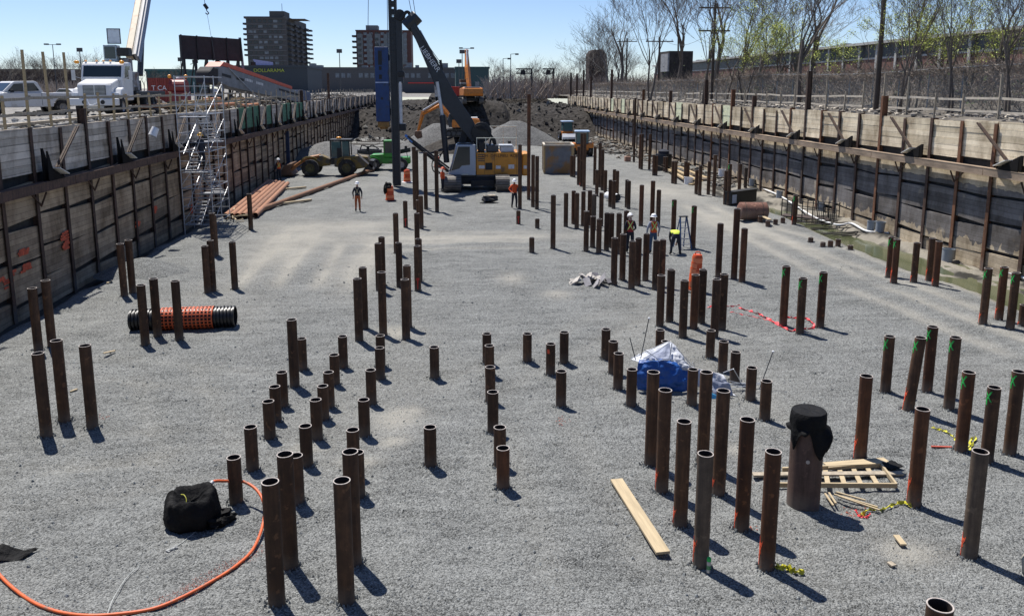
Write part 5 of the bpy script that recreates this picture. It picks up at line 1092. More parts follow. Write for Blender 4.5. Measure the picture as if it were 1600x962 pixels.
# local: front at y=0 facing -y
m = MB(); m.prism([(0,.95),(0,1.62),(.12,1.74),(1.35,1.98),(1.35,.95)], 'x', -.85, .85); m.build('hood', WHITE, bt, bevel=.07)
m = MB(); m.prism([(1.35,.8),(1.35,2.02),(1.62,2.72),(1.75,2.86),(2.9,2.9),(3.0,2.8),(3.0,.8)], 'x', -1.08, 1.08); cb_ = m.build('cab', WHITE, bt, bevel=.07)
m = MB(); m.bar((0,1.375,2.08),(0,1.61,2.66),1.92,.03,up=(0,-1,0)); m.build('windscreen', GLASS, cb_)
for sg in (-1,1):
    m = MB(); m.prism([(1.62,2.05),(1.82,2.66),(2.6,2.68),(2.6,1.98),(2.1,1.98)], 'x', sg*1.083, sg*1.09); m.build('side_window', GLASS, cb_)
    m = MB(); m.prism([(.25,1.0),(.25,1.15),(.45,1.42),(.85,1.52),(1.25,1.35),(1.6,1.0),(1.45,.95),(1.2,1.15),(.7,1.15),(.45,.9)], 'x', sg*.84, sg*1.22); m.build('fender', WHITE, bt, bevel=.05)
    m = MB(); m.box(sg*.98-.17, sg*.98+.17, -.02, .28, 1.0, 1.24); m.build('headlight', mat('lamp_glass', (.6,.62,.65), .15), bt, bevel=.04)
    m = MB(); m.bar((sg*1.1,1.5,2.0),(sg*1.42,1.4,2.1),.03,.03); m.box(sg*1.45-.09, sg*1.45+.09, 1.36, 1.44, 1.9, 2.45); m.build('side_mirror', mat('mirror_shell', (.5,.5,.5), .3), bt)
m = MB()
m.box(-.56,.56,-.015,.01,1.12,1.62); m.build('grille', BLACK, bt)
m = MB()
for k in range(7): m.box(-.54,.54,-.03,-.016,1.15+k*.067,1.175+k*.067)
m.box(-.02,.02,-.032,-.012,1.12,1.62); m.build('grille_bars', mat('chrome_dull', (.5,.5,.5), .3, .7), bt)
m = MB(); m.box(-1.22,1.22,-.28,-.02,.58,.95); m.build('bumper', WHITE, bt, bevel=.05)
for x in (-.45,.45): m = MB(); m.cyl((x,-.3,.76),(x,-.282,.76),.11,n=14); m.build('tow_hole', BLACK, bt)
m = MB(); m.box(-.5,.5,-.31,-.285,.44,.56); m.build('licence_bar', mat('old_cream_paint', (.5,.47,.4), .6), bt)
m = MB(); m.tube(cat_rom([(-.3,-.35,.95),(-.1,-.5,.6),(.3,-.45,.75),(.5,-.4,1.0)]), .03, 6); m.build('hose', WHITEP, bt, smooth=True)
for x in (-.9,-.35,0,.35,.9): m = MB(); m.blob((x,1.8,2.93),.07,.06,.05,0,8,5); m.build('roof_lamp', mat('amber_lamp', (.85,.35,.03), .3), bt, smooth=True)
for x in (-1.28,1.0): m = MB(); m.blob((x,1.55,2.86),.14,.08,.09,0,8,5); m.build('marker_lamp', MATS['amber_lamp'], bt, smooth=True)
for y in (.85,):
    for x in (-.98,.98): wheel(bt, x, y, .52, .30, axis='x')
for y in (5.2,6.6):
    for x in (-.95,.95): wheel(bt, x, y, .52, .5, axis='x')
m = MB(); m.box(-1.2,1.2,3.1,9.2,.95,1.30); m.box(-.5,.5,.3,9.2,.6,.94); m.build('truck_bed', BLACK, bt, bevel=.03)
m = MB()
for k in range(6): m.box(-1.15+.1*k, 1.1-.2*k, 3.3+k*.85, 3.9+k*.85, 1.31, 1.55+.2*(k % 3))
m.build('deck_equipment', mat('grimy_dark_equipment', (.06,.055,.05), .8, var=.5), bt, bevel=.03)
m = MB(); m.box(-.15,1.05,3.2,4.4,1.32,2.4); m.cyl((.45,3.8,2.4),(.45,3.8,3.15),.45,n=16); m.build('crane_turret', mat('grimy_grey_crane', (.28,.28,.29), .6, var=.3, dirt=(.14,.08,.05), dscale=2), bt, bevel=.05)
m = MB(); m.box(-.35,.35,3.0,3.7,2.95,3.85); oc = m.build('operator_cab', mat('pale_blue_grey_cab', (.35,.42,.45), .4), bt, bevel=.04)
m = MB(); m.box(-.28,.28,2.985,2.999,3.1,3.75); m.build('cab_window', GLASS, oc)
m = MB(); m.box(.4,1.0,2.9,3.6,3.25,3.7); m.build('winch_box', BLACK, bt, bevel=.03)
m = MB()
for q in ((-.12,4.15),(.55,4.15)): m.box(q[0],q[0]+.04,3.1,3.15,3.92,4.7)
m.box(-.12,.59,3.1,3.15,4.7,4.74); m.box(-.12,.59,3.1,3.15,3.9,3.94); m.build('mirror_frame', DKGREY, bt)
m = MB(); m.box(-.08,.55,3.12,3.13,3.94,4.7); m.build('clear_shield', mat('dusty_polycarbonate', (.55,.62,.68), .3), bt)
# boom sections: world end points -> local
MI = bt.matrix_basis.inverted() if False else None
bpy.context.view_layer.update()
BI = bt.matrix_world.inverted()
def bl(px, py, y): return BI @ AY(px, py, y)
e0, e1 = bl(206, 90, 49.0), bl(238, -90, 60)
CREAM = mat('old_cream_boom_paint', (.40,.335,.23), .5, var=.12, dirt=(.33,.14,.05), dscale=1.6, dthr=.58)
dd_ = (e1-e0).normalized()
m = MB(); m.bar(e0+Vector((-.12,0,0)), e1+Vector((-.12,0,0)), .40, .5, up=(0,1,0)); m.build('boom', CREAM, bt, bevel=.06)
m = MB(); m.bar(e0+Vector((.13,.0,0)), e1+Vector((.13,.0,0)), .09, .42, up=(0,1,0)); m.build('boom_stripe', DKGREY, bt)
m = MB(); m.bar(e0+Vector((.24,0,0)), e1+Vector((.24,0,0)), .12, .48, up=(0,1,0)); m.build('boom_edge_plate', mat('pale_edge_plate', (.33,.32,.31), .5), bt)
m = MB(); m.bar(e0+Vector((.35,.1,-.1)), e1+Vector((.35,.1,0)), .09, .42, up=(0,1,0)); m.build('boom_side_plate', mat('slate_side_plate', (.14,.16,.22), .5, var=.3), bt)
m = MB(); m.cyl(bl(219,118,50.5), bl(221,62,51.2), .17, n=12); m.build('boom_cylinder', DKGREY, bt, smooth=True)
m = MB(); m.bar(bl(195,92,48.8), bl(205,130,48.2), .3, .2); m.build('rusty_arm', mat('rusty_brown_arm', (.16,.09,.06), .8, var=.3), bt)
# crane hook hanging on its line
hk = AY(323, 14, 60); root = empty('crane_hook', tuple(hk), 0, 'small crane hook hanging from thin cables high above the billboard', 'crane hook')
m = MB(); m.cyl((-.15,0,.3),(.05,0,.0),.12,n=10); m.build('hook_block', NAVY, root); m = MB(); m.tube(cat_rom([(0,0,0),(0,0,-.15),(.12,0,-.3),(0,0,-.38),(-.1,0,-.28)]), .035, 6); m.build('hook', BLACK, root, smooth=True)
m = MB(); m.cyl((-.1,0,.2),(-.5,0,9),.02,n=5); m.build('hoist_line', CAB, root); m = MB(); m.cyl((0,0,-.3),(.35,0,-3.4),.012,n=5); m.build('tag_line', CAB, root)

# ------------------------------------------------------------------ wheel loader facing left
def yz(px, py, y): p = AY(px, py, y); return p.x, p.z
ld = empty('wheel_loader', (-9.4, 70.5, 0), 0, 'grimy yellow wheel loader with green cab glass facing the left wall', 'wheel loader')
YM = mat('grimy_yellow_loader', (.19,.125,.018), .55, var=.3, dirt=(.07,.06,.045), dscale=1.5, dthr=.5)
for x in (-1.9, 1.15):
    for y in (-1.0, 1.0): wheel(ld, x, y, .72, .55, rimm=mat('olive_rim', (.10,.09,.04), .7))
m = MB(); m.prism([(.1,.8),(.1,1.5),(.6,1.6),(2.1,1.75),(2.9,1.65),(3.1,1.2),(3.0,.75),(2.0,.6)], 'y', -.9, .9); m.build('engine_cover', YM, ld, bevel=.06)
m = MB(); m.prism([(2.5,.55),(3.35,.5),(3.45,1.3),(3.1,1.35),(2.9,.9)], 'y', -.95, .95); m.build('counterweight', BLACK, ld, bevel=.04)
m = MB(); m.bar((2.1,-.92,1.9),(3.45,-.92,.62),.06,.14); m.build('pale_trim', mat('pale_worn_trim', (.55,.5,.42), .5), ld)
m = MB(); m.box(-.2,1.35,-.75,.75,1.0,1.55); m.box(-.25,1.55,-.8,.8,3.0,3.12); 
for x in (-.2,.72,1.4):
    for y in (-.72,.72): m.bar((x,y,1.55),(x*.98,y,3.0),.09,.09)
cbl = m.build('cab', BLACK, ld, bevel=.01)
GG = mat('greenish_cab_glass', (.06,.13,.13), .1)
m = MB(); m.box(-.12,.66,-.74,-.72,1.6,2.95); m.box(.78,1.34,-.74,-.72,1.6,2.95); m.box(-.2,-.18,-.65,.65,1.6,2.95); m.build('cab_glass', GG, cbl)
m = MB(); m.box(.35,.75,-.8,-.76,1.2,2.4); m.build('cab_door_frame', BLACK, cbl)
m = MB(); m.blob((.45,0,3.2),.22,.18,.12,.0,10,6); m.build('beacon', mat('amber_lamp',(1,1,1)), ld, smooth=True)
m = MB(); m.prism([(-2.9,.75),(-1.3,.8),(-.3,.9),(-.3,1.45),(-1.0,1.75),(-1.5,1.7),(-2.3,1.2)], 'y', -.55, .55); m.build('front_frame', YM, ld, bevel=.05)
for y in (-.5,.5):
    m = MB(); m.tube(cat_rom([(-1.2,y,1.7),(-2.3,y,1.45),(-3.2,y,.9),(-3.6,y,.55)]), .12, 8); m.build('lift_arm', mat('rust_orange_arm', (.35,.14,.04), .6, var=.3), ld, smooth=True)
for x in (-1.9,1.15):
    m = MB(); m.tube(cat_rom([(x-.8,-1.05,1.2),(x-.5,-1.05,1.58),(x+.2,-1.05,1.66),(x+.8,-1.05,1.3)]), .07, 6); m.build('mudguard', YM, ld, smooth=True)
m = MB(); m.prism([(-3.3,.15),(-4.3,.1),(-4.45,.35),(-4.0,1.0),(-3.4,1.15),(-3.6,.6)], 'y', -1.3, 1.3); m.build('bucket', mat('worn_bucket_rust', (.13,.07,.04), .7, var=.4), ld, bevel=.02)
m = MB(); m.box(.95,1.5,-.93,-.9,1.15,1.55); m.build('work_lamp', mat('warm_lamp_glass', (.7,.45,.15), .3), ld)
# ------------------------------------------------------------------ green telehandler
th = empty('telehandler', (-5.0, 75.0, 0), R(0), 'bright green telehandler parked behind the black rig mast', 'telehandler')
for x in (-1.35, 1.15):
    for y in (-.95,.95): wheel(th, x, y, .55, .45)
m = MB(); m.prism([(-1.9,.6),(-1.95,1.15),(-1.5,1.45),(-.5,1.5),(-.4,1.2),(1.9,1.2),(1.95,.6)], 'y', -.8, .8); m.build('chassis', GREEN, th, bevel=.07)
m = MB(); m.box(-.45,.9,-.9,.2,1.22,2.75); tcab = m.build('cab', GREEN, th, bevel=.08)
m = MB(); m.box(-.35,.8,-.915,-.902,1.6,2.6); m.box(-.465,-.452,-.8,.1,1.6,2.6); m.build('cab_glass', GLASS, tcab)
m = MB(); m.bar((1.9,.5,1.8),(-1.9,.5,1.1),.4,.4); m.build('telescopic_boom', BLACK, th, bevel=.03)
m = MB(); m.prism([(-2.1,.3),(-2.5,.3),(-2.4,1.0),(-2.1,1.1)], 'y', -1.1, 1.1); m.build('attachment', BLACK, th)
for x in (-1.7, 1.7): m = MB(); m.bar((x,-.9,1.2),(x-.1,-1.1,1.9),.04,.04); m.box(x-.25,x,-1.15,-1.05,1.8,2.25); m.build('side_mirror', BLACK, th)
m = MB(); m.tube(cat_rom([(-1.9,-.95,1.0),(-1.4,-.95,1.25),(-.8,-.95,1.0)]), .06, 6); m.build('mudguard', GREEN, th, smooth=True)
# ------------------------------------------------------------------ excavators
def excav(name, loc, rz, pts, label, body_col, s=1.0, bucket=True):
    e = empty(name, loc, rz, label, 'excavator'); e.scale = (s, s, s)
    for sx in (-1, 1): track(e, sx*1.3-.35 if sx > 0 else -1.65, 1.65 if sx > 0 else -.95, -2.2, 2.2, .95)
    m = MB(); m.box(-.95,.95,-1.2,1.2,.4,.9); m.cyl((0,0,.9),(0,0,1.15),.7,n=16); m.build('undercarriage', BLACK, e)
    m = MB(); m.prism([(-2.6,1.2),(-2.75,1.6),(-2.5,2.35),(-1.0,2.45),(1.3,2.3),(1.3,1.15)], 'x', -1.5, 1.5); m.build('engine_house', body_col, e, bevel=.12)
    m = MB(); m.box(-1.5,1.5,-2.4,1.25,1.12,1.22); m.build('deck', BLACK, e)
    m = MB(); m.prism([(.2,1.25),(1.7,1.25),(1.9,2.2),(1.6,3.1),(.2,3.1)], 'x', -1.45, -.55); cb = m.build('cab', DKGREY, e, bevel=.06)
    m = MB(); m.box(-1.47,-1.455,.35,1.6,1.9,2.95); m.box(-.545,-.53,.35,1.6,1.9,2.95); m.box(-1.35,-.65,.18,.195,1.9,2.95); m.build('cab_glass', GLASS, cb)
    m = MB(); m.box(-1.4,-.6,.3,1.5,3.1,3.16); m.box(-1.2,1.2,-2.3,-.4,2.46,2.56); m.build('white_top', mat('pale_top_panel', (.6,.6,.58), .5), e)
    B = [Vector(p) for p in pts]
    m = MB(); m.tube([B[0], B[1], B[2]], [.34,.42,.24], 4); m.build('boom', body_col, e)
    m = MB(); m.tube([B[2]+Vector((0,.0,.25)), B[3]], [.30,.16], 4); m.build('stick', body_col, e)
    m = MB(); m.cyl(B[1]+Vector((0,0,.5)), (B[2]+Vector((0,0,.45))), .11, n=8); m.build('stick_cylinder', STEELC, e, smooth=True)
    if bucket:
        q = B[3]; m = MB(); m.prism([(q.y-.5,q.z+.1),(q.y+.35,q.z+.1),(q.y+.5,q.z-.5),(q.y+.05,q.z-1.0),(q.y-.6,q.z-.8)], 'x', -.65, .65); m.build('bucket', mat('worn_bucket_rust', (1,1,1)), e, bevel=.03)
    return e
p = AY(735, 158, 123); excav('excavator', (p.x, 122.5, 5.1), R(8), [(0,.8,1.9),(0,2.6,5.4),(.2,4.2,8.0),(.3,6.0,3.6)], 'orange excavator seen from behind on top of the dark spoil mound', ORANGE, .98)
p = AY(708, 190, 92)
ex = empty('excavator', (AY(700,190,97).x, 97, 0), R(90), 'orange excavator digging behind the rig, its arm bent over rubble', 'excavator')
bpy.data.objects.remove(ex)
q0 = AY(700,165,94)
e2 = excav('excavator', (q0.x+1.5, 95.5, 1.9), R(90), [(0,.8,1.9),(0,3.0,4.3),(0,5.2,3.1),(0,6.0,.6)], 'orange excavator with arm bent over rubble between the mast and the boom', ORANGE, .84)
# dirt platform it stands on
heap(q0.x+1.5, 97, 5.5, 4.5, 2.1, 'dark spoil heap under the excavator behind the boom', SOIL, 6)
# ------------------------------------------------------------------ tractor / roller near the right wall
def tractor(name, loc, rz, label, roller=False):
    e = empty(name, loc, rz, label, 'roller' if roller else 'backhoe')
    m = MB(); m.box(-.75,.75,-.6,1.6,.7,1.35); m.build('body', ORANGE, e, bevel=.08)
    m = MB(); m.box(-.7,.7,-.5,.8,1.36,1.45)
    for x in (-.66,.66):
        for y in (-.46,.76): m.bar((x,y,1.4),(x*.95,y,2.65),.08,.08)
    c_ = m.build('cab', DKGREY, e)
    m = MB(); m.box(-.60,.60,-.50,-.48,1.5,2.6); m.box(-.69,-.67,-.4,.7,1.5,2.6); m.box(.67,.69,-.4,.7,1.5,2.6); m.build('cab_glass', GG, c_)
    m = MB(); m.box(-.8,.8,-.65,.95,2.66,2.82); m.build('roof', mat('pale_blue_roof', (.45,.58,.75), .4), c_, bevel=.05)
    if roller:
        for x in (-.95,.95): m = MB(); m.prism([(-.75,.9),(-.6,1.5),(.4,1.5),(.7,.9)], 'x', x-.3, x+.3); m.build('fender', ORANGE, e, bevel=.15)
        for x in (-.95,.95): wheel(e, x, 0, .72, .5, axis='x')
        m = MB(); m.cyl((-.9,2.6,.65),(.9,2.6,.65),.65,n=28); m.build('drum', mat('worn_track_steel', (1,1,1)), e, smooth=True)
        m = MB(); m.box(-1.1,1.1,1.6,1.8,.5,.9); m.box(-1.1,-.95,1.8,2.9,.5,.8); m.box(.95,1.1,1.8,2.9,.5,.8); m.build('drum_frame', ORANGE, e)
    else:
        for x in (-.85,.85): wheel(e, x, .9, .7, .42, axis='x')
        for x in (-.75,.75): wheel(e, x, -.9, .48, .35, axis='x')
        m = MB(); m.prism([(-1.3,.3),(-1.7,.3),(-1.75,.6),(-1.35,1.1)], 'x', -1.05, 1.05); m.build('loader_bucket', WHITEP, e, bevel=.02)
        m = MB(); m.cyl((0,-.615,1.05),(0,-.6,1.05),.18,n=3); m.build('red_triangle', mat('red_reflector', (.7,.05,.04), .5), e)
        m = MB(); m.bar((0,1.6,1.0),(.1,2.3,2.4),.25,.3); m.bar((.1,2.3,2.4),(.1,2.9,1.0),.2,.25); m.build('backhoe_arm', ORANGE, e)
    return e
g = AZ(886, 220); tractor('backhoe', (g.x, g.y, 0), R(5), 'orange backhoe with pale blue roof beyond the rusty bin')
g = AZ(909, 244); tractor('soil_roller', (g.x, g.y, 0), R(-5), 'orange fendered soil roller behind the very tall piles', True)
# red dump body beyond
root = empty('dump_truck', (AY(712,150,130).x, 131, 5.3), R(20), 'red dump truck body partly hidden behind the boom', 'dump truck')
m = MB(); m.prism([(-1.6,.9),(1.8,.9),(2.1,2.2),(-1.9,2.4)], 'y', -1.1, 1.1); m.build('dump_body', mat('red_paint', (.6,.05,.03), .4, var=.15), root, bevel=.05)
m = MB(); m.box(-3.2,-1.9,-1,1,.7,2.6); m.build('cab', mat('grimy_grey_crane', (1,1,1)), root, bevel=.1)
for x in (-2.6,.4,1.4):
    for y in (-.9,.9): wheel(root, x, y, .5, .35)
# ------------------------------------------------------------------ bins and tanks
g0, g1 = AZ(850, 272), AZ(896, 272); BD = 3.2
root = empty('waste_bin', (g0.x, g0.y, 0), math.atan2(g1.y-g0.y, g1.x-g0.x), 'open rusty steel waste bin with pale rim behind the medium piles', 'waste bin'); Lw = (g1-g0).length; hz = AY(870,228,g0.y).z
m = MB(); m.box(0,Lw,0,.05,.05,hz); m.box(0,Lw,BD-.05,BD,.05,hz); m.box(0,.05,.051,BD-.051,.05,hz); m.box(Lw-.05,Lw,.051,BD-.051,.05,hz); m.box(.05,Lw-.05,.05,BD-.05,.05,.12)
m.build('bin_walls', mat('stained_grey_steel', (.15,.16,.175), .7, var=.25, scale=2, dirt=(.26,.15,.06), dscale=.9, dthr=.5), root)
m = MB(); m.box(-.05,Lw+.05,-.06,.10,hz,hz+.12); m.box(-.05,Lw+.05,BD-.1,BD+.06,hz,hz+.12); m.box(-.05,.10,.10,BD-.1,hz,hz+.12); m.box(Lw-.10,Lw+.05,.10,BD-.1,hz,hz+.12); m.build('bin_rim', PALE, root)
m = MB(); m.box(-.04,.10,-.05,-.0,.1,hz-.01); m.box(Lw-.2,Lw+.04,-.05,-.0,.1,hz-.01); m.box(-.06,-.0,.1,.3,.1,hz-.01); m.box(-.06,0,BD-.3,BD-.1,.1,hz-.01); m.build('corner_posts', mat('ochre_worn_wood', (.38,.27,.13), .8, var=.3), root)
m = MB(); m.box(.06,Lw-.06,.06,BD-.06,hz-.35,hz-.25); m.build('bin_load', mat('pale_bin_load', (.45,.42,.36), .9, var=.3, bump=.05), root)
c = AZ(577, 259); root = empty('mesh_skip', (c.x, c.y+.8, 0), 0, 'dark grey ribbed basket bin between the loader and the green telehandler', 'bin')
m = MB(); m.lathe([(1.05,.05),(1.15,.5),(1.12,1.0),(1.15,1.5),(1.02,1.5),(1.0,.2),(0,.2)], 12); m.build('bin_shell', mat('dark_ribbed_bin', (.06,.062,.065), .7, var=.3), root)
m = MB()
for k in range(24): a = 2*math.pi*k/24; m.bar((1.17*math.cos(a),1.17*math.sin(a),.05),(1.17*math.cos(a),1.17*math.sin(a),1.52),.05,.05)
m.build('ribs', DKGREY, root); m = MB(); m.tube(cat_rom([(-.9,0,1.5),(-.7,0,1.9),(-.1,0,1.75),(.3,0,1.9),(.9,0,1.55)]), .06, 6); m.build('rim_hose', BLACK, root, smooth=True)
# rusted tank on the ground, with a box behind it
a, b = AZ(1156, 331, .5), AZ(1196, 331, .5)
root = empty('rusty_tank', (a.x, a.y, .55), math.atan2(b.y-a.y, b.x-a.x), 'rust brown cylindrical tank lying at the trench edge', 'tank'); Lt = (b-a).length
m = MB(); m.cyl((0,0,0),(Lt,0,0),.5,n=28); m.cyl((-.1,0,0),(0,0,0),.35,.5,n=28); m.cyl((Lt,0,0),(Lt+.1,0,0),.5,.35,n=28); m.build('tank_shell', rust_pile_mat('rosy_rust_tank', (.12,.05,.035), (.22,.10,.07), (.34,.18,.12)), root, smooth=True)
m = MB()
for x in (.25, Lt-.25): m.cyl((x-.03,0,0),(x+.03,0,0),.515,n=28)
m.build('tank_band', BEAMR, root)
p = AZ(1142, 322); q = AZ(1182, 316); root = empty('control_cabinet', (p.x, p.y, 0), math.atan2(q.y-p.y, q.x-p.x), 'black framed cabinet with pale panel standing behind the rusty tank', 'cabinet'); Lc = (q-p).length
m = MB(); m.box(0,Lc,0,.5,.05,.85); m.build('cabinet_body', BLACK, root, bevel=.03); m = MB(); m.box(.1,.55,-.02,-.002,.15,.7); m.build('pale_panel', mat('pale_blue_panel', (.4,.45,.55), .5), root); m = MB(); m.box(-.05,Lc+.05,-.05,.55,.85,.9); m.build('lid', BLACK, root)
# dark drum beside lumber at right wall
c = AZ(1031, 266); root = empty('storage_drum', (c.x+.3, c.y, 0), 0, 'black upright plastic tank with blue lid by the right wall lumber', 'tank')
m = MB(); m.lathe([(0,0),(.75,.02),(.78,.3),(.75,.9),(.78,1.3),(.72,1.5),(0,1.5)], 20); m.build('tank_body', PLAS, root, smooth=True)
m = MB(); m.lathe([(.5,1.5),(.5,1.75),(.25,1.9),(0,1.9)], 14); m.build('lid', NAVY, root, smooth=True)
# blue sheet metal box leaning on the left wall
a = AZ(465, 252); root = empty('blue_panel', (a.x+.1, 76.0, 0), 0, 'tall dark blue sheet pile box standing against the left wall', 'trench box')
hb = AY(480,205,76).z
m = MB(); m.box(-.9,.75,0,.15,0,hb); m.box(-.9,-.75,-2.4,-.01,0,hb-.25); m.build('box_panel', mat('faded_navy_panel', (.02,.035,.085), .7, var=.35, scale=2), root, bevel=.03)
m = MB()
for k in range(5): m.box(-.85,.7,-.06,-.002,.3+k*hb/5,.42+k*hb/5)
m.build('panel_ribs', mat('faded_navy_panel', (1,1,1)), root)
m = MB(); m.box(-.8,.3,-1.6,-1.5,1.3,1.4); m.build('top_bar', ALU, root)
# buckets along the trench and pail hanging on the left wall
def bucket(loc, r, h, mt, label, rot=(0,0,0), name='bucket', grp=None):
    root = empty(name, loc, 0, label, 'bucket', grp); root.rotation_euler = rot
    m = MB(); m.lathe([(0,0),(r*.88,0),(r,h),(r*.94,h),(r*.85,.03)], 18); m.build('bucket_body', mt, root, smooth=True)
    m = MB(); m.lathe([(r,h-.02),(r*1.06,h-.02),(r*1.06,h+.01),(r*.94,h+.01)], 18); m.build('bucket_rim', mt, root)
GYP = mat('grey_plastic_pail', (.25,.28,.31), .5, var=.1)
for px, py, r, h, mt, lb in ((1526/1.0*0+1480,398,.26,.62,GYP,'grey plastic pail tipped beside the white trench pipe'),(1374,363,.24,.55,GYP,'right one of two grey pails by the dark banded wall'),(1360,360,.22,.50,GYP,'left one of two grey pails by the dark banded wall'),(1217,311,.22,.5,GYP,'grey pail beside the rebar cage at the trench'),(1283,330,.26,.5,GYP,'pale grey pail behind the rebar cage'),(1127,281,.3,.6,WHITEP,'white pail behind the six trench piles'),(1075,288,.35,.55,WHITEP,'white plastic pail among the medium piles'),(1174,296,.22,.5,GYP,'small grey pail near the pump cabinet')):
    g = AZ(px, py); bucket((g.x, g.y, floor_z(g.x, g.y)), r, h, mt, lb, (.0, .08, 0))
q = AX(243, 196, XL+.75); bucket((q.x, q.y, q.z-.12), .19, .42, WHITEP, 'white pail hanging upside down on a wall brace at left', (R(160), R(20), 0))
# white discharge pipe along the right wall
WPIPE = mat('white_pvc_pipe', (.75,.75,.73), .45, var=.1)
pts = []
for px, py in ((1188,298),(1215,309),(1235,318),(1262,332),(1282,342),(1310,350),(1330,350),(1355,362),(1392,364),(1450,380),(1478,390),(1520,401),(1560,418),(1600,432),(1650,450)):
    p = AZ(px, py); pts.append(Vector((p.x, p.y, max(-.05, floor_z(p.x, p.y)+.08))))
m = MB(); m.tube(cat_rom(pts, 5), .055, 8); tag(m.build('drain_line', WPIPE, smooth=True), 'long white plastic pipe winding along the foot of the right wall', 'pipe')
# rebar cage on the trench edge
root_p = AZ(1221, 335); q = AZ(1303, 343)
root = empty('rebar_cage', (root_p.x, root_p.y, 0), math.atan2(q.y-root_p.y, q.x-root_p.x), 'dark steel handrail cage standing over the trench mud', 'steel cage'); Lc = (q-root_p).length
m = MB()
for k in range(6): x = Lc*k/5; m.cyl((x,0,-.4),(x,0,.95),.03,n=6); m.cyl((x,.9,-.4),(x,.9,.9),.03,n=6)
for z in (.9,.5): m.cyl((0,0,z),(Lc,0,z-.1),.025,n=6); m.cyl((0,.9,z),(Lc,.9,z-.1),.025,n=6)
for k in range(14): x = Lc*.55+Lc*.45*k/13; m.cyl((x,.4,-.4),(x,.4,.6),.018,n=5)
m.build('cage_bars', BLACK, root, smooth=True)
m = MB(); m.box(-.1,Lc*.9,-.1,1.0,-.12,-.05); m.build('cage_base', mat('rusty_plate', (.05,.035,.03), .8), root)
r_ = random.Random(22)
for i in range(10):
    a = AZ(1235+i*9+r_.uniform(-5,5), 348+i*1.6+r_.uniform(-2,3)); l = r_.uniform(2.2,4.0); a.z = max(-.25, floor_z(a.x,a.y)+.05)
    plank('steel_bar', a, a+Vector((l, r_.uniform(-.8,.8), r_.uniform(-.1,.1))), .07, .05, mat('wet_dark_bar', (.05,.045,.04), .5), 'dark wetted steel bar lying over the trench mud', .02, 'bar', 'bars lying over the trench')
plank('plank_step', AZ(1184,335,.3), AZ(1203,344,.3), .2, .05, LUMBX, 'short pale plank resting on two pile stubs', 0, 'plank')
# lumber by the right wall
for i, (a, b) in enumerate((((1047,263),(1092,284)),((1044,266),(1075,284)),((1060,262),(1104,280)),((1078,290),(1100,284)),((953,303),(962,309)))):
    plank('long_timber', gp(*a, .2 if i < 3 else 0), gp(*b, .2 if i < 3 else 0), .3, .12, LUMBER, f'new timber, {ORD[i]} in the lumber pile behind the medium piles' if i < 4 else 'short new timber between the far piles', .02, 'timber')
for i, (px, py) in enumerate(((1063,250),(857,230))): pass
c = AZ(985, 252); m = MB(); m.box(-.3,.3,-.25,.25,0,.5); tag(m.build('wooden_crate', mat('rosy_crate', (.35,.2,.14), .8, var=.3), bevel=.02, loc=(c.x-.3,c.y,0)), 'small reddish crate at the foot of a very tall pile', 'crate')
c = AZ(965, 316); root = empty('short_tube', (c.x, c.y, .3), .4, 'white open ended tube lying between the dense pile groups', 'tube'); m = MB(); m.cyl((0,0,0),(0,1.2,0),.26,n=18,cap=False); m.build('tube_shell', WHITEP, root, smooth=True); m = MB(); m.cyl((0,.05,0),(0,.1,0),.255,n=18); m.build('dark_bore', BLACK, root)  # black disc in the open end stands in for the shade inside
# rubble strewn along the base of the right wall, far part
r_ = random.Random(31); m = MB(); m2 = MB()
for i in range(520):
    y = r_.uniform(58, 118); x = r_.uniform(20.6, 22.8) if y < 85 else r_.uniform(18.5, 22.8); s_ = r_.uniform(.08,.4)
    (m if r_.random() < .5 else m2).blob((x, y, floor_z(x,y)+s_*.2), s_, s_*r_.uniform(.5,1), s_*.5, .5, 5, 3, i)
for i in range(40):
    y = r_.uniform(62, 110); x = r_.uniform(19.5, 22.5); a = r_.uniform(0,3); l = r_.uniform(.5,1.8); m2.bar((x,y,.3),(x+l*math.cos(a),y+l*math.sin(a),.3+r_.uniform(-.2,.7)),.08,.06)
tag(m.build('wall_foot_rubble', MATS['pale_rubble']), 'grey rubble strewn along the foot of the right wall', 'rubble', kind='stuff'); tag(m2.build('wall_foot_debris', mat('mixed_brown_debris', (.13,.105,.08), .9, var=.7, scale=4)), 'brown debris strewn along the foot of the right wall', 'debris', kind='stuff')
# traffic drums
def drum(px, py, label, top=None, tilt=0, z=0, h=1.0, r=.29, stack=0):
    g = AZ(px, py); root = empty('traffic_drum', (g.x, g.y+r, z), 0, label, 'traffic drum', 'orange traffic drums'); root.rotation_euler = (tilt*.4, tilt, 0)
    m = MB(); m.lathe([(0,0),(r,.0),(r,.18),(r*.94,.2),(r*.94,.42),(r*.90,.44),(r*.9,.66),(r*.86,.68),(r*.86,.9),(r*.7,h),(0,h)], 24); m.build('drum_body', DRUMO, root, smooth=True)
    for a, b, c_ in ((.22,.40,.942),(.70,.88,.862)): m = MB(); m.lathe([(r*c_+.004,a),(r*c_+.004,b)], 24); m.build('reflective_band', mat('worn_reflective_band', (.85,.24,.10), .5, var=.15), root, smooth=True)
    m = MB(); m.lathe([(r*1.45,0),(r*1.5,.05),(r*1.05,.08)], 18) if not stack else m.lathe([(r*1.02,0),(r*1.02,.05)], 18); m.build('rubber_base', BLACK if 'white base' not in label else WHITEP, root)
    m = MB(); m.tube(cat_rom([(-.09,0,h-.01),(-.07,0,h+.09),(.07,0,h+.09),(.09,0,h-.01)]), .02, 6); m.build('carry_handle', DRUMO, root, smooth=True)
    return root
drum(609, 315, 'orange traffic drum with a black bag draped over its top')
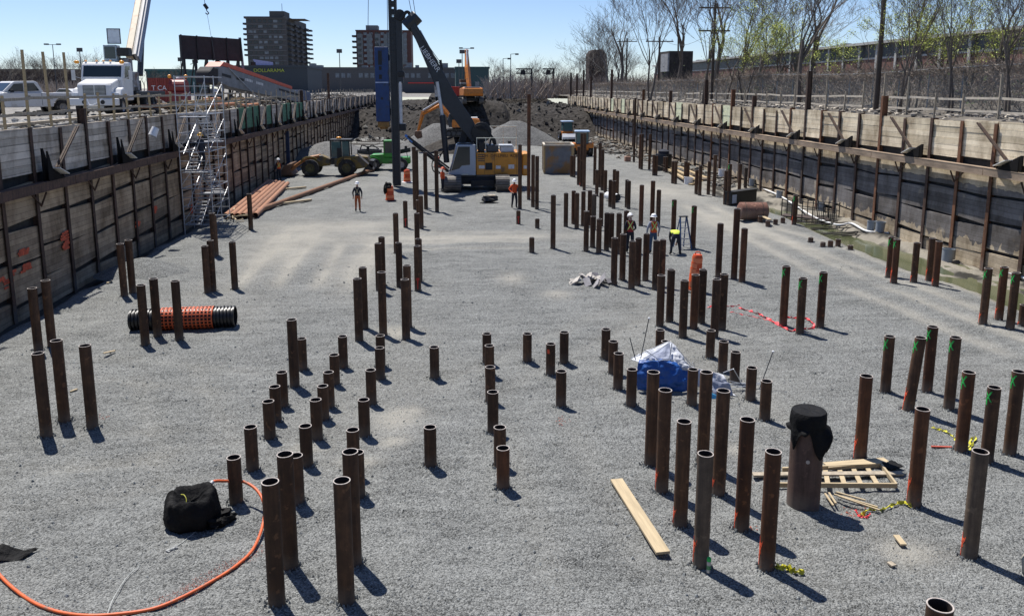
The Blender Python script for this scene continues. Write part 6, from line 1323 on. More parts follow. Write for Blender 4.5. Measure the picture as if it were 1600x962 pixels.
c = AZ(609, 315); m = MB(); m.blob((0,0,0), .22, .36, .22, .4, 12, 8, 3); m.blob((-.18,-.15,-.22), .12,.1,.3,.3,10,7,5); o = m.build('bin_bag', BLKCLOTH, smooth=True, loc=(c.x-.1, c.y+.25, 1.02)); tag(o, 'small black bag draped on the traffic drum left of the mast', 'bag')
drum(636, 286, 'orange traffic drum standing on a white base right of the mast foot')
drum(683, 262, 'orange traffic drum behind the very tall piles left of the rig')
for k in range(3): drum(1086+k*1.2, 458, f'orange traffic drum, {("bottom","middle","top")[k]} of the tilted nested stack by the tall piles', tilt=.05, z=.01+k*.20, r=.22, stack=k)
# ------------------------------------------------------------------ people
SKIN = mat('skin', (.42,.24,.16), .6, var=.08)
def person(loc, face, pose, label, top, legs, hat=None, vest=None, boots=None, straps=None, s=1.0):
    """face: direction (radians, world) the figure looks; local forward is -y"""
    root = empty('person', loc, face, label, 'person'); root.scale = (s, s, s)
    J = {'pelvis': (0,0,.95), 'waist': (0,.0,1.12), 'chest': (0,0,1.36), 'neckb': (0,.01,1.50), 'neck': (0,0,1.57), 'head': (0,-.01,1.69),
         'shL': (.17,0,1.44), 'shR': (-.17,0,1.44), 'elL': (.24,.02,1.17), 'elR': (-.24,.02,1.17), 'waL': (.25,-.06,.93), 'waR': (-.25,-.06,.93),
         'haL': (.25,-.09,.85), 'haR': (-.25,-.09,.85),
         'hipL': (.09,0,.90), 'hipR': (-.09,0,.90), 'knL': (.11,-.02,.50), 'knR': (-.11,-.02,.50), 'anL': (.12,.02,.10), 'anR': (-.12,.02,.10), 'toL': (.14,-.15,.045), 'toR': (-.14,-.15,.045)}
    J.update(pose)
    RAD = {'pelvis': (.15,.11), 'waist': (.145,.11), 'chest': (.165,.12), 'neckb': (.09,.08), 'neck': (.055,.055), 'head': (.085,.10), 'sh': (.075,.075), 'el': (.052,.052), 'wa': (.037,.037), 'ha': (.045,.025),
           'hip': (.10,.10), 'kn': (.072,.072), 'an': (.055,.055), 'to': (.048,.04)}
    names = list(J); ed = [('pelvis','waist'),('waist','chest'),('chest','neckb'),('neckb','neck'),('neck','head')]
    for q in 'LR': ed += [('chest','sh'+q),('sh'+q,'el'+q),('el'+q,'wa'+q),('wa'+q,'ha'+q),('pelvis','hip'+q),('hip'+q,'kn'+q),('kn'+q,'an'+q),('an'+q,'to'+q)]
    me = bpy.data.meshes.new('body'); me.from_pydata([J[n] for n in names], [(names.index(a), names.index(b)) for a, b in ed], [])
    o = bpy.data.objects.new('body_tmp', me); COL.objects.link(o)
    o.modifiers.new('k', 'SKIN'); sd_ = o.modifiers.new('u', 'SUBSURF'); sd_.levels = 2; sd_.render_levels = 2
    for i, n in enumerate(names):
        k = n if n in RAD else n[:-1]; me.skin_vertices[0].data[i].radius = RAD[k]; me.skin_vertices[0].data[i].use_root = (n == 'pelvis')
    bpy.context.view_layer.update()
    m2 = bpy.data.meshes.new_from_object(o.evaluated_get(bpy.context.evaluated_depsgraph_get())); bpy.data.objects.remove(o)
    V = {n: Vector(J[n]) for n in names}
    def near(p):
        best = None; bd = 9
        for a, b in ed:
            A, B = V[a], V[b]; ab = B-A; t = max(0, min(1, (p-A).dot(ab)/max(1e-6, ab.length_squared))); d = (p-(A+ab*t)).length
            if d < bd: bd = d; best = (a, b, t)
        return best
    boots_m = boots or BLACK
    for m_ in (top, legs, SKIN, boots_m): m2.materials.append(m_)
    body_sel = []
    for f in m2.polygons:
        a, b, t = near(f.center); k = b.rstrip('LR')
        mi = 0
        if k in ('hip','kn') or (k == 'an' and t < .8): mi = 1
        if (k == 'waist' and t < .35): mi = 1
        if (k == 'an' and t >= .8) or k == 'to': mi = 3
        if k == 'head' or (k == 'neck' and t > .3) or k == 'ha': mi = 2
        f.material_index = mi; f.use_smooth = True
        if vest and ((k in ('waist','chest','neckb') and not (k == 'waist' and t < .2)) or (k == 'sh' and t < .8)): body_sel.append(f.index)
    bo = bpy.data.objects.new('body', m2); COL.objects.link(bo); bo.parent = root
    # face and fingers added to the same mesh
    ex = MB(); hd = V['head']; up_ = (V['head']-V['neck']).normalized(); fw = Vector((0,-1,0)); fw = (fw - up_*fw.dot(up_)).normalized(); sdv = up_.cross(fw)
    ex.blob(tuple(hd+fw*.10-up_*.005), .014,.02,.02,0,6,4); ex.blob(tuple(hd+sdv*.095), .012,.02,.03,0,6,4); ex.blob(tuple(hd-sdv*.095), .012,.02,.03,0,6,4)
    for q in 'LR':
        d = (V['ha'+q]-V['wa'+q]).normalized(); side = d.cross(Vector((0,0,1))); side = side.normalized() if side.length > .1 else Vector((0,1,0)); c2 = d.cross(side)
        for k in range(4):
            b0_ = V['ha'+q]+side*(k-1.5)*.02; L_ = (.07,.08,.075,.06)[k]; ex.tube([b0_, b0_+d*L_*.5+c2*.006, b0_+d*L_*.9+c2*.028], [.010,.009,.007], 6)
        ex.tube([V['ha'+q]-side*.03-d*.03, V['ha'+q]-side*.055+d*.01, V['ha'+q]-side*.05+d*.04], [.012,.010,.008], 6)
    bme = bmesh_join(m2, ex, 2)
    if vest:
        import bmesh
        bm = bmesh.new(); bm.from_mesh(m2); bm.faces.ensure_lookup_table(); keep = set(body_sel)
        bmesh.ops.delete(bm, geom=[f for f in bm.faces if f.index not in keep], context='FACES'); bm.normal_update()
        for v_ in bm.verts: v_.co += v_.normal*.014
        vm = bpy.data.meshes.new('vest'); bm.to_mesh(vm); bm.free(); vm.materials.clear(); vm.materials.append(vest)
        for f in vm.polygons: f.material_index = 0
        vo = bpy.data.objects.new('safety_vest', vm); COL.objects.link(vo); vo.parent = root
        # X braces on the back and a belt stripe
        A, B = V['waist'], V['neckb']; ax = (B-A).normalized(); X_ = Vector((1,0,0)); N_ = X_.cross(ax)   # points to the back (+y)
        if N_.y < 0: N_ = -N_
        st = mat('lime_reflective_tape', (.55,.72,.20), .5, var=.1); m = MB()
        c = (A+B)/2; 
        for sg in (1,-1):
            p = [c+ax*(-.20)+X_*(-.11*sg)+N_*.135, c+N_*.165, c+ax*.19+X_*(.11*sg)+N_*.12]; m.tube(p, .022, 5)
        if straps == 'frontback':
            for sg in (1,-1): m.tube([c+ax*(-.18)+X_*(.09*sg)-N_*.15, c+ax*.18+X_*(.09*sg)-N_*.13], .02, 5)
        m.build('reflective_tape', st, vo)
    elif straps:
        A, B = V['waist'], V['neckb']; ax = (B-A).normalized(); X_ = Vector((1,0,0)); N_ = X_.cross(ax); N_ = -N_ if N_.y < 0 else N_; c = (A+B)/2; m = MB()
        for sg in (1,-1): m.tube([c+ax*(-.22)+X_*(-.11*sg)+N_*.125, c+N_*.15, c+ax*.19+X_*(.11*sg)+N_*.10], .016, 5)
        m.build('reflective_tape', mat('pale_tan_strap', (.5,.42,.25), .6), root)
    if hat:
        m = MB(); n = 18; prof = [(.155,-.01),(.15,.0),(.128,.012),(.126,.05),(.105,.10),(.06,.135),(0,.145)]
        q = up_.to_track_quat('Z', 'Y').to_matrix(); vs = []
        for r, z in prof:
            for k in range(n):
                a = 2*math.pi*k/n; e_ = Vector((r*math.cos(a), r*math.sin(a)*1.12, z))
                vs.append(hd+up_*.03 + q @ e_ + (fw*.035 if r > .14 and (q @ e_).dot(fw) > 0 else Vector((0,0,0))))
        m.v = [tuple(v) for v in vs]; m.f = [(i*n+k, i*n+(k+1) % n, (i+1)*n+(k+1) % n, (i+1)*n+k) for i in range(len(prof)-1) for k in range(n)]; m.m = [0]*len(m.f)
        m.build('hard_hat', hat, root, smooth=True)
    return root
def bmesh_join(me, ex, mi):
    import bmesh
    bm = bmesh.new(); bm.from_mesh(me); vs = [bm.verts.new(v) for v in ex.v]
    for f in ex.f:
        try: nf = bm.faces.new([vs[i] for i in f]); nf.material_index = mi; nf.smooth = True
        except ValueError: pass
    bm.to_mesh(me); bm.free(); return me
HATW = mat('white_hard_hat', (.82,.82,.82), .3, var=.04)
OVER = mat('orange_brown_overall', (.40,.10,.03), .8, var=.2)
REDV = mat('dark_red_vest', (.35,.03,.03), .8, var=.15)
def at(px, py): g = AZ(px, py); return (g.x, g.y+.12, floor_z(g.x, g.y, False))
walk = {'knL': (.11,-.10,.52), 'anL': (.12,-.02,.12), 'toL': (.14,-.19,.05), 'knR': (-.11,.02,.50), 'anR': (-.12,.16,.13), 'toR': (-.14,.02,.045)}
person(at(559,331), R(180), {'elL': (.27,.03,1.18), 'elR': (-.27,.03,1.18)}, 'person in white hard hat, black sleeves and orange overalls seen from behind on open gravel', NAVY, OVER, HATW, None, None, 'x')
person(at(804,327), R(10), {'elL': (.33,.02,1.22), 'elR': (-.34,.02,1.22), 'waL': (.22,-.16,1.02), 'waR': (-.22,-.18,1.04), 'haL': (.18,-.22,1.0), 'haR': (-.17,-.25,1.02), **walk}, 'person in open orange jacket, dark clothes and white hard hat walking towards the camera', HIVIS, NAVY, HATW)
person(at(692,301), R(120), {}, 'person in orange jacket and orange hard hat standing by the rig track', HIVIS, NAVY, mat('orange_hard_hat', (.75,.12,.04), .4))
person(at(436,283), R(200), {'elR': (-.25,-.05,1.2), 'waR': (-.18,-.22,1.05), 'haR': (-.15,-.28,1.0)}, 'person in white hard hat and striped vest near the loader bucket at the left wall', NAVY, NAVY, HATW, HIVIS, None, 'frontback')
person(at(985,394), R(165), {'waL': (.17,-.2,1.05), 'waR': (-.17,-.2,1.05), 'haL': (.12,-.28,1.02), 'haR': (-.12,-.28,1.02), 'head': (.02,-.05,1.68)}, 'person in dark red vest with lime X straps and white hard hat among tall piles', NAVY, NAVY, HATW, REDV)
person(at(1021,396), R(182), {'elL': (.28,.02,1.18), 'elR': (-.28,.02,1.18), 'waL': (.27,-.10,.95), 'waR': (-.27,-.10,.95)}, 'person in bright orange vest with lime X straps and blue jeans seen from behind', mat('pale_grey_shirt', (.28,.30,.36), .9), DENIM, HATW, HIVIS)
bend = {'pelvis': (0,.10,.90), 'waist': (0,-.02,1.02), 'chest': (0,-.25,1.05), 'neckb': (0,-.38,1.00), 'neck': (0,-.44,.95), 'head': (0,-.53,.86), 'shL': (.17,-.32,1.0), 'shR': (-.17,-.32,1.0), 'elL': (.20,-.36,.72), 'elR': (-.20,-.36,.72),
        'waL': (.14,-.40,.48), 'waR': (-.14,-.40,.48), 'haL': (.12,-.42,.40), 'haR': (-.12,-.42,.40), 'hipL': (.10,.10,.86), 'hipR': (-.10,.10,.86), 'knL': (.17,.0,.48), 'knR': (-.17,.0,.48), 'anL': (.21,.08,.10), 'anR': (-.21,.08,.10), 'toL': (.24,-.10,.045), 'toR': (-.24,-.10,.045)}
person(at(1056,398), R(175), bend, 'person bending right over beside the blue stepladder, dark clothes and yellow top', NAVY, NAVY, None, HIYEL)
g = AY(448, 158, 96); person((g.x, g.y, 5.95), R(160), {'elL': (.26,-.02,1.2)}, 'person in orange vest and lime hard hat on the left bank below the grey conveyor', HIVIS, NAVY, mat('lime_hard_hat', (.6,.85,.1), .4), HIVIS)
# blue stepladder
c = AZ(1066, 388); root = empty('stepladder', (c.x, c.y, 0), R(15), 'blue stepladder standing among piles beside the bending person', 'ladder')
LBL = mat('blue_grey_ladder_paint', (.06,.12,.25), .5)
for sg in (-1,1): 
    m = MB(); m.bar((sg*.30,-.35,0),(sg*.17,0,1.5),.07,.04); m.build('front_rail', LBL, root); m = MB(); m.bar((sg*.28,.35,0),(sg*.16,.02,1.48),.05,.03); m.build('rear_rail', LBL, root)
for k in range(1,6): t = k/6; m = MB(); wv = .30-.13*t; m.box(-wv, wv, -.35+.35*t-.04, -.35+.35*t+.04, 1.5*t-.012, 1.5*t+.012); m.build('step', ALU, root)
m = MB(); m.box(-.2,.2,-.1,.1,1.5,1.54); m.build('top_cap', BLACK, root)
# ------------------------------------------------------------------ scaffold stair tower
sx0, sx1, sy0, sy1 = -13.70, -12.20, 43.3, 46.6; sz0 = -.2; stz = AY(272,118,sy0).z
root = empty('scaffold_tower', (sx0, sy0, 0), 0, 'silver scaffold stair tower rising against the left shoring wall', 'scaffold')
W_, D_ = sx1-sx0, sy1-sy0
for x in (0, W_):
    for y in (0, D_*.5, D_): m = MB(); m.cyl((x,y,-.4),(x,y,stz if y < D_ else stz-.3),.022,n=8); m.build('standard', STEELC, root, smooth=True)
z = .3; k = 0
while z < stz+.01:
    m = MB(); th_ = .018 if k % 4 else .03
    for y in (0, D_*.5, D_): m.cyl((0,y,z),(W_,y,z),th_,n=6)
    if k % 2 == 0:
        for x in (0, W_): m.cyl((x,0,z),(x,D_,z),th_*.8,n=6)
    m.build('ledger', ALU, root, smooth=True); z += .48; k += 1
nf = 4; fh = (stz-2.3)/nf
for f in range(nf):
    z0_, z1_ = .2+f*fh, .2+(f+1)*fh; a, b = (.35, D_-.5) if f % 2 == 0 else (D_-.35, .5)
    xo = W_*.28 if f % 2 == 0 else W_*.72
    m = MB()
    for dx in (-.3,.3): m.bar((xo+dx, a, z0_), (xo+dx, b, z1_), .03, .08)
    for s_ in range(9): t = (s_+.5)/9; m.box(xo-.29, xo+.29, a+(b-a)*t-.11, a+(b-a)*t+.11, z0_+(z1_-z0_)*t-.02, z0_+(z1_-z0_)*t+.02)
    m.build('stair_flight', ALU, root)
    m = MB(); m.cyl((xo-.32,a,z0_+.95),(xo-.32,b,z1_+.95),.02,n=6); m.build('stair_rail', STEELC, root, smooth=True)
    m = MB(); m.box(.05, W_-.05, b-.45 if b > a else b-.45, b+.45 if b > a else b+.35, z1_-.04, z1_); m.build('landing', ALU, root)
for f in range(4):
    z0_ = .3+f*1.9; m = MB(); m.cyl((W_*.98,0,z0_),(W_*.98,D_,z0_+1.6),.016,n=6); m.cyl((0,-.02,z0_+.2),(W_*.5,-.02,z0_+1.2),.016,n=6); m.cyl((W_*.55,-.03,z0_),(W_,-.03,z0_+1.75),.018,n=6); m.build('diagonal_brace', mat('bright_brace_tube', (.6,.6,.6), .4, .1), root, smooth=True)
person((sx0+.75, sy0+1.2, .2+fh*2.1), R(60), walk, 'person in yellow hard hat and dark clothes climbing the scaffold stairs', NAVY, NAVY, mat('yellow_hard_hat', (.8,.45,.05), .4))
# ------------------------------------------------------------------ left bank: billboard, conveyor, stacks
B0, B1 = AY(283, 90, 78), AY(376, 95, 84)
zt0, zt1 = AY(283,55,78).z, AY(376,60,84).z
root = empty('billboard', (B0.x, B0.y, 5.9), math.atan2(B1.y-B0.y, B1.x-B0.x), 'large black billboard seen from behind on slanting steel posts', 'billboard'); Lb = math.hypot(B1.x-B0.x, B1.y-B0.y)
zb_, zt_b = 8.0, zt0-5.9
zb_ = B0.z-5.9
DBR = mat('dark_brown_boards', (.028,.027,.029), .8, var=.3, scale=2)
m = MB(); m.box(0,Lb,-.12,.12,zb_-.15,zt_b); m.build('board_panel', DBR, root)
for k in range(5): x = Lb*k/4; m = MB(); m.box(x-.06,x+.06,-.2,-.121,zb_-.2,zt_b+.05); m.build('board_rib', BLACK, root)
for k in range(6): x = .3+(Lb-.6)*k/5; m = MB(); m.box(x-.09,x+.09,-.1,.1,-.3,zb_-.15); m.bar((x,.1,zb_),(x+.2,1.6,0),.1,.1); m.build('support_post', BLACK, root)
for x in (.9, Lb+.9, Lb*.5): m = MB(); m.bar((x,-.1,zb_-.6),(x,-.7,zb_-.5),.05,.05); m.box(x-.2,x+.2,-.9,-.6,zb_-.5,zb_-.2); m.build('flood_lamp', BLACK, root)
m = MB(); m.bar((Lb+.05,0,zt_b+.15),(Lb+.5,0,.1),.18,.18); m.build('end_post', mat('slate_side_plate', (1,1,1)), root)
# conveyor
c0, c1 = AY(330,112,75), AY(462,150,92)
root = empty('conveyor', tuple(c0), 0, 'grey inclined screening conveyor with an orange red top edge on the left bank', 'conveyor')
d = c1-c0; yaw = math.atan2(d.y, d.x); root.rotation_euler = (0, -math.asin(d.z/d.length), yaw); Lc = d.length
GRYP = mat('weathered_grey_paint', (.20,.21,.22), .6, var=.25, scale=1.5)
m = MB(); m.prism([(0,-.9),(0,.45),(.9,.6),(Lc,.35),(Lc,-.75),(2,-1.1)], 'y', -.7, .7); m.build('conveyor_body', GRYP, root, bevel=.04)
m = MB(); m.prism([(.2,.47),(.9,1.0),(Lc*.86,.70),(Lc*.86,.40),(.9,.61)], 'y', -.72, .72); m.build('orange_cover', mat('red_orange_cover', (.55,.10,.05), .5, var=.15), root, bevel=.02)
m = MB(); m.box(.6,2.2,-.712,-.705,-.3,-.05); m.box(3.2,4.6,-.712,-.705,-.25,.0); m.box(Lc*.68,Lc*.98,-.712,-.705,-.12,.1); m.build('dark_slot', BLACK, root)
m = MB(); rr = random.Random(2)
for x0_ in (4.9,7.1):
    for k in range(5): m.box(x0_+k*.30, x0_+k*.30+.18, -.716, -.706, -.12, .12)
m.build('faded_letter_blocks', mat('white_lettering', (.7,.7,.7), .5), root)
m = MB(); m.bar((1.6,-.75,.6),(7.2,-.85,-1.5),.06,.08); m.build('diagonal_rod', ALU, root)
m = MB(); m.prism([(-1.5,-1.3),(-1.4,-.2),(-.8,.3),(.0,.3),(.0,-1.2)], 'y', -.7, .7); m.build('drive_housing', DBR, root, bevel=.15)
m = MB(); m.box(Lc+.05,Lc+2.2,-.8,.8,-1.2,.65); m.build('end_box', mat('slate_blue_box', (.10,.12,.18), .6), root, bevel=.03)
for x in (1.2, Lc*.45, Lc*.8):
    m = MB(); m.bar((x,-.5,-.9),(x,-.5,-3.2),.12,.12); m.bar((x,.5,-.9),(x,.5,-3.2),.12,.12); m.build('leg', GRYP, root)
# red and orange container row behind the truck
p = AY(280,125,70); root = empty('red_tank', (p.x, p.y, 5.9), 0, 'red tank machine with amber lamps behind the scaffold top', 'machine')
m = MB(); m.cyl((-.7,0,1.6),(.6,0,1.6),.6,n=16); m.box(-.8,.7,-.6,.6,.3,1.2); m.build('tank_body', mat('dull_red_paint',(.20,.022,.02),.5), root, bevel=.04)
for x in (-.7,.6): m = MB(); m.blob((x,-.2,2.45),.16,.16,.16,0,8,6); m.build('lamp', mat('amber_lamp',(1,1,1)), root, smooth=True)
m = MB(); m.cyl((-.3,.2,2.3),(.6,.2,2.4),.08,n=8); m.build('white_pipe', WHITEP, root)
ORP = mat('orange_red_panel', (.24,.042,.026), .6, var=.2)
for i, (a, b) in enumerate(((232,246),(246,259),(259,271))):
    p0_, p1_ = AY(a,140,72), AY(b,140,72); root = empty('barrier_panel', (p0_.x, 72, 5.9), 0, f'orange red panel, {ordinal(i,3)} in the row behind the crane truck', 'panel', 'orange red panels'); ww = p1_.x-p0_.x-.05
    m = MB(); m.box(0,ww,0,.1,.2,AY(a,122,72).z-5.9); m.build('panel_sheet', ORP, root); m = MB(); [m.box(ww*k/4,ww*k/4+.05,-.04,-.002,.2,AY(a,122,72).z-5.9) for k in range(5)]; m.build('panel_ribs', mat('dark_red_rib', (.3,.05,.04), .6), root)
p = AY(255,128,60); text_mesh('panel_lettering', 'T CA', .55, WHITEP, bpy.data.objects['barrier_panel'], (.9, -.06, 1.5), (R(90),0,0))
# timber and pipe stacks on the left bank
rs = random.Random(17)
for i in range(26):
    y0_ = 48+rs.uniform(0,22); x0_ = -16.3-rs.uniform(0,2.8); L_ = rs.uniform(4,7); z_ = 5.98+.17*(i % 4)+.02
    a = (x0_, y0_, z_); b = (x0_+rs.uniform(-.25,.25), y0_+L_, z_+rs.uniform(-.02,.03)); rust = i % 3 == 0
    m = MB()
    if rust: m.cyl(a, b, .13, n=12)
    else: m.bar(a, b, rs.uniform(.15,.3), rs.uniform(.08,.14))
    tag(m.build('stacked_pipe' if rust else 'stacked_timber', RP if rust else (LUMBER if i % 2 else PLY)), 'rusty orange pipe in the mixed stack on the left bank' if rust else 'pale timber in the mixed stack on the left bank', 'pipe' if rust else 'timber', 'pipes stacked on the left bank' if rust else 'timbers stacked on the left bank')
m = MB(); m2 = MB()
for i in range(900):
    y = rs.uniform(46, 150); x = -15.6 - rs.random()*9; s_ = rs.uniform(.06,.34); z = 5.9+.9*math.exp(-((x+19)/2.2)**2)*(.3+.7*noise.noise(Vector((y*.2,0,0)))**2*3)
    (m if rs.random() < .6 else m2).blob((x,y,z+.05), s_, s_*rs.uniform(.5,1.1), s_*.7, .5, 5, 3, i)
tag(m.build('bank_scrap', mat('mixed_grey_scrap', (.15,.145,.14), .9, var=.8, scale=3)), 'grey scrap and broken stone strewn on the left bank', 'scrap', kind='stuff')
tag(m2.build('bank_debris', MATS['mixed_brown_debris']), 'brown timber scraps and rubbish strewn on the left bank', 'debris', kind='stuff')
m = MB(); m2 = MB()
for i in range(1500):
    y = rs.uniform(22, 150); x = 23.5 + rs.random()*3.3; s_ = rs.uniform(.04,.2)
    (m if rs.random() < .7 else m2).blob((x,y,soil_z(x,y)+s_*.2), s_, s_*rs.uniform(.5,1.1), s_*.6, .5, 5, 3, i)
tag(m.build('verge_clods', mat('grey_brown_clods', (.22,.20,.175), .95, var=.6)), 'grey clods and stones behind the right guard rail', 'soil', kind='stuff'); tag(m2.build('verge_scraps', PALE), 'pale wood scraps behind the right guard rail', 'scrap', kind='stuff')
# left verge pale stones by the truck
m = MB()
for i in range(900):
    y = rs.uniform(26, 46); x = -15.2 - rs.random()*4; s_ = rs.uniform(.03,.16); m.blob((x,y,5.93+s_*.2), s_, s_*rs.uniform(.5,1.1), s_*.6, .5, 5, 3, i)
tag(m.build('verge_stones', mat('pale_verge_stones', (.30,.29,.27), .9, var=.5)), 'pale broken stones along the left verge', 'stones', kind='stuff')
for i, (a, b) in enumerate((((0,183),(130,176)),((128,180),(215,176)),((208,182),(262,172)))):
    p, q = AX(*a, -15.8), AX(*b, -15.8)
    plank('kerb_board', (p.x-.4*i, p.y, 6.02), (q.x-.4*i, min(q.y, p.y+9), 6.05), .25, .1, LUMBER_O, f'weathered board on the left verge, {ORD[i]} from the camera', 0, 'board')
# H section post top left (short black box) and blue drums far left
# ------------------------------------------------------------------ far buildings
def window_mat(): return mat('far_window_pale', (.15,.17,.19), .3, var=.5, scale=.8)
GBR = mat('grey_brown_brick', (.085,.08,.078), .85, var=.15, scale=3); DKW = mat('far_window_dark', (.02,.022,.026), .2)
def block(name, px0, px1, pt, y, depth, rz, label, mt, floors, cols, pb=138, winm=None, fr=.5):
    a, b = AY(px0, pt, y), AY(px1, pt, y); L_ = b.x-a.x; H_ = a.z-5.5
    root = empty(name, (a.x, y, 5.5), rz, label, 'building')
    m = MB(); m.box(0,L_,0,depth,0,H_); m.build('walls', mt, root)
    m = MB(); m.box(-.3,L_+.3,-.3,depth+.3,H_+.002,H_+.7); m.build('parapet', mt, root)
    return root, L_, H_
# tall apartment block with stepped top
root, L_, H_ = block('apartment_block', 384, 446, 30, 420, 40, R(-2), 'tall dark grey apartment block with stepped roof and balconies', GBR, 14, 6)
rs = random.Random(9); fl = 14; fh_ = H_/fl
for f in range(fl):
    m = MB(); z = f*fh_+.9
    for c_ in range(7):
        x = 1.0+c_*(L_-2)/7; 
        m = MB(); m.box(x, x+(L_/7)*rs.uniform(.45,.8), -.12, -.01, z, z+1.25); m.build('window', window_mat() if rs.random() < .35 else DKW, root)
    m = MB(); m.box(-.0,L_,-.25,-.01,f*fh_-.1,f*fh_+.25); m.build('floor_band', mat('grey_concrete_band', (.14,.14,.145), .8), root)
R2 = empty('tmp', (0,0,0)); bpy.data.objects.remove(R2)
# side wing receding to the right
w0, w1 = AY(446, 40, 420), AY(474, 45, 470)
ang = math.atan2(w1.y-w0.y, w1.x-w0.x); Lw = math.hypot(w1.x-w0.x, w1.y-w0.y); lox = w0.x-root.location.x
def wing(m): return m
mw = MB(); ca, sa = math.cos(ang), math.sin(ang)
P_ = [(lox,0),(lox+Lw*ca,Lw*sa),(lox+Lw*ca-30,Lw*sa),(lox-3,6)]
mw.prism(P_, 'z', 0, H_+1.5); mw.build('side_wing', GBR, root)
for f in range(1, fl):
    m = MB(); z = f*fh_
    for c_ in range(4):
        m = MB(); t = (c_+.25)/4; x, y = lox+Lw*t*ca, Lw*t*sa; x2, y2 = lox+Lw*(t+.14)*ca, Lw*(t+.14)*sa; nx_, ny_ = sa, -ca
        m.prism([(x,y),(x2,y2),(x2+nx_*2,y2+ny_*2),(x+nx_*2,y+ny_*2)], 'z', z, z+1.0); m.build('balcony', mat('dark_slate_balcony', (.05,.055,.065), .7), root)
    if f > 6:
        x, y = lox+Lw*ca, Lw*sa
        for bb in ((-2.2,0,2,6),(x,x+2.6,y,y+4)): m = MB(); m.box(*bb,z,z+.9); m.build('balcony', MATS['dark_slate_balcony'], root)
ph0, ph1 = AY(421,18,425), AY(444,18,425); m = MB(); X0_ = ph0.x-root.location.x
m.box(X0_, X0_+(ph1.x-ph0.x)*1.02, 4, 16, H_+.7, ph0.z-5.5); m.box(X0_-13, X0_, 5, 18, H_+.7, AY(400,26,425).z-5.5); m.box(X0_+8, X0_+17, 6, 20, H_+.7, AY(450,30,425).z-5.5); m.build('penthouse', GBR, root)
m = MB(); m.cyl((X0_+5.5,8,ph0.z-5.5),(X0_+5.5,8,ph0.z-1.5),.12,n=6); m.build('antenna', BLACK, root)
# second block, brick with grey bays
BRK = mat('dark_red_brick', (.10,.048,.042), .85, var=.15)
root, L_, H_ = block('apartment_block', 556, 642, 49, 480, 30, 0, 'brick apartment block with grey bays standing behind the rig mast', BRK, 11, 8)
fl = 11; fh_ = H_/fl
for k, (a, b) in enumerate(((.02,.12),(.19,.29),(.34,.44),(.50,.60),(.80,.92))):
    m = MB(); m.box(L_*a, L_*b, -.5, -.01, H_*.45, H_-1.5); m.build('grey_bay', mat('grey_bay_panel', (.16,.175,.18), .7), root)
for f in range(fl):
    z = f*fh_+.9
    for c_ in range(9): x = 1+c_*(L_-2)/9; m = MB(); m.box(x, x+1.9, -.62, -.51, z, z+1.5) if z > H_*.44 and z+1.5 < H_-1.5 else m.box(x, x+1.9, -.12, -.01, z, z+1.5); m.build('window', window_mat() if c_ % 3 else DKW, root)
    if f > 0: m = MB(); m.box(-2.6,-.01,2,8,f*fh_,f*fh_+1.0); m.build('balcony', mat('dark_slate_balcony',(1,1,1)), root)
m = MB(); m.box(L_*.17,L_*.39,4,14,H_+.7,H_+3.6); m.build('penthouse', mat('grey_bay_panel',(1,1,1)), root)
# long low building across the street
root, L_, H_ = block('long_building', 478, 760, 108, 330, 30, 0, 'long low dark commercial building with a row of pale windows in the distance', mat('dark_slate_cladding', (.09,.088,.09), .8), 2, 10)
for k in range(26):
    x = L_*.16+k*L_*.032; m = MB()
    if k % 6 != 3: m.box(x, x+1.5, -.1, -.01, H_-3.4, H_-1.6); m.build('window', window_mat(), root)
m = MB(); m.box(L_*.56, L_*.76, -.3, -.01, H_-5.6, H_-5.2); m.build('red_sign_band', mat('red_reflector', (1,1,1)), root)
m = MB()
for k, (a, b, h) in enumerate(((.01,.04,1.6),(.05,.08,.9),(.55,.58,1.9),(.60,.62,1.0),(.745,.785,1.8),(.30,.33,.8))): m.box(L_*a,L_*b,4,9,H_+.71,H_+.7+h)
m.build('rooftop_unit', GRYP, root)
root, L_, H_ = block('teal_building', 712, 764, 107.5, 300, 20, 0, 'dark teal low building seen right of the rig boom', mat('dark_teal_cladding', (.03,.065,.07), .7), 2, 3)
for k in range(3): m = MB(); m.box(3+k*4,4.5+k*4,-.1,-.01,2.5,4.2); m.build('window', window_mat(), root)
root, L_, H_ = block('store_building', 366, 480, 106, 260, 30, 0, 'dark store building with yellow green sign behind the grey conveyor', mat('dark_store_wall', (.05,.06,.07), .8), 1, 1)
px_ = AY(425,109,259.6); text_mesh('sign_lettering', 'DOLLARAMA', 1.5, mat('yellow_green_sign', (.45,.52,.06), .5), root, (px_.x-root.location.x-1.0, -.12, px_.z-5.5-.3), (R(90),0,0), .05, sx=1.05)
p, q = AY(402,100,262), AY(428,105,262); m = MB(); m.prism([(p.x-root.location.x,H_+.75),(q.x-root.location.x,H_+.75),(q.x-root.location.x,H_+1.7),(p.x-root.location.x-1,H_+2.6)], 'y', .5, 1.0); m.build('pale_awning', mat('lavender_awning', (.33,.33,.55), .6), root)
root, L_, H_ = block('teal_building', 228, 292, 112, 240, 20, 0, 'long teal shed behind the red tank', mat('teal_shed_cladding', (.03,.10,.10), .7), 1, 1)
m = MB(); [m.box(k*L_/10,k*L_/10+.2,-.1,-.01,0,H_) for k in range(10)]; m.build('cladding_ribs', mat('dark_teal_cladding', (1,1,1)), root)
root, L_, H_ = block('low_brown_building', -60, 118, 113, 190, 12, 0, 'low dark brown building at far left behind the pickup', mat('dark_maroon_wall', (.055,.038,.036), .8), 1, 1)
m = MB(); m.box(0, L_, -.15, -.01, 1.0, 2.2); m.build('dark_window_strip', DKW, root)
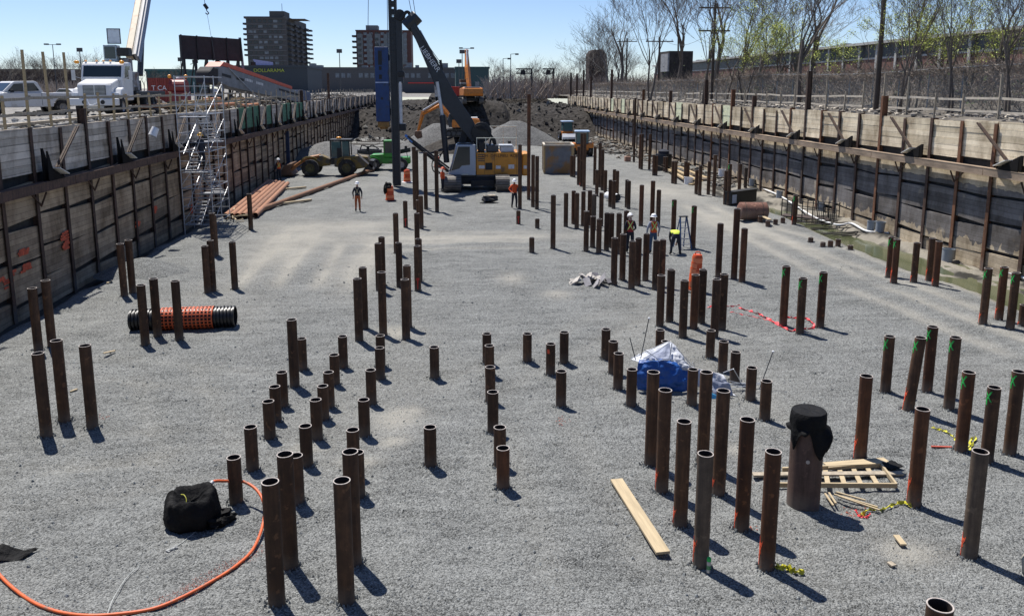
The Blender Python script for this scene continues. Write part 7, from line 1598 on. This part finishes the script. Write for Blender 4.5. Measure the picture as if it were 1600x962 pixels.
# pale lot surface with parked cars far left
m = MB(); p, q = AZ(40,126,5.9), None
rs = random.Random(44)
cols = [mat('car_dark', (.05,.05,.06), .3), mat('car_silver', (.45,.46,.48), .3), mat('car_white', (.7,.7,.7), .3), mat('car_red', (.35,.04,.03), .3)]
for i in range(9):
    x = -95 + i*7.0 + rs.uniform(-1,1); y = 120+rs.uniform(-8,12)+i*1.0; e = empty('parked_car', (x, y, 5.9), R(rs.uniform(-20,20)), f'{("dark","silver","white","red")[i % 4]} parked car, {ordinal(i,9)} in the distant left lot', 'car', 'cars parked in the distant lot')
    m = MB(); m.prism([(-2.2,.35),(-2.2,.8),(-1.2,.95),(-.6,1.42),(.9,1.42),(1.6,.98),(2.2,.9),(2.2,.35)], 'y', -.85, .85); m.build('body', cols[i % 4], e, bevel=.06)
    m = MB(); m.prism([(-1.05,.98),(-.58,1.36),(.85,1.36),(1.4,1.0)], 'y', -.862, .862); m.build('windows', GLASS, e)
    m = MB(); [m.cyl((wx,sy*.7,.33),(wx,sy*.87,.33),.33,n=12) for wx in (-1.35,1.35) for sy in (-1,1)]; m.build('wheels', RUBBER, e)
# brick factory on the right
FY0, FY1 = 60, 230; FX = 60
root = empty('factory_building', (FX, FY0, 7.5), 0, 'long brick factory with pale columns and eaves behind the trees on the right', 'building'); FH = 13.75-7.5
m = MB(); m.box(0,30,0,FY1-FY0,-3,FH-2.2); m.build('brick_wall', mat('brown_red_factory_brick', (.17,.085,.065), .85, var=.2), root)
m = MB(); m.box(.2,29,0.2,FY1-FY0-.2,FH-2.199,FH-.35); m.build('clerestory', mat('dark_factory_glazing', (.028,.030,.034), .4, var=.4, scale=.8), root)
m = MB(); m.box(-.6,30,-.5,FY1-FY0,FH-.349,FH); m.build('eaves', mat('pale_eaves', (.42,.41,.38), .6), root)
m = MB(); m.box(-.1,-.01,0,FY1-FY0,FH-2.4,FH-2.15); m.build('sill_band', mat('pale_eaves',(1,1,1)), root)
for px in (1237,1270,1297,1320,1345,1372,1402,1435,1471,1517,1572,1640):
    y = AX(px, 80, FX).y; m = MB(); m.box(-.25,-.12,y-FY0-.24,y-FY0+.24,-3,FH-.36); m.build('column', mat('pale_eaves',(1,1,1)), root)
for k in range(12): m = MB(); y = 6+k*13; m.box(4+k % 3,5.2+k % 3,y,y+1.6,FH+.01,FH+.6+.3*(k % 2)); m.build('rooftop_unit', GRYP, root)
# dark towers behind the trees
p = AY(935,80,190); root = empty('brick_tower', (p.x, 190, 5.5), 0, 'dark ivy brown brick tower with rounded top among the far trees', 'tower')
m = MB(); wt = AY(949,80,190).x-AY(921,80,190).x; ht = p.z-5.5; m.prism([(-wt/2,0),(-wt/2,ht-.6),(-wt/2+.8,ht+.3),(wt/2-.8,ht+.3),(wt/2,ht-1),(wt/2+.2,0)], 'y', 0, 5); m.build('tower_wall', mat('dark_ivy_brick', (.065,.042,.035), .9, var=.4, scale=1), root, bevel=.3)
for k in range(3):
    for q_ in (.3,.55,.8): m = MB(); m.box(-wt/2+.8+k*1.3,-wt/2+1.3+k*1.3,-.08,-.01,ht*q_,ht*q_+1.2); m.build('blind_window', DKW, root)
p = AY(1066,80,120); root = empty('dark_shed', (AY(1046,80,120).x, 120, 6.0), R(4), 'dark weathered timber hopper building behind the right fence trees', 'building')
wt = AY(1084,80,120).x-AY(1046,80,120).x; m = MB(); m.box(0,wt,0,5,AY(1046,126,120).z-6.0,p.z-6.0); m.box(wt*.3,wt*.9,.5,4,-1,AY(1046,126,120).z-6.001); m.build('shed_wall', mat('dark_weathered_boards', (.045,.038,.034), .9, var=.5, scale=1.5), root)
m = MB(); m.box(-.25,-.01,-.1,3,AY(1046,112,120).z-6.0,AY(1046,84,120).z-6.0); m.build('pale_side_panel', mat('grey_side_panel', (.3,.3,.3), .8, var=.4), root)
# dark block and gantries in the middle distance
for i, (a, b) in enumerate(((806,832),(848,866))):
    p, q = AY(a,108,170), AY(b,108,170); root = empty('signal_gantry', (p.x, 170, 5.5), 0, f'dark steel rail gantry, {("left","right")[i]} of the two before the far trees', 'gantry'); L_ = q.x-p.x; z = p.z-5.5
    m = MB(); m.bar((0,0,z),(L_,0,z),.25,.25); m.bar((0,0,z-.9),(L_,0,z-.9),.2,.2); [m.bar((L_*k/4,0,z-.9),(L_*(k+1)/4,0,z),.1,.1) for k in range(4)]; m.build('truss', BLACK, root)
    m = MB(); m.box(L_-.3,L_,-.15,.15,0,z); m.build('gantry_post', BLACK, root)
    m = MB(); m.box(L_*.3,L_*.3+.9,-.2,.2,z-1.2,z-.2); m.build('signal_head', BLACK, root)
# lamp posts
def lamp(px, pt, y, kind, label, pb=None):
    p = AY(px, pt, y); root = empty('lamp_post', (p.x, y, 5.6), 0, label, 'lamp post'); h = p.z-5.6; s_ = y/220
    m = MB(); m.cyl((0,0,0),(0,0,h),.14*s_,.09*s_,n=8); m.build('post', DKGREY, root, smooth=True)
    if kind == 'flood':
        m = MB(); m.box(-.7*s_,.7*s_,-.2*s_,.2*s_,h-1.0*s_,h); m.build('flood_heads', DKGREY, root, bevel=.05)
    elif kind == 'twin':
        m = MB(); m.bar((-1.5*s_,0,h),(1.5*s_,0,h),.12*s_,.12*s_); m.build('cross_arm', DKGREY, root); 
        for sg in (-1,1): m = MB(); m.box(sg*1.5*s_-.5*s_, sg*1.5*s_+.5*s_, -.2, .2, h-.1*s_, h+.25*s_); m.build('lamp_head', DKGREY, root)
    else:
        m = MB(); m.bar((0,0,h),(1.4*s_,0,h+.1*s_),.12*s_,.12*s_); m.box(1.2*s_,2.1*s_,-.2,.2,h-.2*s_,h+.2*s_); m.build('lamp_head', DKGREY, root)
lamp(82,70,150,'twin','twin armed lamp post above the bare trees behind the pickup'); lamp(124,75,150,'flood','flood lamp mast left of the crane truck cab')
lamp(282,90,200,'flood','small flood lamp mast left of the billboard'); lamp(530,77,240,'flood','flood lamp mast on its own between the two apartment blocks')
lamp(722,78,230,'flood','tallest flood lamp mast right of the rig boom'); lamp(717,93,260,'flood','shorter flood lamp mast right of the rig boom'); lamp(729,76,200,'twin','twin armed lamp post right of the rig boom')
lamp(786,92,170,'arm','shorter single arm lamp post before the far bare trees'); lamp(798,85,150,'arm','taller single arm lamp post before the far bare trees')
# wooden utility poles
def upole(px, y, pt, label, arms=(), r=.16, pb=0):
    p = AY(px, max(pt,-30), y); root = empty('utility_pole', (p.x, y, 5.5), 0, label, 'utility pole'); h = p.z-5.5
    m = MB(); m.cyl((0,0,0),(0,0,h),r,r*.75,n=10); m.build('pole', mat('weathered_pole', (.07,.055,.045), .9), root, smooth=True)
    for dz, wd in arms: m = MB(); m.bar((-wd,0,h-dz),(wd,0,h-dz),.12,.14); m.build('cross_arm', mat('weathered_pole',(1,1,1)), root); m = MB(); [m.cyl((x,0,h-dz+.07),(x,0,h-dz+.28),.05,n=6) for x in (-wd*.9,-wd*.45,wd*.45,wd*.9)]; m.build('insulator', GYP, root)
    return root
upole(980,150,60,'crossarm utility pole left of the dark hopper building among trees',((.6,1.9),))
upole(1031,110,58,'crossarm utility pole just left of the dark hopper building',((.6,1.9),))
upole(1118,80,6,'double crossarm utility pole among the right hand trees',((.4,1.6),(2.6,1.6)))
upole(1384,48,-30,'stout dark utility pole running out of the top of the picture',(),.17)
for i, (a, b) in enumerate((((1118,14,80),(1384,-60,48)),((1118,10,80),(980,62,150)),((1118,47,80),(1031,60,110)))):
    p, q = AY(*a), AY(*b); m = MB(); m.tube([p.lerp(q,k/10)-Vector((0,0,1.2*math.sin(math.pi*k/10))) for k in range(11)], .018, 4); tag(m.build('overhead_wire', CAB), f'thin overhead wire sagging between utility poles, {ORD[i]} counted from right', 'wire')
# ------------------------------------------------------------------ chain link fence on the right
fm = bpy.data.materials.new('chain_link'); fm.use_nodes = True; N, L = nt(fm); b = N['Principled BSDF']; b.inputs['Base Color'].default_value = (.22,.23,.23,1); b.inputs['Metallic'].default_value = .6; b.inputs['Roughness'].default_value = .5
tc = N.new('ShaderNodeTexCoord'); sp_ = N.new('ShaderNodeSeparateXYZ'); L.new(tc.outputs['Object'], sp_.inputs[0])
def MM(op, a, c=None):
    q = N.new('ShaderNodeMath'); q.operation = op
    for i, t in enumerate((a, c)):
        if t is None: continue
        if isinstance(t, (int, float)): q.inputs[i].default_value = t
        else: L.new(t, q.inputs[i])
    return q.outputs[0]
u = MM('FRACT', MM('MULTIPLY', MM('ADD', sp_.outputs['Y'], sp_.outputs['Z']), 14.)); v_ = MM('FRACT', MM('MULTIPLY', MM('SUBTRACT', sp_.outputs['Y'], sp_.outputs['Z']), 14.))
f = MM('MAXIMUM', MM('LESS_THAN', u, .14), MM('LESS_THAN', v_, .14)); L.new(f, b.inputs['Alpha'])
FXX = 27.2
def fz(y): return 8.42 + .10*math.sin(y*.21) - .25*sstep(60,110,y)
root = empty('chain_link_fence', (FXX, 0, 0), 0, 'chain link fence overgrown with dry vines behind the right guard rail', 'fence')
ysf = [float(v) for v in np.arange(26, 150, 3.0)]
m = MB(); [m.add([(0,a,6.0),(0,a+3,6.0),(0,a+3,fz(a+3)),(0,a,fz(a))], [(0,1,2,3)]) for a in ysf]; m.build('wire_mesh', fm, root)
for y in ysf: m = MB(); m.cyl((.05,y,5.6),(.05,y,fz(y)+.05),.035,n=8); m.build('post', GYP, root, smooth=True)
m = MB(); m.tube([(.05,y,fz(y)) for y in ysf+[150.]], .028, 6); m.build('top_rail', GYP, root, smooth=True)
# ------------------------------------------------------------------ bare trees
def tree_proto(name, seed, h, spread, budget=5, bark=BARK, leaves=0, trunk_r=.16, multi=1):
    r_ = random.Random(seed); tr = MB(); cr2 = MB(); lf = MB(); tips = []
    def br(p, d, L_, r, depth):
        n = 3 if depth < 3 else 2; pts = [p]; rad = [r]; q = p; dd = d.copy()
        for i in range(n):
            dd = (dd + Vector((r_.gauss(0,.12), r_.gauss(0,.12), r_.gauss(.03,.07)))*(1+.15*depth)).normalized(); q = q + dd*L_/n; pts.append(q); rad.append(r*(1-.42*(i+1)/n))
        (tr if depth == 0 else cr2).tube(pts, rad, 6 if depth == 0 else 4 if depth < 2 else 3)
        if depth >= budget: tips.append(q); return
        k = r_.choice((2,3,3)) if depth else r_.choice((3,4,5))
        for i in range(k):
            t = r_.uniform(.5,1) if i else 1.; a_ = pts[min(n, max(1 if depth else 2, int(t*n)))]
            th = r_.uniform(0, 6.28); tilt = r_.uniform(.3,.95)*spread
            side = Vector((math.cos(th), math.sin(th), 0)); nd = (dd*math.cos(tilt) + side*math.sin(tilt) + Vector((0,0,.10))).normalized()
            br(a_, nd, L_*r_.uniform(.58,.82), max(.010, rad[-1]*r_.uniform(.6,.85)), depth+1)
    for k in range(multi): br(Vector((r_.uniform(-.3,.3)*(multi > 1), r_.uniform(-.3,.3)*(multi > 1), -.3)), Vector((r_.gauss(0,.10), r_.gauss(0,.10), 1)).normalized(), h*.46, trunk_r/(1+.3*(multi-1)), 0)
    root = empty(name, (0,0,0)); tr.build('trunk', bark, root, smooth=True); cr2.build('crown', bark, root); root['h'] = max(v[2] for v in cr2.v)
    if leaves:
        for t in tips:
            for _ in range(leaves):
                c = t + Vector((r_.gauss(0,.15), r_.gauss(0,.15), r_.gauss(-.05,.15))); s_ = r_.uniform(.035,.085); a = Vector((r_.gauss(0,1), r_.gauss(0,1), r_.gauss(0,1))).normalized(); b_ = a.cross(Vector((0,0,1))).normalized()
                lf.add([c-a*s_, c+b_*s_*.6, c+a*s_, c-b_*s_*.6], [(0,1,2,3)])
        lf.build('foliage', LEAF, root)
    return root
LEAF = mat('spring_yellow_green_leaf', (.42,.48,.08), .6, var=.4, scale=1.2)
protos = [tree_proto('bare_tree', 101, 9.5, .75, 6, BARK, 0, .21), tree_proto('bare_tree', 202, 11, .6, 6, BARK, 0, .22), tree_proto('bare_tree', 303, 8, 1., 6, BARKG, 0, .13, 1), tree_proto('bare_tree', 404, 12, .55, 6, BARK, 0, .17, 2)]
leafy = [tree_proto('budding_tree', 505, 8.5, .9, 5, BARK, 14, .14), tree_proto('budding_tree', 606, 9.5, .8, 5, BARK, 11, .14, 2)]
used = set()
def plant(proto, x, y, z, s_, rz, label, group, cat='tree', nm=None):
    if proto.name not in used: used.add(proto.name); o = proto
    else: o = copy_tree(proto)
    s_ = s_/proto['h']; o.location = (x, y, z); o.rotation_euler = (0,0,rz); o.scale = (s_, s_, s_); tag(o, label, cat, group); return o
r_ = random.Random(51)
# large ones right of the pit: (px of trunk, distance, pixel row of the crown top, proto)
big = [(1022,92,-25,3),(955,150,52,2),(972,150,40,0),(935,165,60,1),(1056,108,-10,1),(1108,72,-40,3),(1122,90,-5,0),(1155,85,0,1),(1185,80,-5,2),(1236,70,20,2),(1259,60,-35,1),(1281,66,-10,0),(1424,42,-40,3),(1452,55,-10,0),(1506,40,-45,3),(1560,44,-20,1),(1597,36,-40,3)]
for i, (px, y, pt, k) in enumerate(sorted(big)):
    p = AY(px, pt, y); pz = 6.3; H_ = (p.z-pz); hs = 1
    plant(protos[k], p.x, y, pz, 1.5*H_/hs, r_.uniform(0,6.28), f'bare spring tree behind the right fence, {ordinal(i, len(big)) if i < 20 else ORD[len(big)-1-i]+" from right"}', 'bare trees behind the right fence')
lg = [(1140,74,40,0),(1170,70,30,1),(1212,72,22,0),(1195,84,45,1),(1440,46,5,1),(1490,52,0,0),(1530,46,-8,1),(1400,60,40,0),(1580,42,20,0),(1240,76,35,1)]
for i, (px, y, pt, k) in enumerate(sorted(lg)):
    p = AY(px, pt, y); pz = 6.2; hs = 1
    plant(leafy[k], p.x, y, pz, 1.15*(p.z-pz)/hs, r_.uniform(0,6.28), f'budding yellow green tree behind the right fence, {ordinal(i, len(lg))}', 'budding trees behind the right fence')
# far rows
far = [(px, 175+r_.uniform(-10,30), 95+r_.uniform(-12,10)) for px in range(772, 900, 8)] + [(px, 165+r_.uniform(-10,20), 62+r_.uniform(-15,15)) for px in range(900, 1000, 13)]
for i, (px, y, pt) in enumerate(far):
    k = i % 3; p = AY(px, pt, y); hs = 1
    plant(protos[k], p.x, y, 5.5, (p.z-5.5)/hs, r_.uniform(0,6.28), f'bare tree in the distant row beyond the spoil bank, {ORD[i]+" from left" if i < 20 else ORD[len(far)-1-i]+" from right"}', 'distant bare trees beyond the spoil bank')
farl = [(px, 170+r_.uniform(-10,20), 80+r_.uniform(-8,12)) for px in range(-20, 150, 12)] + [(262,230,104),(276,230,100),(222,230,106),(240,230,103)]
for i, (px, y, pt) in enumerate(sorted(farl)):
    k = i % 3; p = AY(px, pt, y); hs = 1
    plant(protos[k], p.x, y, 5.5, (p.z-5.5)/hs, r_.uniform(0,6.28), f'bare tree in the far left row, {ordinal(i, len(farl))}', 'bare trees in the far left row')
# undergrowth: tangled dry vines and brush behind and on the fence
def brush(name, label, x0, x1, y0, y1, n, zt, mt, leaf=None, nl=0, sd=1):
    r_ = random.Random(sd); m = MB()
    for i in range(n):
        y = y0+(y1-y0)*r_.random()**1.25; x = r_.uniform(x0, x1); z = soil_z(x, y) if x < 59 else 6; L_ = r_.uniform(.8, zt); d = Vector((r_.gauss(0,.5), r_.gauss(0,.55), 1)).normalized()
        p = Vector((x,y,z-.1)); q = p+d*L_*.5; s_ = q+(d+Vector((r_.gauss(0,.5), r_.gauss(0,.5), r_.gauss(-.2,.4)))).normalized()*L_*.6; m.tube([p,q,s_], [.02,.014,.007], 3)
    tag(m.build(name, mt), label, 'brush', kind='stuff')
brush('dry_brush', 'dense tangle of dry dark brush behind the chain link fence', 27.5, 40, 26, 150, 10000, 2.7, mat('dry_brown_twigs', (.27,.22,.175), .95, var=.5, scale=1), sd=3)
m = MB(); r_ = random.Random(8)
for i in range(9000):
    y = 26+120*r_.random()**1.3; z = fz(y)-abs(r_.gauss(0,.16))*(1 if r_.random() < .7 else 6); p = Vector((FXX+r_.gauss(0,.10), y, z)); L_ = r_.uniform(.15,.5)
    m.tube([p, p+Vector((r_.gauss(0,.12), r_.gauss(0,L_*.6), r_.gauss(.03,.14))), p+Vector((r_.gauss(0,.16), r_.gauss(0,L_), r_.gauss(0,.2)))], .008, 3)
tag(m.build('fence_vines', mat('pale_dry_vine', (.24,.20,.165), .95, var=.4)), 'dry vines matted along the top of the chain link fence', 'vines', kind='stuff')
m = MB()
for i in range(16000):
    y = 26+110*r_.random()**1.4; x = r_.uniform(27.5, 46); z = (soil_z(x,y) if x < 59 else 6)+abs(r_.gauss(0,1.3)); 
    if noise.noise(Vector((x*.3,y*.18,z*.5))) < .12: continue
    s_ = r_.uniform(.05,.13); a = Vector((r_.gauss(0,1), r_.gauss(0,1), r_.gauss(0,1))).normalized(); b_ = a.cross(Vector((0,0,1))).normalized(); c = Vector((x,y,z)); m.add([c-a*s_, c+b_*s_*.6, c+a*s_, c-b_*s_*.6], [(0,1,2,3)])
tag(m.build('undergrowth', mat('olive_green_leaf', (.09,.13,.03), .7, var=.4, scale=1)), 'patchy green undergrowth among the dry brush behind the fence', 'undergrowth', kind='stuff')
# distant scrub belt in front of far trees
m = MB()
for i in range(5000):
    y = r_.uniform(165, 210); x = AY(r_.uniform(760,1000), 130, y).x; L_ = r_.uniform(1.5,5.5); d = Vector((r_.gauss(0,.3), r_.gauss(0,.3), 1)).normalized(); p = Vector((x,y,5.3)); m.tube([p,p+d*L_*.6,p+d*L_+Vector((r_.gauss(0,.5),0,0))], [.07,.045,.02], 3)
tag(m.build('far_scrub', mat('far_brown_scrub', (.36,.30,.25), .95, var=.4, scale=.4)), 'brown scrub belt beyond the spoil bank in front of distant trees', 'scrub', kind='stuff')
m = MB()
for i in range(2600):
    y = r_.uniform(155, 195); x = AY(r_.uniform(-40,150), 130, y).x; L_ = r_.uniform(1.0,4.0); d = Vector((r_.gauss(0,.3), r_.gauss(0,.3), 1)).normalized(); p = Vector((x,y,5.3)); m.tube([p,p+d*L_*.6,p+d*L_+Vector((r_.gauss(0,.5),0,0))], [.07,.045,.02], 3)
tag(m.build('left_scrub', mat('far_brown_scrub',(1,1,1))), 'brown scrub belt at far left behind the pickup', 'scrub', kind='stuff')
print('PILES', NP, 'objects', len(bpy.data.objects))
